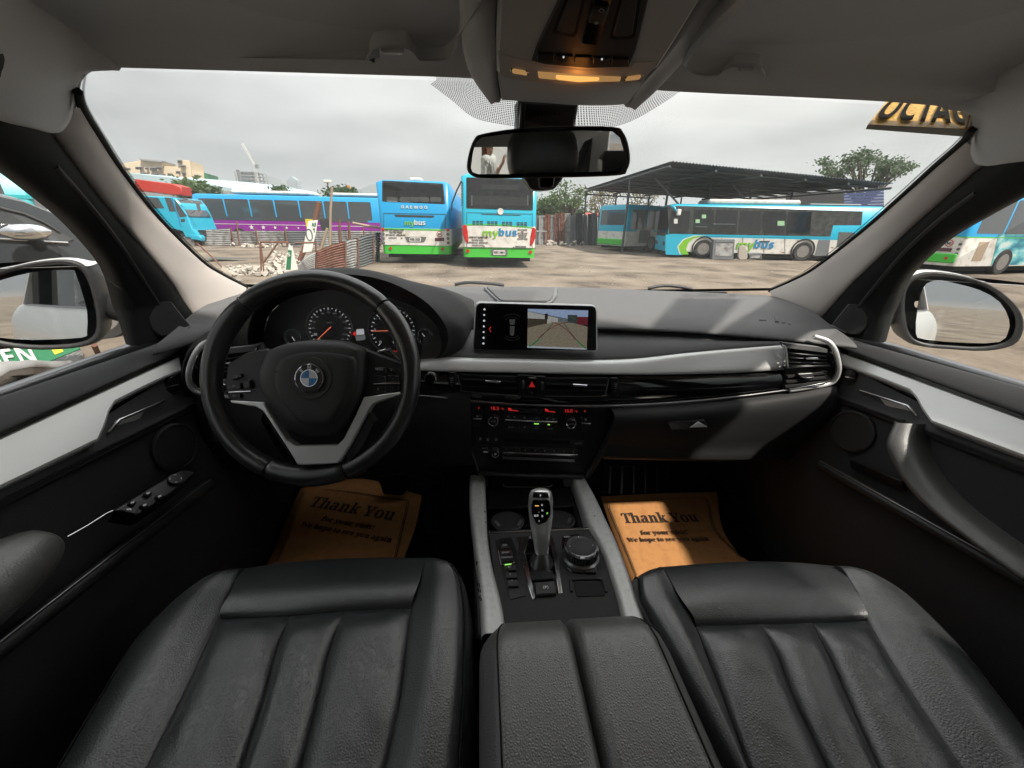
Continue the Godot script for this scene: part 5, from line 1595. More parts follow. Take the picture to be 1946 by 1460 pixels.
func build_seats() -> void:
	build_seat({"cx": -0.39,
		"s": [[[416, 1177], [372, 1270], [330, 1358], [278, 1460]], [[550, 1172], [523, 1242], [500, 1330], [458, 1460]], [[654, 1162], [624, 1242], [603, 1330], [570, 1460]], [[782, 1157], [770, 1250], [757, 1345], [731, 1460]]],
		"f": [[[456, 1083], [560, 1069], [690, 1062], [809, 1062]], [[438, 1125], [560, 1112], [690, 1104], [797, 1104]], [[416, 1177], [550, 1172], [654, 1162], [782, 1157]]],
		"bi": [[456, 1083], [438, 1125], [416, 1177], [372, 1270], [325, 1365], [278, 1460]], "bo": [[402, 1092], [333, 1140], [259, 1219], [199, 1316], [148, 1400], [113, 1460]],
		"ci": [[809, 1062], [797, 1104], [782, 1157], [772, 1240], [763, 1316], [731, 1460]], "co": [[851, 1069], [868, 1095], [877, 1150], [878, 1200], [875, 1316], [865, 1460]]},
		"driver's black leather seat with fluted cushion")
	build_seat({"cx": 0.40,
		"s": [[[1323, 1191], [1348, 1255], [1372, 1320], [1421, 1460]], [[1446, 1187], [1476, 1242], [1509, 1326], [1573, 1460]], [[1543, 1184], [1573, 1242], [1606, 1316], [1670, 1460]], [[1650, 1181], [1685, 1240], [1730, 1313], [1828, 1460]]],
		"f": [[[1261, 1080], [1400, 1070], [1510, 1071], [1596, 1078]], [[1288, 1128], [1420, 1114], [1530, 1114], [1624, 1118]], [[1323, 1191], [1446, 1187], [1543, 1184], [1650, 1181]]],
		"bi": [[1261, 1080], [1288, 1128], [1321, 1191], [1348, 1260], [1370, 1316], [1421, 1460]], "bo": [[1217, 1097], [1222, 1135], [1240, 1172], [1275, 1240], [1305, 1300], [1385, 1460]],
		"ci": [[1596, 1078], [1624, 1120], [1650, 1181], [1690, 1250], [1730, 1313], [1828, 1460]], "co": [[1643, 1085], [1712, 1122], [1786, 1191], [1840, 1252], [1885, 1310], [1985, 1440]]},
		"passenger's black leather seat with fluted cushion, partly in sun")

# ---------------------------------------------------------------- floor, pedals, paper mats, the back of the car
func build_floor() -> void:
	var fr := []
	for q in [[0.95, -1.25], [0.80, -1.2], [0.55, -1.06], [0.44, -0.96], [0.425, -0.8], [0.42, -0.5], [0.42, 0.2], [0.45, 1.0], [0.7, 1.3], [0.75, 1.75]]:
		var row := []
		for x in [-0.80, -0.4, 0.0, 0.4, 0.80]: row.append(Vector3(x, q[0], q[1]))
		fr.append(row)
	shell("floor_carpet", car, M.carpet, fr, Vector3(0, -0.03, -0.01), 2, 2)
	block("bulkhead", car, M.black, Vector3(0, 0.90, -1.32), Vector3(1.6, 0.34, 0.05))
	for s in [-1, 1]: block("kick_panel", car, M.door_skin, Vector3(s * 0.765, 0.72, -1.03), Vector3(0.06, 0.68, 0.56))
	block("tunnel", car, M.carpet, Vector3(0, 0.52, -0.75), Vector3(0.25, 0.28, 0.9), Basis.IDENTITY, 0.03)
	for q in [[[712, 905], [775, 900], [772, 930], [765, 942], [728, 940], [722, 920]]]:
		var b := group_node("brake_pedal", car)
		slab("pedal_pad", b, M.rubber, q, Vector3(-0.38, 0.52, -0.93), Vector3(0.0, 0.55, 0.83), 0.02, 0.003, 0.008)
		rod("pedal_arm", b, M.black, [Vector3(-0.385, 0.52, -0.95), Vector3(-0.385, 0.65, -1.02), Vector3(-0.385, 0.82, -1.02)], 0.012, 6)
	var ap := group_node("accelerator_pedal", car)
	slab("pedal_plate", ap, M.rubber, [[817, 898], [841, 898], [836, 1015], [802, 1018]], Vector3(-0.24, 0.50, -0.90), Vector3(0.05, 0.75, 0.62), 0.015, 0.003, 0.006)
	for k in 4: slab("pedal_rib", ap, M.panel_black, [[820 + k * 5, 900], [822 + k * 5, 900], [811 + k * 6.5, 1012], [808 + k * 6.5, 1012]], Vector3(-0.24, 0.50, -0.90) + Vector3(0.05, 0.75, 0.62) * 0.003, Vector3(0.05, 0.75, 0.62), 0.004, 0.0)
	# ribbed rubber mat up the passenger's toe board
	var mt := group_node("floor_mat", car)
	var mp := Vector3(0.45, 0.50, -1.005)
	var mn := Vector3(0, 0.62, 0.78).normalized()
	slab("mat_body", mt, M.rubber, [[1150, 885], [1350, 880], [1362, 945], [1142, 948]], mp, mn, 0.008, 0.001)
	for k in 9: slab("mat_rib", mt, M.panel_black, [[1160 + k * 22, 885], [1163 + k * 22, 885], [1160 + k * 23, 945], [1156 + k * 23, 945]], mp + mn * 0.003, mn, 0.003, 0.0)
	# paper foot mats
	paper("brown paper foot mat printed Thank You under the pedals", [[[572, 930], [690, 912], [802, 944]], [[545, 985], [660, 990], [790, 1000]], [[522, 1040], [640, 1050], [772, 1050]], [[500, 1085], [630, 1090], [758, 1090]]], [[525, 1068], [543, 1024], [560, 975], [577, 933], [585, 928], [660, 934], [736, 946], [768, 950], [776, 958], [764, 1010], [752, 1062]], [[670, 966, 21.5], [662, 994, 9.5], [657, 1011, 9.5]], [[590, 953], [748, 980]], [[622, 1092], [662, 1092]])
	paper("brown paper foot mat printed Thank You, partly sunlit, before the passenger seat", [[[1141, 946], [1250, 940], [1362, 937]], [[1160, 1000], [1262, 995], [1372, 1000]], [[1180, 1052], [1290, 1050], [1400, 1048]], [[1205, 1118], [1310, 1105], [1435, 1075]]], [[1209, 1096], [1186, 1040], [1163, 985], [1155, 962], [1166, 953], [1250, 948], [1333, 946], [1347, 958], [1361, 1008], [1411, 1060]], [[1254, 984, 20], [1263, 1012, 8.5], [1270, 1025, 8.5]], [[1183, 986], [1325, 984]], [[1283, 1092], [1322, 1090]])
	# rear bench and tail of the cabin
	var rs := group_node("rear_bench", car)
	block("bench_cushion", rs, M.leather, Vector3(0, 0.68, 1.0), Vector3(1.35, 0.16, 0.5), Basis.IDENTITY, 0.05)
	block("bench_back", rs, M.leather, Vector3(0, 0.95, 1.32), Vector3(1.35, 0.60, 0.14), Basis(Vector3.RIGHT, -0.35), 0.05)
	for x in [-0.4, 0.0, 0.4]: block("bench_headrest", rs, M.leather, Vector3(x, 1.28, 1.44), Vector3(0.25, 0.14, 0.09), Basis(Vector3.RIGHT, -0.2), 0.04)
	var tg := group_node("tailgate", car)
	block("tail_panel", tg, M.headliner, Vector3(0, 0.78, 1.95), Vector3(1.6, 0.6, 0.06), Basis.IDENTITY, 0.01)
	plate("rear_window", tg, M.side_glass, [Vector3(-0.62, 1.08, 1.95), Vector3(0.62, 1.08, 1.95), Vector3(0.54, 1.43, 1.70), Vector3(-0.54, 1.43, 1.70)], Vector3(0, 0.003, 0.004))
	for s in [-1, 1]: plate("tail_pillar", tg, M.headliner, [Vector3(s * 0.62, 1.05, 1.95), Vector3(s * 0.82, 1.05, 1.9), Vector3(s * 0.70, 1.44, 1.62), Vector3(s * 0.54, 1.45, 1.68)], Vector3(0, 0.0, 0.04))

func paper(label: String, rws: Array, border: Array, lines: Array, along: Array, feet: Array) -> void:
	var o := group_node("paper_mat", self, Vector3(0, LIFT, 0))
	tag(o, label, "paper mat", "printed paper foot mats")
	var n := Vector3(0, 1, 0.10).normalized()
	var p := Vector3(0, 0.468, -0.85)
	var rows := []
	for r in rws: rows.append(pts_on(r, p, n))
	for v in range(rows[0].size()): rows[0][v] += Vector3(0, 0.004, 0)
	shell("sheet", o, M.paper, rows, Vector3(0, -0.0006, 0), 6, 6)
	var q := p + n * 0.003
	var up := Vector3(0, 0, -1)
	var a := on(along[0][0], along[0][1], q, n)
	var b := on(along[1][0], along[1][1], q, n)
	var x := (b - a).normalized()
	up = n.cross(x)
	for d in [0.0, 0.0055]:
		var bd := []
		var src := pts_on(border, q, n)
		var c := Vector3.ZERO
		for v in src: c += v / src.size()
		for v in src: bd.append(v + (c - v).normalized() * d)
		rod("printed_border", o, M.ink, cr(bd, 5), 0.0011 if d == 0.0 else 0.0008, 5, 0.3, n)
	var words := ["Thank You", "for your visit!", "We hope to see you again"]
	for i in 3:
		var l: Array = lines[i]
		var c := on(l[0], l[1], q, n)
		var dd := (c - C).dot(FX)
		# print foreshortened as the sheet lies: the letters keep their true proportions on the paper
		var h: float = (on(l[0], l[1] - l[2] * 0.5, q, n) - on(l[0], l[1] + l[2] * 0.5, q, n)).length() * 0.86
		var wd: float = (on(along[1][0], along[1][1], q, n) - on(along[0][0], along[0][1], q, n)).length()
		var t := text("printed_line", o, M.ink, words[i], c, Basis(x, up, n), h, "Droid Serif", 700, 0.0004)
		var sz: float = t.mesh.get_aabb().size.x
		var want: float = wd * [1.0, 0.60, 1.02][i]
		t.transform.basis = Basis(x * (want / sz), up, n)
	for f in feet:
		var c := on(f[0], f[1], q, n)
		var st := new_st()
		for e in [[0.0, 0.0, 0.016, 0.024]]:
			var ring0 := []
			for k in 18: ring0.append(c + x * (e[0] + cos(TAU * k / 18) * e[2]) - up * (e[1] + sin(TAU * k / 18) * e[3]))
			prism(st, ring0, -n * 0.0005)
		put("printed_sole", st, M.ink, o)

# ---------------------------------------------------------------- doors and wing mirrors
func lined(a: Vector3, b: Vector3, zs: Array) -> Array:
	var o := []
	for z in zs: o.append(a.lerp(b, (z - a.z) / (b.z - a.z)))
	return o
func build_door(s: int) -> void:
	var o := group_node("door", car)
	tag(o, "driver's door with black panel and silver trim" if s < 0 else "passenger's door with grab handle and silver trim")
	var mir := func(a: Array) -> Array: return a if s > 0 else mirrored(a)
	var vec := func(v: Vector3) -> Vector3: return v if s > 0 else Vector3(-v.x, v.y, v.z)
	var put_slab := func(called: String, m: Material, px: Array, p0: Vector3, n: Vector3, th: float, bev := 0.001, rad := 0.0, parent: Node = null) -> MeshInstance3D:
		var a := pts_on(px, p0, n)
		return plate(called, parent if parent else o, m, mir.call(a), vec.call(-n.normalized() * th), bev, rad)
	var zs := [-0.80, -0.66, -0.5, -0.34, -0.1, 0.15, 0.5]
	# padded top of the door under the glass
	var so := lined(atx(1656, 656, 0.79), atx(1946, 737, 0.79), zs)
	var sc := lined(atx(1597, 661, 0.745), atx(1946, 790, 0.745), zs)
	sheet("upper_pad", o, M.door_skin, [mir.call(offs(so, 0.03, -0.01, 0)), mir.call(so), mir.call(blend(so, sc, 0.35, 0.006)), mir.call(blend(so, sc, 0.75, 0.006)), mir.call(sc), mir.call(offs(sc, 0.02, -0.006, 0))], 2, 4)
	# silver sweep
	var tp := Vector3(0.738, 1.0, -0.5)
	var tn := Vector3(-1, 0.75, 0).normalized()
	put_slab.call("silver_trim", M.satin_silver, [[1597, 669], [1700, 706], [1946, 796], [2160, 874], [2160, 950], [1946, 868], [1850, 832], [1768, 801], [1752, 778], [1740, 756], [1727, 741], [1680, 722], [1630, 703], [1597, 693]], tp, tn, 0.02, 0.003)
	# recess with the pull
	var rp := Vector3(0.752, 0.95, -0.5)
	var side := Vector3(-1, 0, 0)
	put_slab.call("handle_recess", M.gloss_black, [[1618, 698], [1727, 738], [1742, 757], [1772, 803], [1700, 786], [1630, 752], [1618, 720]], rp, side, 0.01, 0.0)
	var hd := [atx(1635, 742, 0.735), atx(1680, 757, 0.728), atx(1724, 771, 0.727), atx(1743, 790, 0.732)]
	rod("door_pull", o, M.chrome, mir.call(cr([hd[0], hd[1], hd[2]], 5) + [hd[3]]), 0.0026, 8)
	put_slab.call("pull_flap", M.satin_silver, [[1672, 757], [1724, 773], [1742, 790], [1714, 783], [1682, 770]], Vector3(0.736, 0.95, -0.55), Vector3(-1, -0.1, 0.1), 0.006, 0.001)
	put_slab.call("lock_switch", M.panel_black, [[1606, 702], [1620, 703], [1627, 712], [1627, 734], [1612, 735], [1604, 722]], Vector3(0.732, 0.97, -0.68), Vector3(-1, 0, 0.4), 0.012, 0.001, 0.003)
	put_slab.call("lock_switch_bar", M.chrome, [[1606, 715], [1627, 719], [1627, 721], [1606, 717]], Vector3(0.7315, 0.97, -0.68), Vector3(-1, 0, 0.4), 0.004, 0.0)
	# ledge under the trim, stitched
	var lg := lined(atx(1587, 752, 0.735), atx(1946, 887, 0.735), zs)
	var lt := lined(atx(1597, 690, 0.748), atx(1946, 866, 0.748), zs)
	sheet("ledge", o, M.door_skin, [mir.call(lt), mir.call(offs(lg, -0.004, 0.012, 0)), mir.call(offs(lg, -0.010, 0.002, 0)), mir.call(offs(lg, -0.004, -0.012, 0)), mir.call(offs(lg, 0.004, -0.016, 0))], 2, 4)
	for dy in [0.003, -0.005]: rod("stitch_line", o, M.grey_dim, mir.call(offs(lg, -0.0105, dy, 0)), 0.0006, 4)
	# lower card
	var c0 := offs(lg, 0.0, -0.012, 0)
	var c1 := []; var c2 := []; var c3 := []
	for z in zs:
		c1.append(Vector3(0.722, 0.83, z)); c2.append(Vector3(0.70, 0.66, z)); c3.append(Vector3(0.70, 0.40, z))
	sheet("lower_panel", o, M.door_skin, [mir.call(c0), mir.call(c1), mir.call(c2), mir.call(c3)], 2, 4)
	# speaker
	var sp := atx(1621, 820, 0.721)
	turned("speaker_ring", o, M.door_skin, [[0.047, 0], [0.046, 0.006], [0.043, 0.007], [0.0425, 0.003]], vec.call(sp), vec.call(Vector3(-1, 0.1, 0.15)), 40)
	turned("speaker_grille", o, M.speaker_mesh, [[0.0435, 0.002], [0.042, 0.005], [0.0, 0.006]], vec.call(sp), vec.call(Vector3(-1, 0.1, 0.15)), 36)
	# tweeter in the mirror corner
	var tw := atz(1611, 605, -0.742)
	var twn := Vector3(-0.75, 0.25, 0.6).normalized()
	put_slab.call("tweeter", M.black, [[1612, 577], [1658, 581], [1646, 622], [1630, 637], [1604, 634], [1578, 620]], tw, twn, 0.012, 0.002, 0.006)
	put_slab.call("tweeter_rim", M.dark_chrome, [[1579, 617], [1606, 630], [1607, 633], [1580, 621]], tw + twn * 0.001, twn, 0.002, 0.0005)
	for k in 9:
		var t := TAU * k / 9
		var c := on(1611, 604, tw + twn * 0.0006, twn)
		var b := basis_of(twn)
		var dir := b.x * cos(t) + b.y * sin(t)
		block("tweeter_slot", o, M.grey_dim, vec.call(c + dir * 0.010), Vector3(0.006, 0.0012, 0.001), Basis(vec.call(dir), vec.call(twn).cross(vec.call(dir)), vec.call(twn)).orthonormalized())
	# armrest
	var az := [[-0.345, 0.004], [-0.335, 0.026], [-0.30, 0.042], [-0.22, 0.05], [0.0, 0.052], [0.35, 0.052]] if s < 0 else [[-0.27, 0.004], [-0.262, 0.026], [-0.235, 0.042], [-0.18, 0.05], [0.0, 0.052], [0.35, 0.052]]
	var ap := []
	var ar := []
	for q in az:
		ap.append(Vector3(0.695, 0.892 - q[1] * 0.1, q[0])); ar.append(q[1])
	rod("armrest", o, M.armrest_leather, mir.call(cr(ap, 4)), spread(ar, 4), 18, 0.85, Vector3.UP)
	# bin edge and bright line below
	var be := lined(atx(1612, 905, 0.69), atx(1786, 1002, 0.69), [-0.62, -0.5, -0.4, -0.3, 0.0, 0.3])
	rod("bin_edge", o, M.black, mir.call(offs(be, 0, -0.01, 0)), 0.012, 8)
	rod("bright_line", o, M.dark_chrome, mir.call(offs(be, -0.006, 0.002, 0)), 0.0016, 6)
	if s > 0:
		var l := pts_on([[1690, 800], [1692, 846], [1709, 891], [1742, 938], [1793, 985], [1878, 1050], [1960, 1112]], Vector3(0.69, 0.8, -0.4), side)
		var r := pts_on([[1722, 806], [1726, 840], [1745, 885], [1778, 930], [1822, 972], [1896, 1028], [1980, 1085]], Vector3(0.69, 0.8, -0.4), side)
		var md := []
		var e0 := []
		var e1 := []
		for i in l.size():
			var tap := 0.0 if i > 0 else 0.02
			md.append(l[i].lerp(r[i], 0.5) + Vector3(-0.022 + tap, 0, 0)); e0.append(l[i] + Vector3(tap, 0, 0)); e1.append(r[i] + Vector3(tap, 0, 0))
		sheet("grab_handle", o, M.armrest_leather, [offs(e0, 0.05, 0, 0), e0, md, e1, offs(e1, 0.05, 0, 0)], 5, 4)
		for q in [0.16, 0.22]: rod("handle_stitch", o, M.grey_dim, cr(blend_x(e0, md, q), 4), 0.0006, 4)
		slab("bin_lip", o, M.panel_black, [[1614, 874], [1712, 914], [1720, 935], [1617, 892]], Vector3(0.705, 0.75, -0.5), side, 0.006, 0.001, 0.003)
		slab("window_switch", o, M.panel_black, [[1578, 864], [1600, 870], [1597, 877], [1574, 870]], Vector3(0.70, 0.75, -0.6), Vector3(-1, 0.6, 0), 0.008, 0.001, 0.002)
	else:
		var wp := atx(300, 932, -0.672)
		var wn := Vector3(0.62, 0.78, 0.05).normalized()
		slab("switch_panel", o, M.panel_black, [[214, 970], [262, 979], [330, 934], [374, 897], [345, 892], [288, 925]], wp, wn, 0.03, 0.002, 0.004)
		for q in [[281, 938], [303, 944], [251, 956], [274, 961]]:
			slab("window_switch", o, M.black, [[q[0] - 9, q[1] - 1], [q[0] + 1, q[1] - 7], [q[0] + 10, q[1] - 3], [q[0], q[1] + 5]], wp + wn * 0.006, wn, 0.008, 0.001, 0.002)
			slab("switch_mark", o, M.white_mark, [[q[0] - 3, q[1] - 1.5], [q[0] + 3, q[1] - 3.5], [q[0] + 4, q[1] - 0.5], [q[0] - 2, q[1] + 1.5]], wp + wn * 0.0066, wn, 0.0008, 0.0)
		slab("child_lock_switch", o, M.black, [[225, 969], [240, 961], [262, 970], [258, 977]], wp + wn * 0.003, wn, 0.006, 0.001, 0.002)
		slab("switch_mark", o, M.white_mark, [[240, 967], [249, 966], [250, 969.5], [241, 970]], wp + wn * 0.0036, wn, 0.0008, 0.0)
		turned("mirror_dial", o, M.black, [[0.011, 0], [0.0105, 0.006], [0.0, 0.007]], on(331, 914, wp, wn), wn, 20)
		for k in 4:
			var t := TAU * (k + 0.5) / 4
			var b := basis_of(wn)
			block("dial_mark", o, M.white_mark, on(331, 914, wp, wn) + (b.x * cos(t) + b.y * sin(t)) * 0.008 + wn * 0.0065, Vector3(0.004, 0.001, 0.001), Basis(b.x * -sin(t) + b.y * cos(t), wn.cross(b.x * -sin(t) + b.y * cos(t)), wn))
		var cl := []
		for q in [[128, 1021], [165, 1000], [203, 976], [214, 971]]: cl.append(on(q[0], q[1], wp, wn))
		rod("tray_edge", o, M.chrome, cl, 0.0018, 6)
	# window frame, glass and the outer skin
	var e := pts_z([[395, 625, -0.84], [352, 570, -0.80], [318, 522, -0.755], [228, 415, -0.66], [165, 334, -0.585], [110, 258, -0.52], [62, 212, -0.47], [30, 160, -0.43], [10, 100, -0.39]])
	var w := pts_z([[262, 657, -0.68], [248, 612, -0.69], [236, 580, -0.69], [214, 508, -0.66], [150, 428, -0.60], [85, 370, -0.53], [20, 318, -0.475], [-40, 270, -0.43], [-110, 215, -0.39]])
	var wm := []
	for i in e.size(): wm.append(e[i].lerp(w[i], 0.55) + Vector3(0.008, 0, 0.0))
	sheet("window_frame", o, M.black_seal, [flip(offs(e, -0.02, 0, -0.02), s), flip(offs(e, -0.004, -0.002, 0.002), s), flip(wm, s), flip(w, s), flip(offs(w, -0.03, 0, -0.01), s)], 4, 3)
	var fr := []
	for i in 6: fr.append(e[i].lerp(w[i], 0.5) + Vector3(0.006, 0, 0.002))
	rod("frame_seal", o, M.black, cr(flip(fr, s), 4), 0.004, 6)
	plate("window_glass", o, M.side_glass, mir.call([Vector3(0.80, 1.03, -0.75), Vector3(0.80, 1.03, 0.16), Vector3(0.725, 1.40, 0.19), Vector3(0.725, 1.40, -0.38), Vector3(0.78, 1.13, -0.72)]), vec.call(Vector3(0.003, 0, 0)))
	# the sill of the outer skin and the flank
	var k0 := []; var k1 := []; var k2 := []; var k3 := []; var k4 := []
	for z in [-1.35, -0.85, -0.5, 0.0, 0.6, 1.2, 1.8, 2.2]:
		var nar := 0.05 * pow(maxf(0.0, z - 1.4) / 0.8, 2.0)
		k0.append(Vector3(0.815 - nar, 1.035, z)); k1.append(Vector3(0.87 - nar, 1.02, z)); k2.append(Vector3(0.925 - nar, 0.90, z)); k3.append(Vector3(0.93 - nar, 0.62, z)); k4.append(Vector3(0.90 - nar, 0.20, z))
	sheet("outer_skin", o, M.white_paint, [mir.call(offs(k0, -0.03, -0.1, 0)), mir.call(k0), mir.call(k1), mir.call(k2), mir.call(k3), mir.call(k4)], 3, 4)
	rod("window_strip", o, M.dark_chrome, mir.call(offs(k0, 0.008, 0.008, 0)), 0.010, 6)
	for z in [0.02, 1.0]:
		var hp := [Vector3(0.925, 0.87, z), Vector3(0.955, 0.875, z + 0.03), Vector3(0.958, 0.875, z + 0.16), Vector3(0.928, 0.87, z + 0.2)]
		rod("outer_handle", o, M.white_paint, mir.call(cr(hp, 4)), 0.011, 8)
	plate("rear_glass", o, M.side_glass, mir.call([Vector3(0.80, 1.03, 0.3), Vector3(0.80, 1.03, 1.05), Vector3(0.73, 1.38, 1.0), Vector3(0.725, 1.40, 0.32)]), vec.call(Vector3(0.003, 0, 0)))

func blend_x(a: Array, b: Array, t: float) -> Array:
	var o := []
	for i in a.size(): o.append(a[i].lerp(b[i], t) + Vector3(-0.0045, 0, 0))
	return o
func spread(a: Array, n: int) -> Array:
	var o := []
	for i in a.size() - 1:
		for k in n: o.append(lerpf(a[i], a[i + 1], float(k) / n))
	o.append(a[-1])
	return o

func build_wing(s: int) -> void:
	var o := group_node("wing_mirror", car)
	tag(o, "driver's wing mirror" if s < 0 else "passenger's wing mirror")
	var p := Vector3(1.16 * s, 1.08, -0.84)
	var n := Vector3(-0.479, 0.06, 0.876).normalized()
	var hx: Array
	var gx: Array
	if s > 0:
		hx = [[1712, 560], [1722, 535], [1745, 522], [1775, 517], [1835, 525], [1887, 544], [1926, 574], [1944, 602], [1944, 632], [1926, 656], [1874, 667], [1806, 664], [1750, 658], [1722, 640], [1712, 600]]
		gx = [[1754, 548], [1770, 535], [1790, 533], [1817, 539], [1861, 551], [1900, 574], [1918, 608], [1916, 631], [1900, 650], [1838, 652], [1757, 645], [1741, 634], [1744, 587]]
	else:
		n = Vector3(0.448, 0.06, 0.89).normalized()
		hx = [[-60, 560], [-45, 530], [0, 514], [63, 499], [120, 494], [151, 501], [170, 520], [184, 560], [192, 600], [189, 640], [157, 659], [79, 665], [0, 658], [-45, 640], [-60, 600]]
		gx = [[-40, 560], [-20, 540], [0, 533], [63, 517], [132, 513], [143, 520], [157, 561], [165, 592], [165, 631], [154, 642], [63, 646], [0, 642], [-30, 632], [-42, 600]]
	var a := cr(pts_on(hx, p, n), 3, true)
	var c := Vector3.ZERO
	for v in a: c += v / a.size()
	var rows := []
	for q in [[0.90, -0.004], [0.96, 0.004], [1.0, 0.0], [1.03, -0.03], [0.98, -0.09], [0.80, -0.15], [0.4, -0.19], [0.1, -0.195]]:
		var row := []
		for v in a: row.append(c + (v - c) * q[0] + n * q[1])
		rows.append(row)
	var st := new_st()
	grid(st, rows, true)
	put("housing", st, M.black, o)
	# painted cap over the top and front
	var cap := []
	for q in [[1.012, -0.008], [1.05, -0.03], [1.0, -0.092], [0.82, -0.154], [0.42, -0.195]]:
		var row := []
		for v in a:
			var w: Vector3 = c + (v - c) * q[0] + n * q[1]
			w.y = maxf(w.y, c.y + 0.078)
			row.append(w)
		cap.append(row)
	st = new_st()
	grid(st, cap, true)
	put("painted_cap", st, M.white_paint, o)
	plate("mirror_glass", o, M.mirror, cr(pts_on(gx, p - n * 0.001, n), 2, true), -n * 0.003)
	# arm to the door
	var q0 := Vector3(0.80 * s, 1.07, -0.80)
	rod("arm", o, M.black, cr([q0, Vector3(0.90 * s, 1.045, -0.90), c + Vector3(-0.05 * s, -0.03, -0.13)], 4), [0.035, 0.034, 0.034, 0.033, 0.034, 0.036, 0.04, 0.045, 0.05], 10, 0.7)

# ---------------------------------------------------------------- the yard outside
func up(v: Vector3) -> Vector3: return v + Vector3(0, LIFT, 0)
func won(px: float, py: float, p0: Vector3, n: Vector3) -> Vector3:
	return up(on(px, py, p0 - Vector3(0, LIFT, 0), n))
func wpts(a: Array, p0: Vector3, n: Vector3) -> Array:
	var o := []
	for q in a: o.append(won(q[0], q[1], p0, n))
	return o
func wslab(called: String, parent: Node, m: Material, px: Array, p0: Vector3, n: Vector3, th := 0.02, bevel := 0.0, rad := 0.0) -> MeshInstance3D:
	var a := wpts(px, p0, n)
	if rad > 0.0: a = rounded(a, rad)
	var st := new_st()
	prism(st, a, -n.normalized() * th, bevel)
	return put(called, st, m, parent)
func wrect(called: String, parent: Node, m: Material, x0: float, y0: float, x1: float, y1: float, p0: Vector3, n: Vector3, th := 0.02, rad := 0.0) -> MeshInstance3D:
	return wslab(called, parent, m, [[x0, y0], [x1, y0], [x1, y1], [x0, y1]], p0, n, th, 0.0, rad)
func wtext(called: String, parent: Node, m: Material, s: String, px: float, py: float, wpx: float, hpx: float, p0: Vector3, n: Vector3, font := "Droid Sans", weight := 700, slant := 0.0) -> MeshInstance3D:
	var p := won(px, py, p0, n)
	var b := basis_of(n)
	var h := (won(px, py - hpx * 0.5, p0, n) - won(px, py + hpx * 0.5, p0, n)).length()
	var w := (won(px - wpx * 0.5, py, p0, n) - won(px + wpx * 0.5, py, p0, n)).length()
	var t := text(called, parent, m, s, p + n * 0.012, b, h, font, weight, 0.01)
	var k: float = w / maxf(t.mesh.get_aabb().size.x, 1e-4)
	t.transform.basis = Basis(b.x * k, b.y + b.x * slant, b.z)
	return t
# a thing built in yard axes gets its node moved to its foot
func rebase(o: Node3D, base: Vector3) -> Node3D:
	o.position = base
	for c in o.get_children():
		if c is Node3D: c.position -= base
	return o
func logo(parent: Node, px: float, py: float, w: float, h: float, p0: Vector3, n: Vector3, green: Material, blue: Material) -> void:
	wtext("logo_letters", parent, green, "my", px - w * 0.26, py, w * 0.46, h, p0, n, "Droid Sans", 800, 0.05)
	wtext("logo_letters", parent, blue, "bus", px + w * 0.24, py - h * 0.08, w * 0.52, h, p0, n, "Droid Sans", 800, 0.05)
# coach body as stacked bands of one rounded plan; local axes: back at z = 0, the nose at -length
func plan(w: float, l: float, r: float, inn: float) -> Array:
	var a := [Vector3(-w / 2 + inn, 0, -inn), Vector3(w / 2 - inn, 0, -inn), Vector3(w / 2 - inn, 0, -l + inn), Vector3(-w / 2 + inn, 0, -l + inn)]
	return rounded(a, r, 4)
func bus_body(o: Node3D, w: float, l: float, bands: Array) -> void:
	for b in bands:            # [name, material, y0, y1, inset, roof?]
		var st := new_st()
		var a := plan(w, l, 0.16, b[4])
		var lo := []; var hi := []
		for p in a:
			lo.append(p + Vector3(0, b[2], 0)); hi.append(p + Vector3(0, b[3], 0))
		st.set_smooth_group(1)
		ring(st, lo, hi)
		if b.size() > 5:
			var top := []
			var a2 := plan(w, l, 0.2, b[4] + 0.14)
			for p in a2: top.append(p + Vector3(0, b[3] + 0.09, 0))
			ring(st, hi, top)
			fill(st, top)
		else: fill(st, hi)
		fill(st, lo)
		put(b[0], st, b[1], o)
func wheel(o: Node3D, c: Vector3, axis: Vector3, r: float) -> void:
	var w := Node3D.new()
	w.name = "wheel"
	o.add_child(w, true)
	turned("tyre", w, M.tyre, [[r * 0.62, 0.02], [r * 0.9, 0.035], [r, 0.0], [r, -0.2], [r * 0.9, -0.24]], c, axis, 28)
	turned("rim", w, M.rim_steel, [[r * 0.62, 0.025], [r * 0.56, 0.0], [r * 0.3, -0.06], [r * 0.26, 0.01], [r * 0.16, 0.03], [0.0, 0.035]], c, axis, 24)

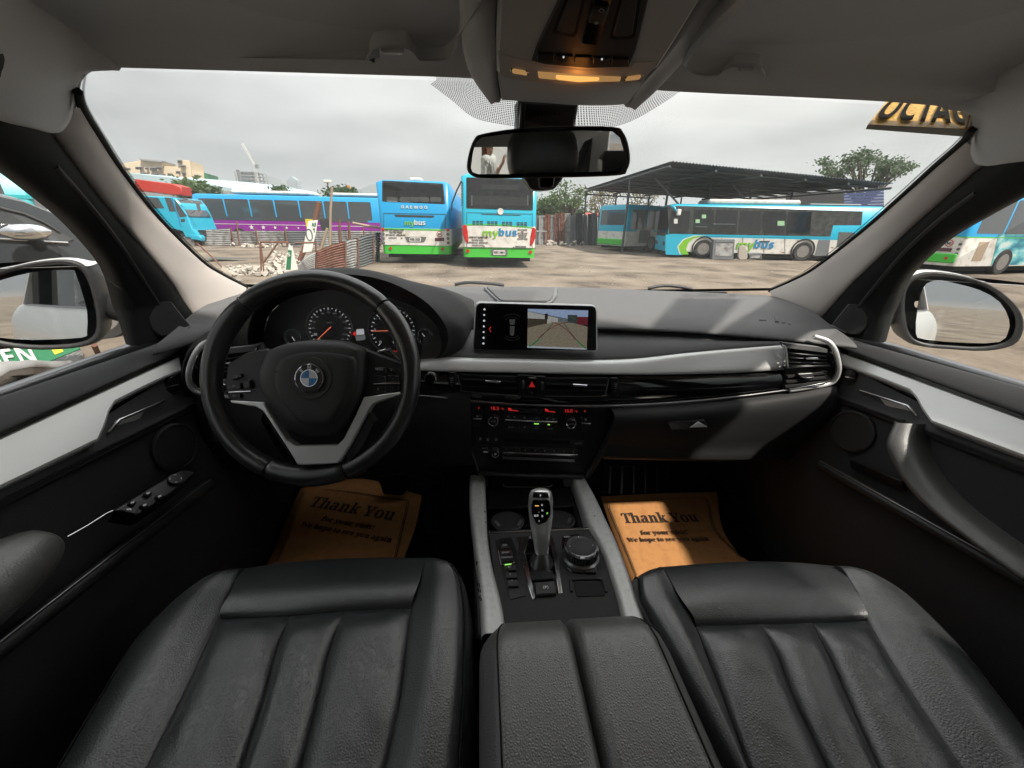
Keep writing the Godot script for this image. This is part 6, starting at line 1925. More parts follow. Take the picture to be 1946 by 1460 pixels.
func yard_materials() -> void:
	mat("bus_blue", lin(0.012, 0.26, 0.52), 0.32)
	mat("bus_cyan", lin(0.02, 0.36, 0.52), 0.3)
	var dirty := mat("bus_white", Color.WHITE, 0.5)
	dirty.albedo_texture = blotch(noise(FastNoiseLite.TYPE_SIMPLEX_SMOOTH, 0.02, 5, 15), [lin(0.46, 0.43, 0.38), lin(0.56, 0.545, 0.51), lin(0.6, 0.585, 0.555), lin(0.62, 0.61, 0.585)], 256)
	dirty.uv1_triplanar = true
	dirty.uv1_scale = Vector3.ONE * 0.5
	mat("bus_green", lin(0.05, 0.42, 0.04), 0.4)
	mat("logo_green", lin(0.17, 0.42, 0.02), 0.4)
	mat("logo_blue", lin(0.01, 0.2, 0.42), 0.4)
	mat("bus_purple", lin(0.22, 0.02, 0.25), 0.4)
	mat("dark_void", lin(0.035, 0.036, 0.038), 0.6)
	bump(mat("bus_inside", lin(0.055, 0.058, 0.058), 0.8), T.soft, 0.6, 0.1)
	M.bus_inside.albedo_texture = blotch(noise(FastNoiseLite.TYPE_SIMPLEX_SMOOTH, 0.02, 3, 25), [lin(0.25, 0.27, 0.26), lin(0.6, 0.62, 0.6), lin(1, 1, 1)], 256)
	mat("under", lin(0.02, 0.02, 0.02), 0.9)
	mat("seat_grey", lin(0.3, 0.31, 0.32), 0.7)
	mat("tyre", lin(0.028, 0.027, 0.026), 0.85)
	mat("rim_steel", lin(0.22, 0.21, 0.2), 0.55, 0.3)
	mat("tail_red", lin(0.42, 0.015, 0.012), 0.2)
	mat("plate_white", lin(0.6, 0.6, 0.58), 0.5)
	mat("sign_maroon", lin(0.09, 0.03, 0.04), 0.5)
	mat("lens_grey", lin(0.12, 0.12, 0.12), 0.2)
	mat("hatch_paint", lin(0.035, 0.042, 0.048), 0.18)
	M.hatch_paint.clearcoat_enabled = true
	M.hatch_paint.clearcoat = 0.6
	mat("steel_grey", lin(0.16, 0.17, 0.18), 0.6, 0.2)
	mat("post_dark", lin(0.06, 0.065, 0.07), 0.7)
	var rust := blotch(noise(FastNoiseLite.TYPE_SIMPLEX_SMOOTH, 0.018, 5, 33), [lin(0.07, 0.025, 0.015), lin(0.17, 0.07, 0.045), lin(0.24, 0.11, 0.08), lin(0.28, 0.2, 0.17)], 256, noise(FastNoiseLite.TYPE_SIMPLEX_SMOOTH, 0.1, 3, 4), 0.25)
	var zinc := blotch(noise(FastNoiseLite.TYPE_SIMPLEX_SMOOTH, 0.014, 5, 41), [lin(0.15, 0.12, 0.1), lin(0.26, 0.26, 0.26), lin(0.36, 0.36, 0.36), lin(0.42, 0.42, 0.41)], 256, noise(FastNoiseLite.TYPE_SIMPLEX_SMOOTH, 0.09, 3, 2), 0.2)
	for q in [["rusty_sheet", rust, 0.75], ["zinc_sheet", zinc, 0.5]]:
		var m := mat(q[0], Color.WHITE, q[2], 0.15)
		m.albedo_texture = q[1]
		m.uv1_triplanar = true
		m.uv1_scale = Vector3.ONE * 0.7
	mat("dark_sheet", lin(0.05, 0.055, 0.065), 0.6)
	mat("rust_iron", lin(0.16, 0.075, 0.05), 0.8)
	mat("pale_wood", lin(0.32, 0.25, 0.18), 0.85)
	mat("cream_wall", lin(0.55, 0.46, 0.33), 0.85)
	mat("window_dark", lin(0.06, 0.065, 0.07), 0.06, 0.0, 0.7)
	mat("concrete", lin(0.25, 0.255, 0.26), 0.9)
	mat("far_glass", lin(0.3, 0.36, 0.4), 0.25)
	mat("crane_white", lin(0.6, 0.6, 0.58), 0.6)
	mat("roof_blue", lin(0.35, 0.46, 0.5), 0.6)
	mat("red_paint", lin(0.42, 0.03, 0.02), 0.45)
	mat("stone", lin(0.38, 0.345, 0.3), 0.95)
	mat("banner_green", lin(0.01, 0.14, 0.055), 0.6)
	mat("banner_white", lin(0.6, 0.6, 0.56), 0.7)
	mat("banner_yellow", lin(0.6, 0.5, 0.03), 0.6)
	mat("hill_green", lin(0.075, 0.09, 0.085), 1.0)
	mat("bark", lin(0.07, 0.055, 0.045), 0.95)
	for q in [["leaf_deep", 0.028, 0.055, 0.018], ["leaf_mid", 0.05, 0.085, 0.025], ["leaf_dry", 0.085, 0.075, 0.035]]:
		var m := mat(q[0], lin(q[1], q[2], q[3]), 0.6)
		m.backlight_enabled = true
		m.backlight = lin(q[1] * 1.2, q[2] * 1.2, q[3])
	# ground: packed, dusty fill with paler scrapes and stones
	var gtex := blotch(noise(FastNoiseLite.TYPE_SIMPLEX_SMOOTH, 0.005, 7, 71), [lin(0.075, 0.06, 0.048), lin(0.14, 0.113, 0.088), lin(0.18, 0.147, 0.115), lin(0.205, 0.17, 0.135), lin(0.255, 0.22, 0.18)], 1024, noise(FastNoiseLite.TYPE_SIMPLEX_SMOOTH, 0.09, 4, 72), 0.3)
	var g := mat("soil", Color.WHITE, 0.97, 0.0, 0.3)
	g.albedo_texture = gtex
	g.uv1_triplanar = true
	g.uv1_world_triplanar = true
	g.uv1_scale = Vector3.ONE * 0.09
	g.heightmap_enabled = true
	g.heightmap_texture = seamless(noise(FastNoiseLite.TYPE_SIMPLEX_SMOOTH, 0.03, 6, 73), 512)
	g.heightmap_scale = 1.2
	mat("wet_soil", lin(0.045, 0.04, 0.036), 0.35)

func build_outside() -> void:
	yard_materials()
	# ---- ground
	var nz := noise(FastNoiseLite.TYPE_SIMPLEX_SMOOTH, 0.25, 5, 55)
	var rows := []
	for z in [200.0, 60.0, 20.0, 8.0]: rows.append(ground_row(z, nz, 0.0))
	for i in 60: rows.append(ground_row(6.0 - i * 0.65, nz, 1.0))
	for z in [-40.0, -60.0, -100.0, -200.0, -500.0, -1500.0]: rows.append(ground_row(z, nz, 0.0))
	var st := new_st()
	grid(st, rows)
	tag(put("ground", st, M.soil, self), "", "", "", "structure")
	var pc := wy(421, 495, 0.0)
	var pd := []
	for k in 26:
		var t := TAU * k / 26
		var r := 1.0 + 0.25 * sin(3.0 * t + 1.0) + 0.15 * sin(5.0 * t)
		pd.append(pc + Vector3(cos(t) * 0.75 * r, 0.075, sin(t) * 0.42 * r))
	st = new_st()
	fill(st, pd)
	tag(put("puddle", st, M.wet_soil, self), "", "", "", "structure")
	# ---- hills
	var h := []
	var hb := []
	var hn := noise(FastNoiseLite.TYPE_SIMPLEX_SMOOTH, 0.004, 5, 5)
	for i in 90:
		var x := -1300.0 + i * 26.0
		hb.append(Vector3(x, -5, -1000.0))
		h.append(Vector3(x, 62.0 + 70.0 * hn.get_noise_1d(x) + 10.0 * hn.get_noise_1d(x * 7.0) - maxf(0.0, x) * 0.05, -1060.0))
	var hbk := offs(h, 0, -60, -300)
	st = new_st()
	grid(st, [hb, h, hbk])
	tag(put("hills", st, M.hill_green, self), "", "", "", "structure")
	rear_bus_a()
	rear_bus_b()
	side_bus()
	other_buses()
	truck()
	hatchback()
	fences()
	shed()
	skyline()
	greenery()

func ground_row(z: float, nz: FastNoiseLite, k: float) -> Array:
	var row := []
	for x in [-900.0, -300.0, -120.0, -60.0]: row.append(Vector3(x, 0, z))
	for i in 100:
		var x := -35.0 + i * 0.7
		row.append(Vector3(x, k * (nz.get_noise_2d(x, z) * 0.07 + nz.get_noise_2d(x * 4.0, z * 4.0) * 0.02), z))
	for x in [60.0, 120.0, 300.0, 900.0]: row.append(Vector3(x, 0, z))
	return row

func rear_bus_a() -> void:
	var o := Node3D.new()
	o.name = "bus"
	add_child(o, true)
	var zr := -15.0
	bus_body(o, 2.5, 10.5, [["bumper", M.bus_green, 0.36, 0.66, 0.02], ["lower_body", M.bus_white, 0.66, 1.22, 0.0], ["upper_body", M.bus_blue, 1.22, 2.66, 0.0, 1]])
	var base := Vector3(-2.39, 0.0, zr)
	for c in o.get_children(): c.position = base
	var p := Vector3(0, 0, zr + 0.004)
	var n := Vector3(0, 0, 1)
	# rear window with seat backs showing through
	wslab("window_recess", o, M.bus_inside, [[726, 343], [842, 349], [846, 388], [726, 383]], p, n, 0.01, 0.0, 0.05)
	for x in [745, 770, 787, 805, 828]: wslab("seat_back", o, M.seat_grey, [[x - 10, 374], [x + 10, 375], [x + 11, 384], [x - 11, 383]], p + n * 0.006, n, 0.012, 0.0, 0.06)
	wslab("rear_window", o, M.bus_glass, [[728, 345], [841, 351], [844, 386], [728, 381]], p + n * 0.02, n, 0.006, 0.0, 0.05)
	wtext("maker_lettering", o, M.banner_white, "D A E W O O", 787.5, 394, 49, 5.5, p, n)
	wslab("handle_slot", o, M.dark_void, [[749, 408], [826, 410], [823, 413.5], [752, 412]], p + n * 0.004, n, 0.01)
	for q in [[729, 405.6, 846, 407.2, 0.5], [729, 435, 846, 437.5, 1.3]]: wslab("panel_line", o, M.dark_void if q[4] < 1 else M.bus_green, [[q[0], q[1] - q[4]], [q[2], q[3] - q[4]], [q[2], q[3] + q[4]], [q[0], q[1] + q[4]]], p + n * 0.004, n, 0.01)
	for x in [729, 846]: wslab("panel_line", o, M.dark_void, [[x - 0.4, 406], [x + 0.4, 406], [x + 0.4, 435], [x - 0.4, 435]], p + n * 0.003, n, 0.01)
	logo(o, 788, 424, 40, 9, p + n * 0.004, n, M.logo_green, M.banner_white)
	wslab("plate_recess", o, M.lens_grey, [[769, 450], [811, 450.5], [806, 461], [774, 460.5]], p + n * 0.003, n, 0.01, 0.0, 0.05)
	wrect("number_plate", o, M.plate_white, 778, 451.5, 800, 459, p + n * 0.008, n, 0.01, 0.03)
	wtext("plate_number", o, M.ink, "NER 3325", 789, 455, 19, 4.2, p + n * 0.002, n)
	wtext("notice_line", o, M.ink, "LTFRB 24/7 Hotline: 1342", 748, 437, 38, 2.6, p + n * 0.006, n)
	wtext("notice_line", o, M.ink, "Text: Viber Hotline", 752, 441.5, 24, 2.4, p, n)
	wtext("notice_line", o, M.ink, "0917-550-1342   0998-550-1342", 752, 446.5, 37, 2.4, p, n)
	wtext("notice_line", o, M.ink, "CAPACITY        60", 752, 452, 26, 1.8, p, n)
	turned("speed_ring", o, M.tail_red, [[0.10, 0.0], [0.10, 0.012], [0.078, 0.012]], won(835, 445, p, n), n, 24)
	turned("speed_disc", o, M.plate_white, [[0.08, 0.0], [0.08, 0.015], [0, 0.015]], won(835, 445, p, n), n, 20)
	wtext("speed_number", o, M.ink, "60", 835, 445, 6, 4.6, p + n * 0.008, n)
	wrect("warning_plate", o, M.sign_maroon, 826, 452, 844, 458.5, p, n, 0.01)
	for k in 4:
		for x in [727.5 + k * 0.5, 850.8 + k * 0.3]:
			turned("tail_lamp", o, M.tail_red if k == 0 else M.lens_grey, [[0.055, -0.02], [0.055, 0.02], [0.045, 0.03], [0, 0.034]], won(x, 436 + k * 8.2 + (1 if x > 800 else 0), p, n), n, 18)
	for q in [[742, 472], [841, 473.5]]: turned("reflector", o, M.tail_red, [[0.05, -0.02], [0.05, 0.012], [0, 0.016]], won(q[0], q[1], p, n), n, 16)
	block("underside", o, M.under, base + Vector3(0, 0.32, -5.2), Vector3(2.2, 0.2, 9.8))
	for s in [-1, 1]: wheel(o, base + Vector3(s * 1.05, 0.44, -2.9), Vector3(s, 0, 0), 0.44)
	block("roof_unit", o, M.bus_white, base + Vector3(0.05, 2.82, -0.7), Vector3(0.42, 0.12, 0.5), Basis.IDENTITY, 0.03)
	rebase(o, base)
	tag(o, "blue bus with white and green tail, left of the two seen from behind", "bus", "buses seen from behind")

func rear_bus_b() -> void:
	var o := Node3D.new()
	o.name = "bus"
	add_child(o, true)
	var zr := -14.0
	bus_body(o, 2.5, 11.5, [["bumper", M.bus_green, 0.35, 0.68, 0.015], ["lower_body", M.bus_white, 0.68, 1.36, 0.0], ["upper_body", M.bus_cyan, 1.36, 2.82, 0.0, 1]])
	var base := Vector3(0.545, 0.0, zr)
	for c in o.get_children(): c.position = base
	var p := Vector3(0, 0, zr + 0.004)
	var n := Vector3(0, 0, 1)
	wslab("window_recess", o, M.bus_inside, [[886, 337], [1013, 341], [1013, 400], [886, 396]], p, n, 0.01, 0.0, 0.04)
	wslab("rear_seat_row", o, M.lens_grey, [[896, 372], [1004, 375], [1003, 392], [897, 389]], p + n * 0.006, n, 0.012, 0.0, 0.05)
	for x in [896.5, 1003]: wslab("inner_pillar", o, M.seat_grey, [[x - 1.5, 371], [x + 1.5, 371], [x + 1.5, 391], [x - 1.5, 391]], p + n * 0.007, n, 0.012)
	wslab("route_board", o, M.lens_grey, [[915, 350], [985, 352], [985, 361], [915, 359]], p + n * 0.006, n, 0.012)
	wslab("rear_window", o, M.bus_glass, [[887, 338], [1012, 342], [1012, 399], [887, 395]], p + n * 0.02, n, 0.006, 0.0, 0.04)
	turned("maker_badge", o, M.crane_white, [[0.10, 0.0], [0.10, 0.02], [0.085, 0.025], [0.08, 0.012]], won(951, 402, p, n), n, 24)
	for q in [[-3.5, 1.4, 3.5, -1.4], [-3.4, -1.0, -0.6, -2.0], [0.6, 2.0, 3.4, 1.0]]: wslab("badge_stroke", o, M.crane_white, [[951 + q[0], 402 + q[1] - 0.6], [951 + q[2], 402 + q[3] - 0.6], [951 + q[2], 402 + q[3] + 0.6], [951 + q[0], 402 + q[1] + 0.6]], p + n * 0.016, n, 0.012)
	wslab("handle_slot", o, M.dark_void, [[914, 406.5], [990, 408.5], [988, 410], [916, 408]], p + n * 0.003, n, 0.01)
	for q in [[887, 404, 1011, 407], [887, 470.5, 1012, 473]]: wslab("panel_line", o, M.dark_void, [[q[0], q[1] - 0.4], [q[2], q[3] - 0.4], [q[2], q[3] + 0.4], [q[0], q[1] + 0.4]], p + n * 0.003, n, 0.01)
	for x in [887, 1011.5]: wslab("panel_line", o, M.dark_void, [[x - 0.4, 405], [x + 0.4, 405], [x + 0.4, 470], [x - 0.4, 470]], p + n * 0.003, n, 0.01)
	wslab("green_sweep", o, M.bus_green, [[886, 426], [915, 425.5], [960, 427], [1012, 432], [1012, 434], [960, 429.5], [915, 428], [886, 428.5]], p + n * 0.004, n, 0.01)
	for g in 4:
		for r in 3:
			for c in 3: wrect("louvre", o, M.dark_void, 898 + g * 28 + c * 7, 420 + g * 0.8 + r * 3.1, 903.5 + g * 28 + c * 7, 421.7 + g * 0.8 + r * 3.1, p + n * 0.006, n, 0.008)
	logo(o, 949, 443, 66, 13, p + n * 0.004, n, M.logo_green, M.logo_blue)
	wtext("notice_line", o, M.ink, "LTFRB 24/7 Hotline: 1342", 909, 451, 36, 3.2, p, n)
	wtext("notice_line", o, M.ink, "Text: Viber Hotline", 908, 456, 22, 2.6, p, n)
	wtext("notice_line", o, M.ink, "0917-550-1342   0998-550-1342", 909, 461, 37, 2.6, p, n)
	wtext("notice_line", o, M.ink, "CAPACITY: 60 PAX", 908, 466, 22, 2.0, p, n)
	for k in 6: wtext("notice_line", o, M.ink, ["HOW'S MY DRIVING", "CALL", "0917-550-1342", "0998-550-1342", "0918-550-1342", "COMPLAINTS HOTLINE"][k], 993, 436.5 + k * 3.5, [18, 6, 19, 16, 14, 20][k], 1.9, p, n)
	wtext("body_number", o, M.ink, "HHC3608", 989.5, 469, 20, 3.2, p, n)
	for q in [[[879, 428], [886, 427], [889, 440], [890, 464], [884, 458], [879, 445]], [[1012, 432], [1018, 434], [1018, 450], [1014, 463], [1007, 469], [1008, 450]]]: wslab("tail_lamp", o, M.tail_red, q, p + n * 0.02, n, 0.06, 0.015, 0.06)
	wslab("plate_recess", o, M.lens_grey, [[933, 473.5], [965, 474.5], [964, 486], [934, 485]], p + n * 0.003, n, 0.01)
	wrect("number_plate", o, M.plate_white, 937.5, 476, 960, 484.5, p + n * 0.008, n, 0.01, 0.03)
	wtext("plate_number", o, M.ink, "NEX 5961", 949, 480, 20, 4.6, p + n * 0.002, n)
	for q in [[889, 477], [1008, 479.5]]: turned("reflector", o, M.tail_red, [[0.06, -0.02], [0.06, 0.012], [0, 0.016]], won(q[0], q[1], p, n), n, 16)
	for q in [[920, 468], [976, 470]]: turned("bump_stop", o, M.dark_void, [[0.02, 0], [0.02, 0.04], [0, 0.042]], won(q[0], q[1], p, n), n, 10)
	for k in 16: wrect("side_louvre", o, M.dark_void, 876.5, 346 + k * 2.9, 880, 347.6 + k * 2.9, p + n * 0.001, n, 0.02)
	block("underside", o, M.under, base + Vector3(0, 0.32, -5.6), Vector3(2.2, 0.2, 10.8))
	for s in [-1, 1]: wheel(o, base + Vector3(s * 1.05, 0.46, -3.0), Vector3(s, 0, 0), 0.46)
	rod("mirror_arm", o, M.dark_void, [won(877, 344, p, n), won(868, 362, p, n), won(859, 386, p, n), won(858, 400, p, n)], 0.025, 6)
	rebase(o, base)
	tag(o, "cyan bus with large mybus lettering on its white tail, right of the rear pair", "bus", "buses seen from behind")

func side_bus() -> void:
	var o := Node3D.new()
	o.name = "bus"
	add_child(o, true)
	var fw := wy(1335, 491, 0.0)
	var rw := wy(1525, 496, 0.0)
	var dir := (rw - fw).normalized()
	var n := Vector3(-dir.z, 0, dir.x)
	if n.z < 0: n = -n
	var p := fw + Vector3(0, 0, 0)
	var f0 := won(1263, 486, p, n)
	f0.y = 0.0
	var r0 := won(1652, 500, p, n)
	r0.y = 0.0
	var len := (r0 - f0).length()
	var w := 2.4
	var root := Node3D.new()
	var tmp := Node3D.new()
	# body in local axes, then turned so that its back end meets r0
	bus_body(tmp, w, len, [["lower_body", M.bus_white, 0.3, 1.0, 0.0], ["upper_body", M.bus_cyan, 1.0, 2.42, 0.0, 1]])
	var bz := -(-dir)          # local +z is the way from nose to tail
	var b := Basis(Vector3.UP.cross(dir), Vector3.UP, dir)
	var mid := r0 - n * (w / 2)
	for c in tmp.get_children():
		tmp.remove_child(c)
		o.add_child(c, true)
		c.transform = Transform3D(b, mid)
	tmp.free()
	root.free()
	var q := p + n * 0.006
	# side: windows, colours and markings
	wslab("window_band", o, M.bus_inside, [[1268, 391], [1460, 396], [1640, 402], [1637, 428], [1584, 428], [1578, 450], [1430, 447], [1272, 444]], q, n, 0.02)
	var xs := [1318, 1360, 1405, 1450, 1497, 1545]
	for i in 5:
		wslab("window_pane", o, M.bus_glass, [[xs[i] + 2, 398 + i], [xs[i + 1] - 2, 399 + i], [xs[i + 1] - 5, 445], [xs[i] - 1, 443.5]], q + n * 0.02, n, 0.008)
	for c in [[1322, 430, 1344, 1], [1355, 425, 1398, 1], [1480, 424, 1488, 0]]: wslab("inner_rail", o, M.seat_grey, [[c[0], c[1]], [c[2], c[1] + 0.6], [c[2], c[1] + 2], [c[0], c[1] + 1.4]], q + n * 0.012, n, 0.008)
	for c in [[1478, 420, 1491, 429], [1334, 408, 1342, 415], [1322, 417, 1330, 424]]: wrect("window_notice", o, M.leaf_pale if M.has("leaf_pale") else mat("leaf_pale", lin(0.3, 0.5, 0.3), 0.6), c[0], c[1], c[2], c[3], q + n * 0.03, n, 0.01)
	wslab("driver_window", o, M.bus_glass, [[1276, 400], [1312, 401], [1308, 444], [1272, 443]], q + n * 0.02, n, 0.008)
	wrect("window_notice", o, M.plate_white, 1281, 416, 1288, 425, q + n * 0.03, n, 0.01)
	wslab("front_flank", o, M.bus_cyan, [[1265, 446], [1330, 448], [1300, 458], [1292, 470], [1296, 485], [1265, 484]], q + n * 0.002, n, 0.01)
	wslab("green_swoosh", o, M.logo_green, [[1338, 448], [1318, 453], [1308, 462], [1304, 474], [1309, 484], [1296, 484], [1288, 469], [1300, 455], [1318, 449]], q + n * 0.008, n, 0.01)
	wslab("white_line", o, M.banner_white, [[1345, 447.5], [1318, 448], [1298, 455], [1287, 469], [1292, 484], [1294, 484], [1289, 469], [1300, 456], [1318, 449.5]], q + n * 0.012, n, 0.01)
	wslab("belt_line", o, M.bus_cyan, [[1340, 446], [1580, 450], [1580, 453], [1340, 449]], q + n * 0.004, n, 0.012)
	logo(o, 1435, 466, 72, 15, q + n * 0.006, n, M.logo_green, M.logo_blue)
	wrect("notice", o, M.dark_void, 1443, 458, 1463, 461, q + n * 0.02, n, 0.006)
	for c in [[1336, 473], [1525, 478]]:
		var ctr := won(c[0], c[1], q, n)
		turned("wheel_arch", o, M.rubber, [[0.55, -0.02], [0.55, 0.03], [0.50, 0.035], [0.49, -0.02]], ctr + Vector3(0, 0.04, 0), n, 30)
		wheel(o, ctr + n * 0.02, n, 0.45)
	wslab("engine_flap", o, M.steel_grey, [[1556, 456], [1578, 456], [1574, 486], [1548, 487]], q + n * 0.004, n, 0.02)
	wslab("grille", o, M.lens_grey, [[1595, 441], [1625, 442], [1622, 465], [1590, 470]], q + n * 0.004, n, 0.02)
	for x in [1372, 1412, 1452, 1492]: wslab("panel_seam", o, M.lens_grey, [[x - 0.4, 452], [x + 0.4, 452], [x + 0.4, 485], [x - 0.4, 485]], q + n * 0.003, n, 0.01)
	for c in [[1515, 457], [1486, 479], [1580, 470]]: wrect("side_lamp", o, M.rust_iron, c[0], c[1], c[0] + 4, c[1] + 2, q, n, 0.02)
	# front: screen, lamps
	var fn := -dir
	var fp := f0 + fn * 0.006
	var bp := func(x: float, y: float, k := 0.0) -> Vector3: return f0 - n * x + Vector3(0, y, 0) + fn * (0.012 + k)
	plate("cab_inside", o, M.bus_inside, [bp.call(0.12, 1.02), bp.call(2.28, 1.02), bp.call(2.28, 2.4), bp.call(0.12, 2.4)], -fn * 0.02, 0.0, 0.1)
	plate("windscreen", o, M.bus_glass, [bp.call(0.14, 1.05, 0.03), bp.call(2.26, 1.05, 0.03), bp.call(2.26, 2.36, 0.03), bp.call(0.14, 2.36, 0.03)], -fn * 0.008, 0.0, 0.1)
	plate("front_panel", o, M.bus_cyan, [bp.call(0.1, 0.3), bp.call(2.3, 0.3), bp.call(2.3, 1.02), bp.call(0.1, 1.02)], -fn * 0.02, 0.0, 0.05)
	for x in [0.25, 1.75]: plate("headlamp", o, M.lens_grey, [bp.call(x, 0.55, 0.02), bp.call(x + 0.42, 0.6, 0.02), bp.call(x + 0.42, 0.76, 0.02), bp.call(x, 0.72, 0.02)], -fn * 0.03, 0.005)
	rod("mirror_arm", o, M.bus_cyan, [won(1278, 391, q, n) + n * 0.05 + fn * 0.1, won(1286, 395, q, n) + n * 0.3 + fn * 0.2, won(1290, 402, q, n) + n * 0.3 + fn * 0.2], [0.06, 0.07, 0.04], 8)
	block("wing_mirror", o, M.plate_white, won(1293, 404, q, n) + n * 0.3 + fn * 0.15, Vector3(0.2, 0.28, 0.1), Basis.IDENTITY, 0.03)
	# roof units
	for c in [[0.18, 0.62, 0.24], [0.66, 0.9, 0.1]]:
		var m2 := f0.lerp(r0, (c[0] + c[1]) * 0.5) - n * 1.1 + Vector3(0, 2.52 + c[2] * 0.5, 0)
		block("roof_unit", o, M.bus_white if c[2] > 0.2 else M.steel_grey, m2, Vector3(len * (c[1] - c[0]), c[2], 1.6), Basis(dir, Vector3.UP, n), 0.08)
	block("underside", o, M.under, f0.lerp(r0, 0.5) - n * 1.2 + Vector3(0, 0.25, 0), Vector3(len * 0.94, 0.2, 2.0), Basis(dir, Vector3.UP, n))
	rebase(o, f0.lerp(r0, 0.5) - n * 1.2)
	tag(o, "long white and cyan bus standing side on before the open shed", "bus")
	# clutter standing against it
	var cp := fw + n * 0.7
	var cb := Node3D.new()
	cb.name = "steel_cabinet"
	add_child(cb, true)
	wslab("cabinet_frame", cb, M.steel_grey, [[1357, 455], [1397, 455], [1394, 493], [1353, 493]], cp, n, 0.3, 0.01)
	wslab("cabinet_door", cb, M.zinc_sheet, [[1361, 463], [1393, 463], [1391, 487], [1358, 487]], cp + n * 0.01, n, 0.02, 0.004)
	wslab("cabinet_tray", cb, M.steel_grey, [[1360, 457], [1395, 457], [1395, 461], [1360, 461]], cp + n * 0.02, n, 0.02, 0.004)
	rebase(cb, wy(1375, 494, 0.0))
	tag(cb, "grey steel cabinet on the ground beside the side-on bus's front wheel", "cabinet")
	var sl := wslab("stone_slab", self, M.stone, [[1404, 472], [1408, 467], [1416, 467], [1420, 474], [1421, 490], [1418, 494], [1406, 494], [1403, 488]], cp + n * 0.1, n, 0.12, 0.02)
	tag(sl, "upright pale stone slab beside the grey cabinet", "slab")
	var bn := Node3D.new()
	bn.name = "bench"
	add_child(bn, true)
	wslab("seat", bn, M.steel_grey, [[1424, 482], [1448, 481], [1448, 484], [1423, 485]], cp + n * 0.1, n, 0.35, 0.005)
	wslab("apron", bn, M.zinc_sheet, [[1427, 485], [1446, 484], [1445, 491], [1427, 491]], cp + n * 0.08, n, 0.02, 0.002)
	for x in [1425, 1446]: wslab("leg", bn, M.steel_grey, [[x, 484], [x + 1.5, 484], [x + 1.5, 493], [x, 493]], cp + n * 0.1, n, 0.05)
	rebase(bn, wy(1436, 493, 0.0))
	tag(bn, "small metal bench beside the stone slab", "bench")

func simple_bus(base: Vector3, turn: float, w: float, l: float, h: float, lower: Material, upper: Material, label: String, low := 1.1) -> Node3D:
	var o := group_node("bus", self, base, turn)
	bus_body(o, w, l, [["lower_body", lower, 0.32, low, 0.0], ["upper_body", upper, low, h, 0.0, 1]])
	for s in [-1, 1]:
		var cnt := int(l / 1.45)
		for k in cnt:
			var z0 := -0.4 - (l - 0.9) * k / cnt
			var z1 := -0.4 - (l - 0.9) * (k + 1) / cnt + 0.08
			var x: float = s * (w / 2 + 0.004)
			plate("window_pane", o, M.window_dark, [Vector3(x, low + 0.12, z0), Vector3(x, low + 0.12, z1), Vector3(x, h - 0.18, z1), Vector3(x, h - 0.18, z0)], Vector3(-s * 0.02, 0, 0), 0.0, 0.06)
		for z in [-2.4, -l + 2.4]: wheel(o, Vector3(s * (w / 2 - 0.02), 0.46, z), Vector3(s, 0, 0), 0.46)
	plate("rear_window", o, M.window_dark, [Vector3(-w / 2 + 0.2, low + 0.35, 0.006), Vector3(w / 2 - 0.2, low + 0.35, 0.006), Vector3(w / 2 - 0.2, h - 0.2, 0.006), Vector3(-w / 2 + 0.2, h - 0.2, 0.006)], Vector3(0, 0, -0.02), 0.0, 0.08)
	plate("windscreen", o, M.window_dark, [Vector3(-w / 2 + 0.15, low, -l - 0.006), Vector3(w / 2 - 0.15, low, -l - 0.006), Vector3(w / 2 - 0.15, h - 0.12, -l - 0.006), Vector3(-w / 2 + 0.15, h - 0.12, -l - 0.006)], Vector3(0, 0, 0.02), 0.0, 0.1)
	block("underside", o, M.under, Vector3(0, 0.25, -l / 2), Vector3(w - 0.3, 0.2, l - 0.6))
	tag(o, label, "bus")
	return o

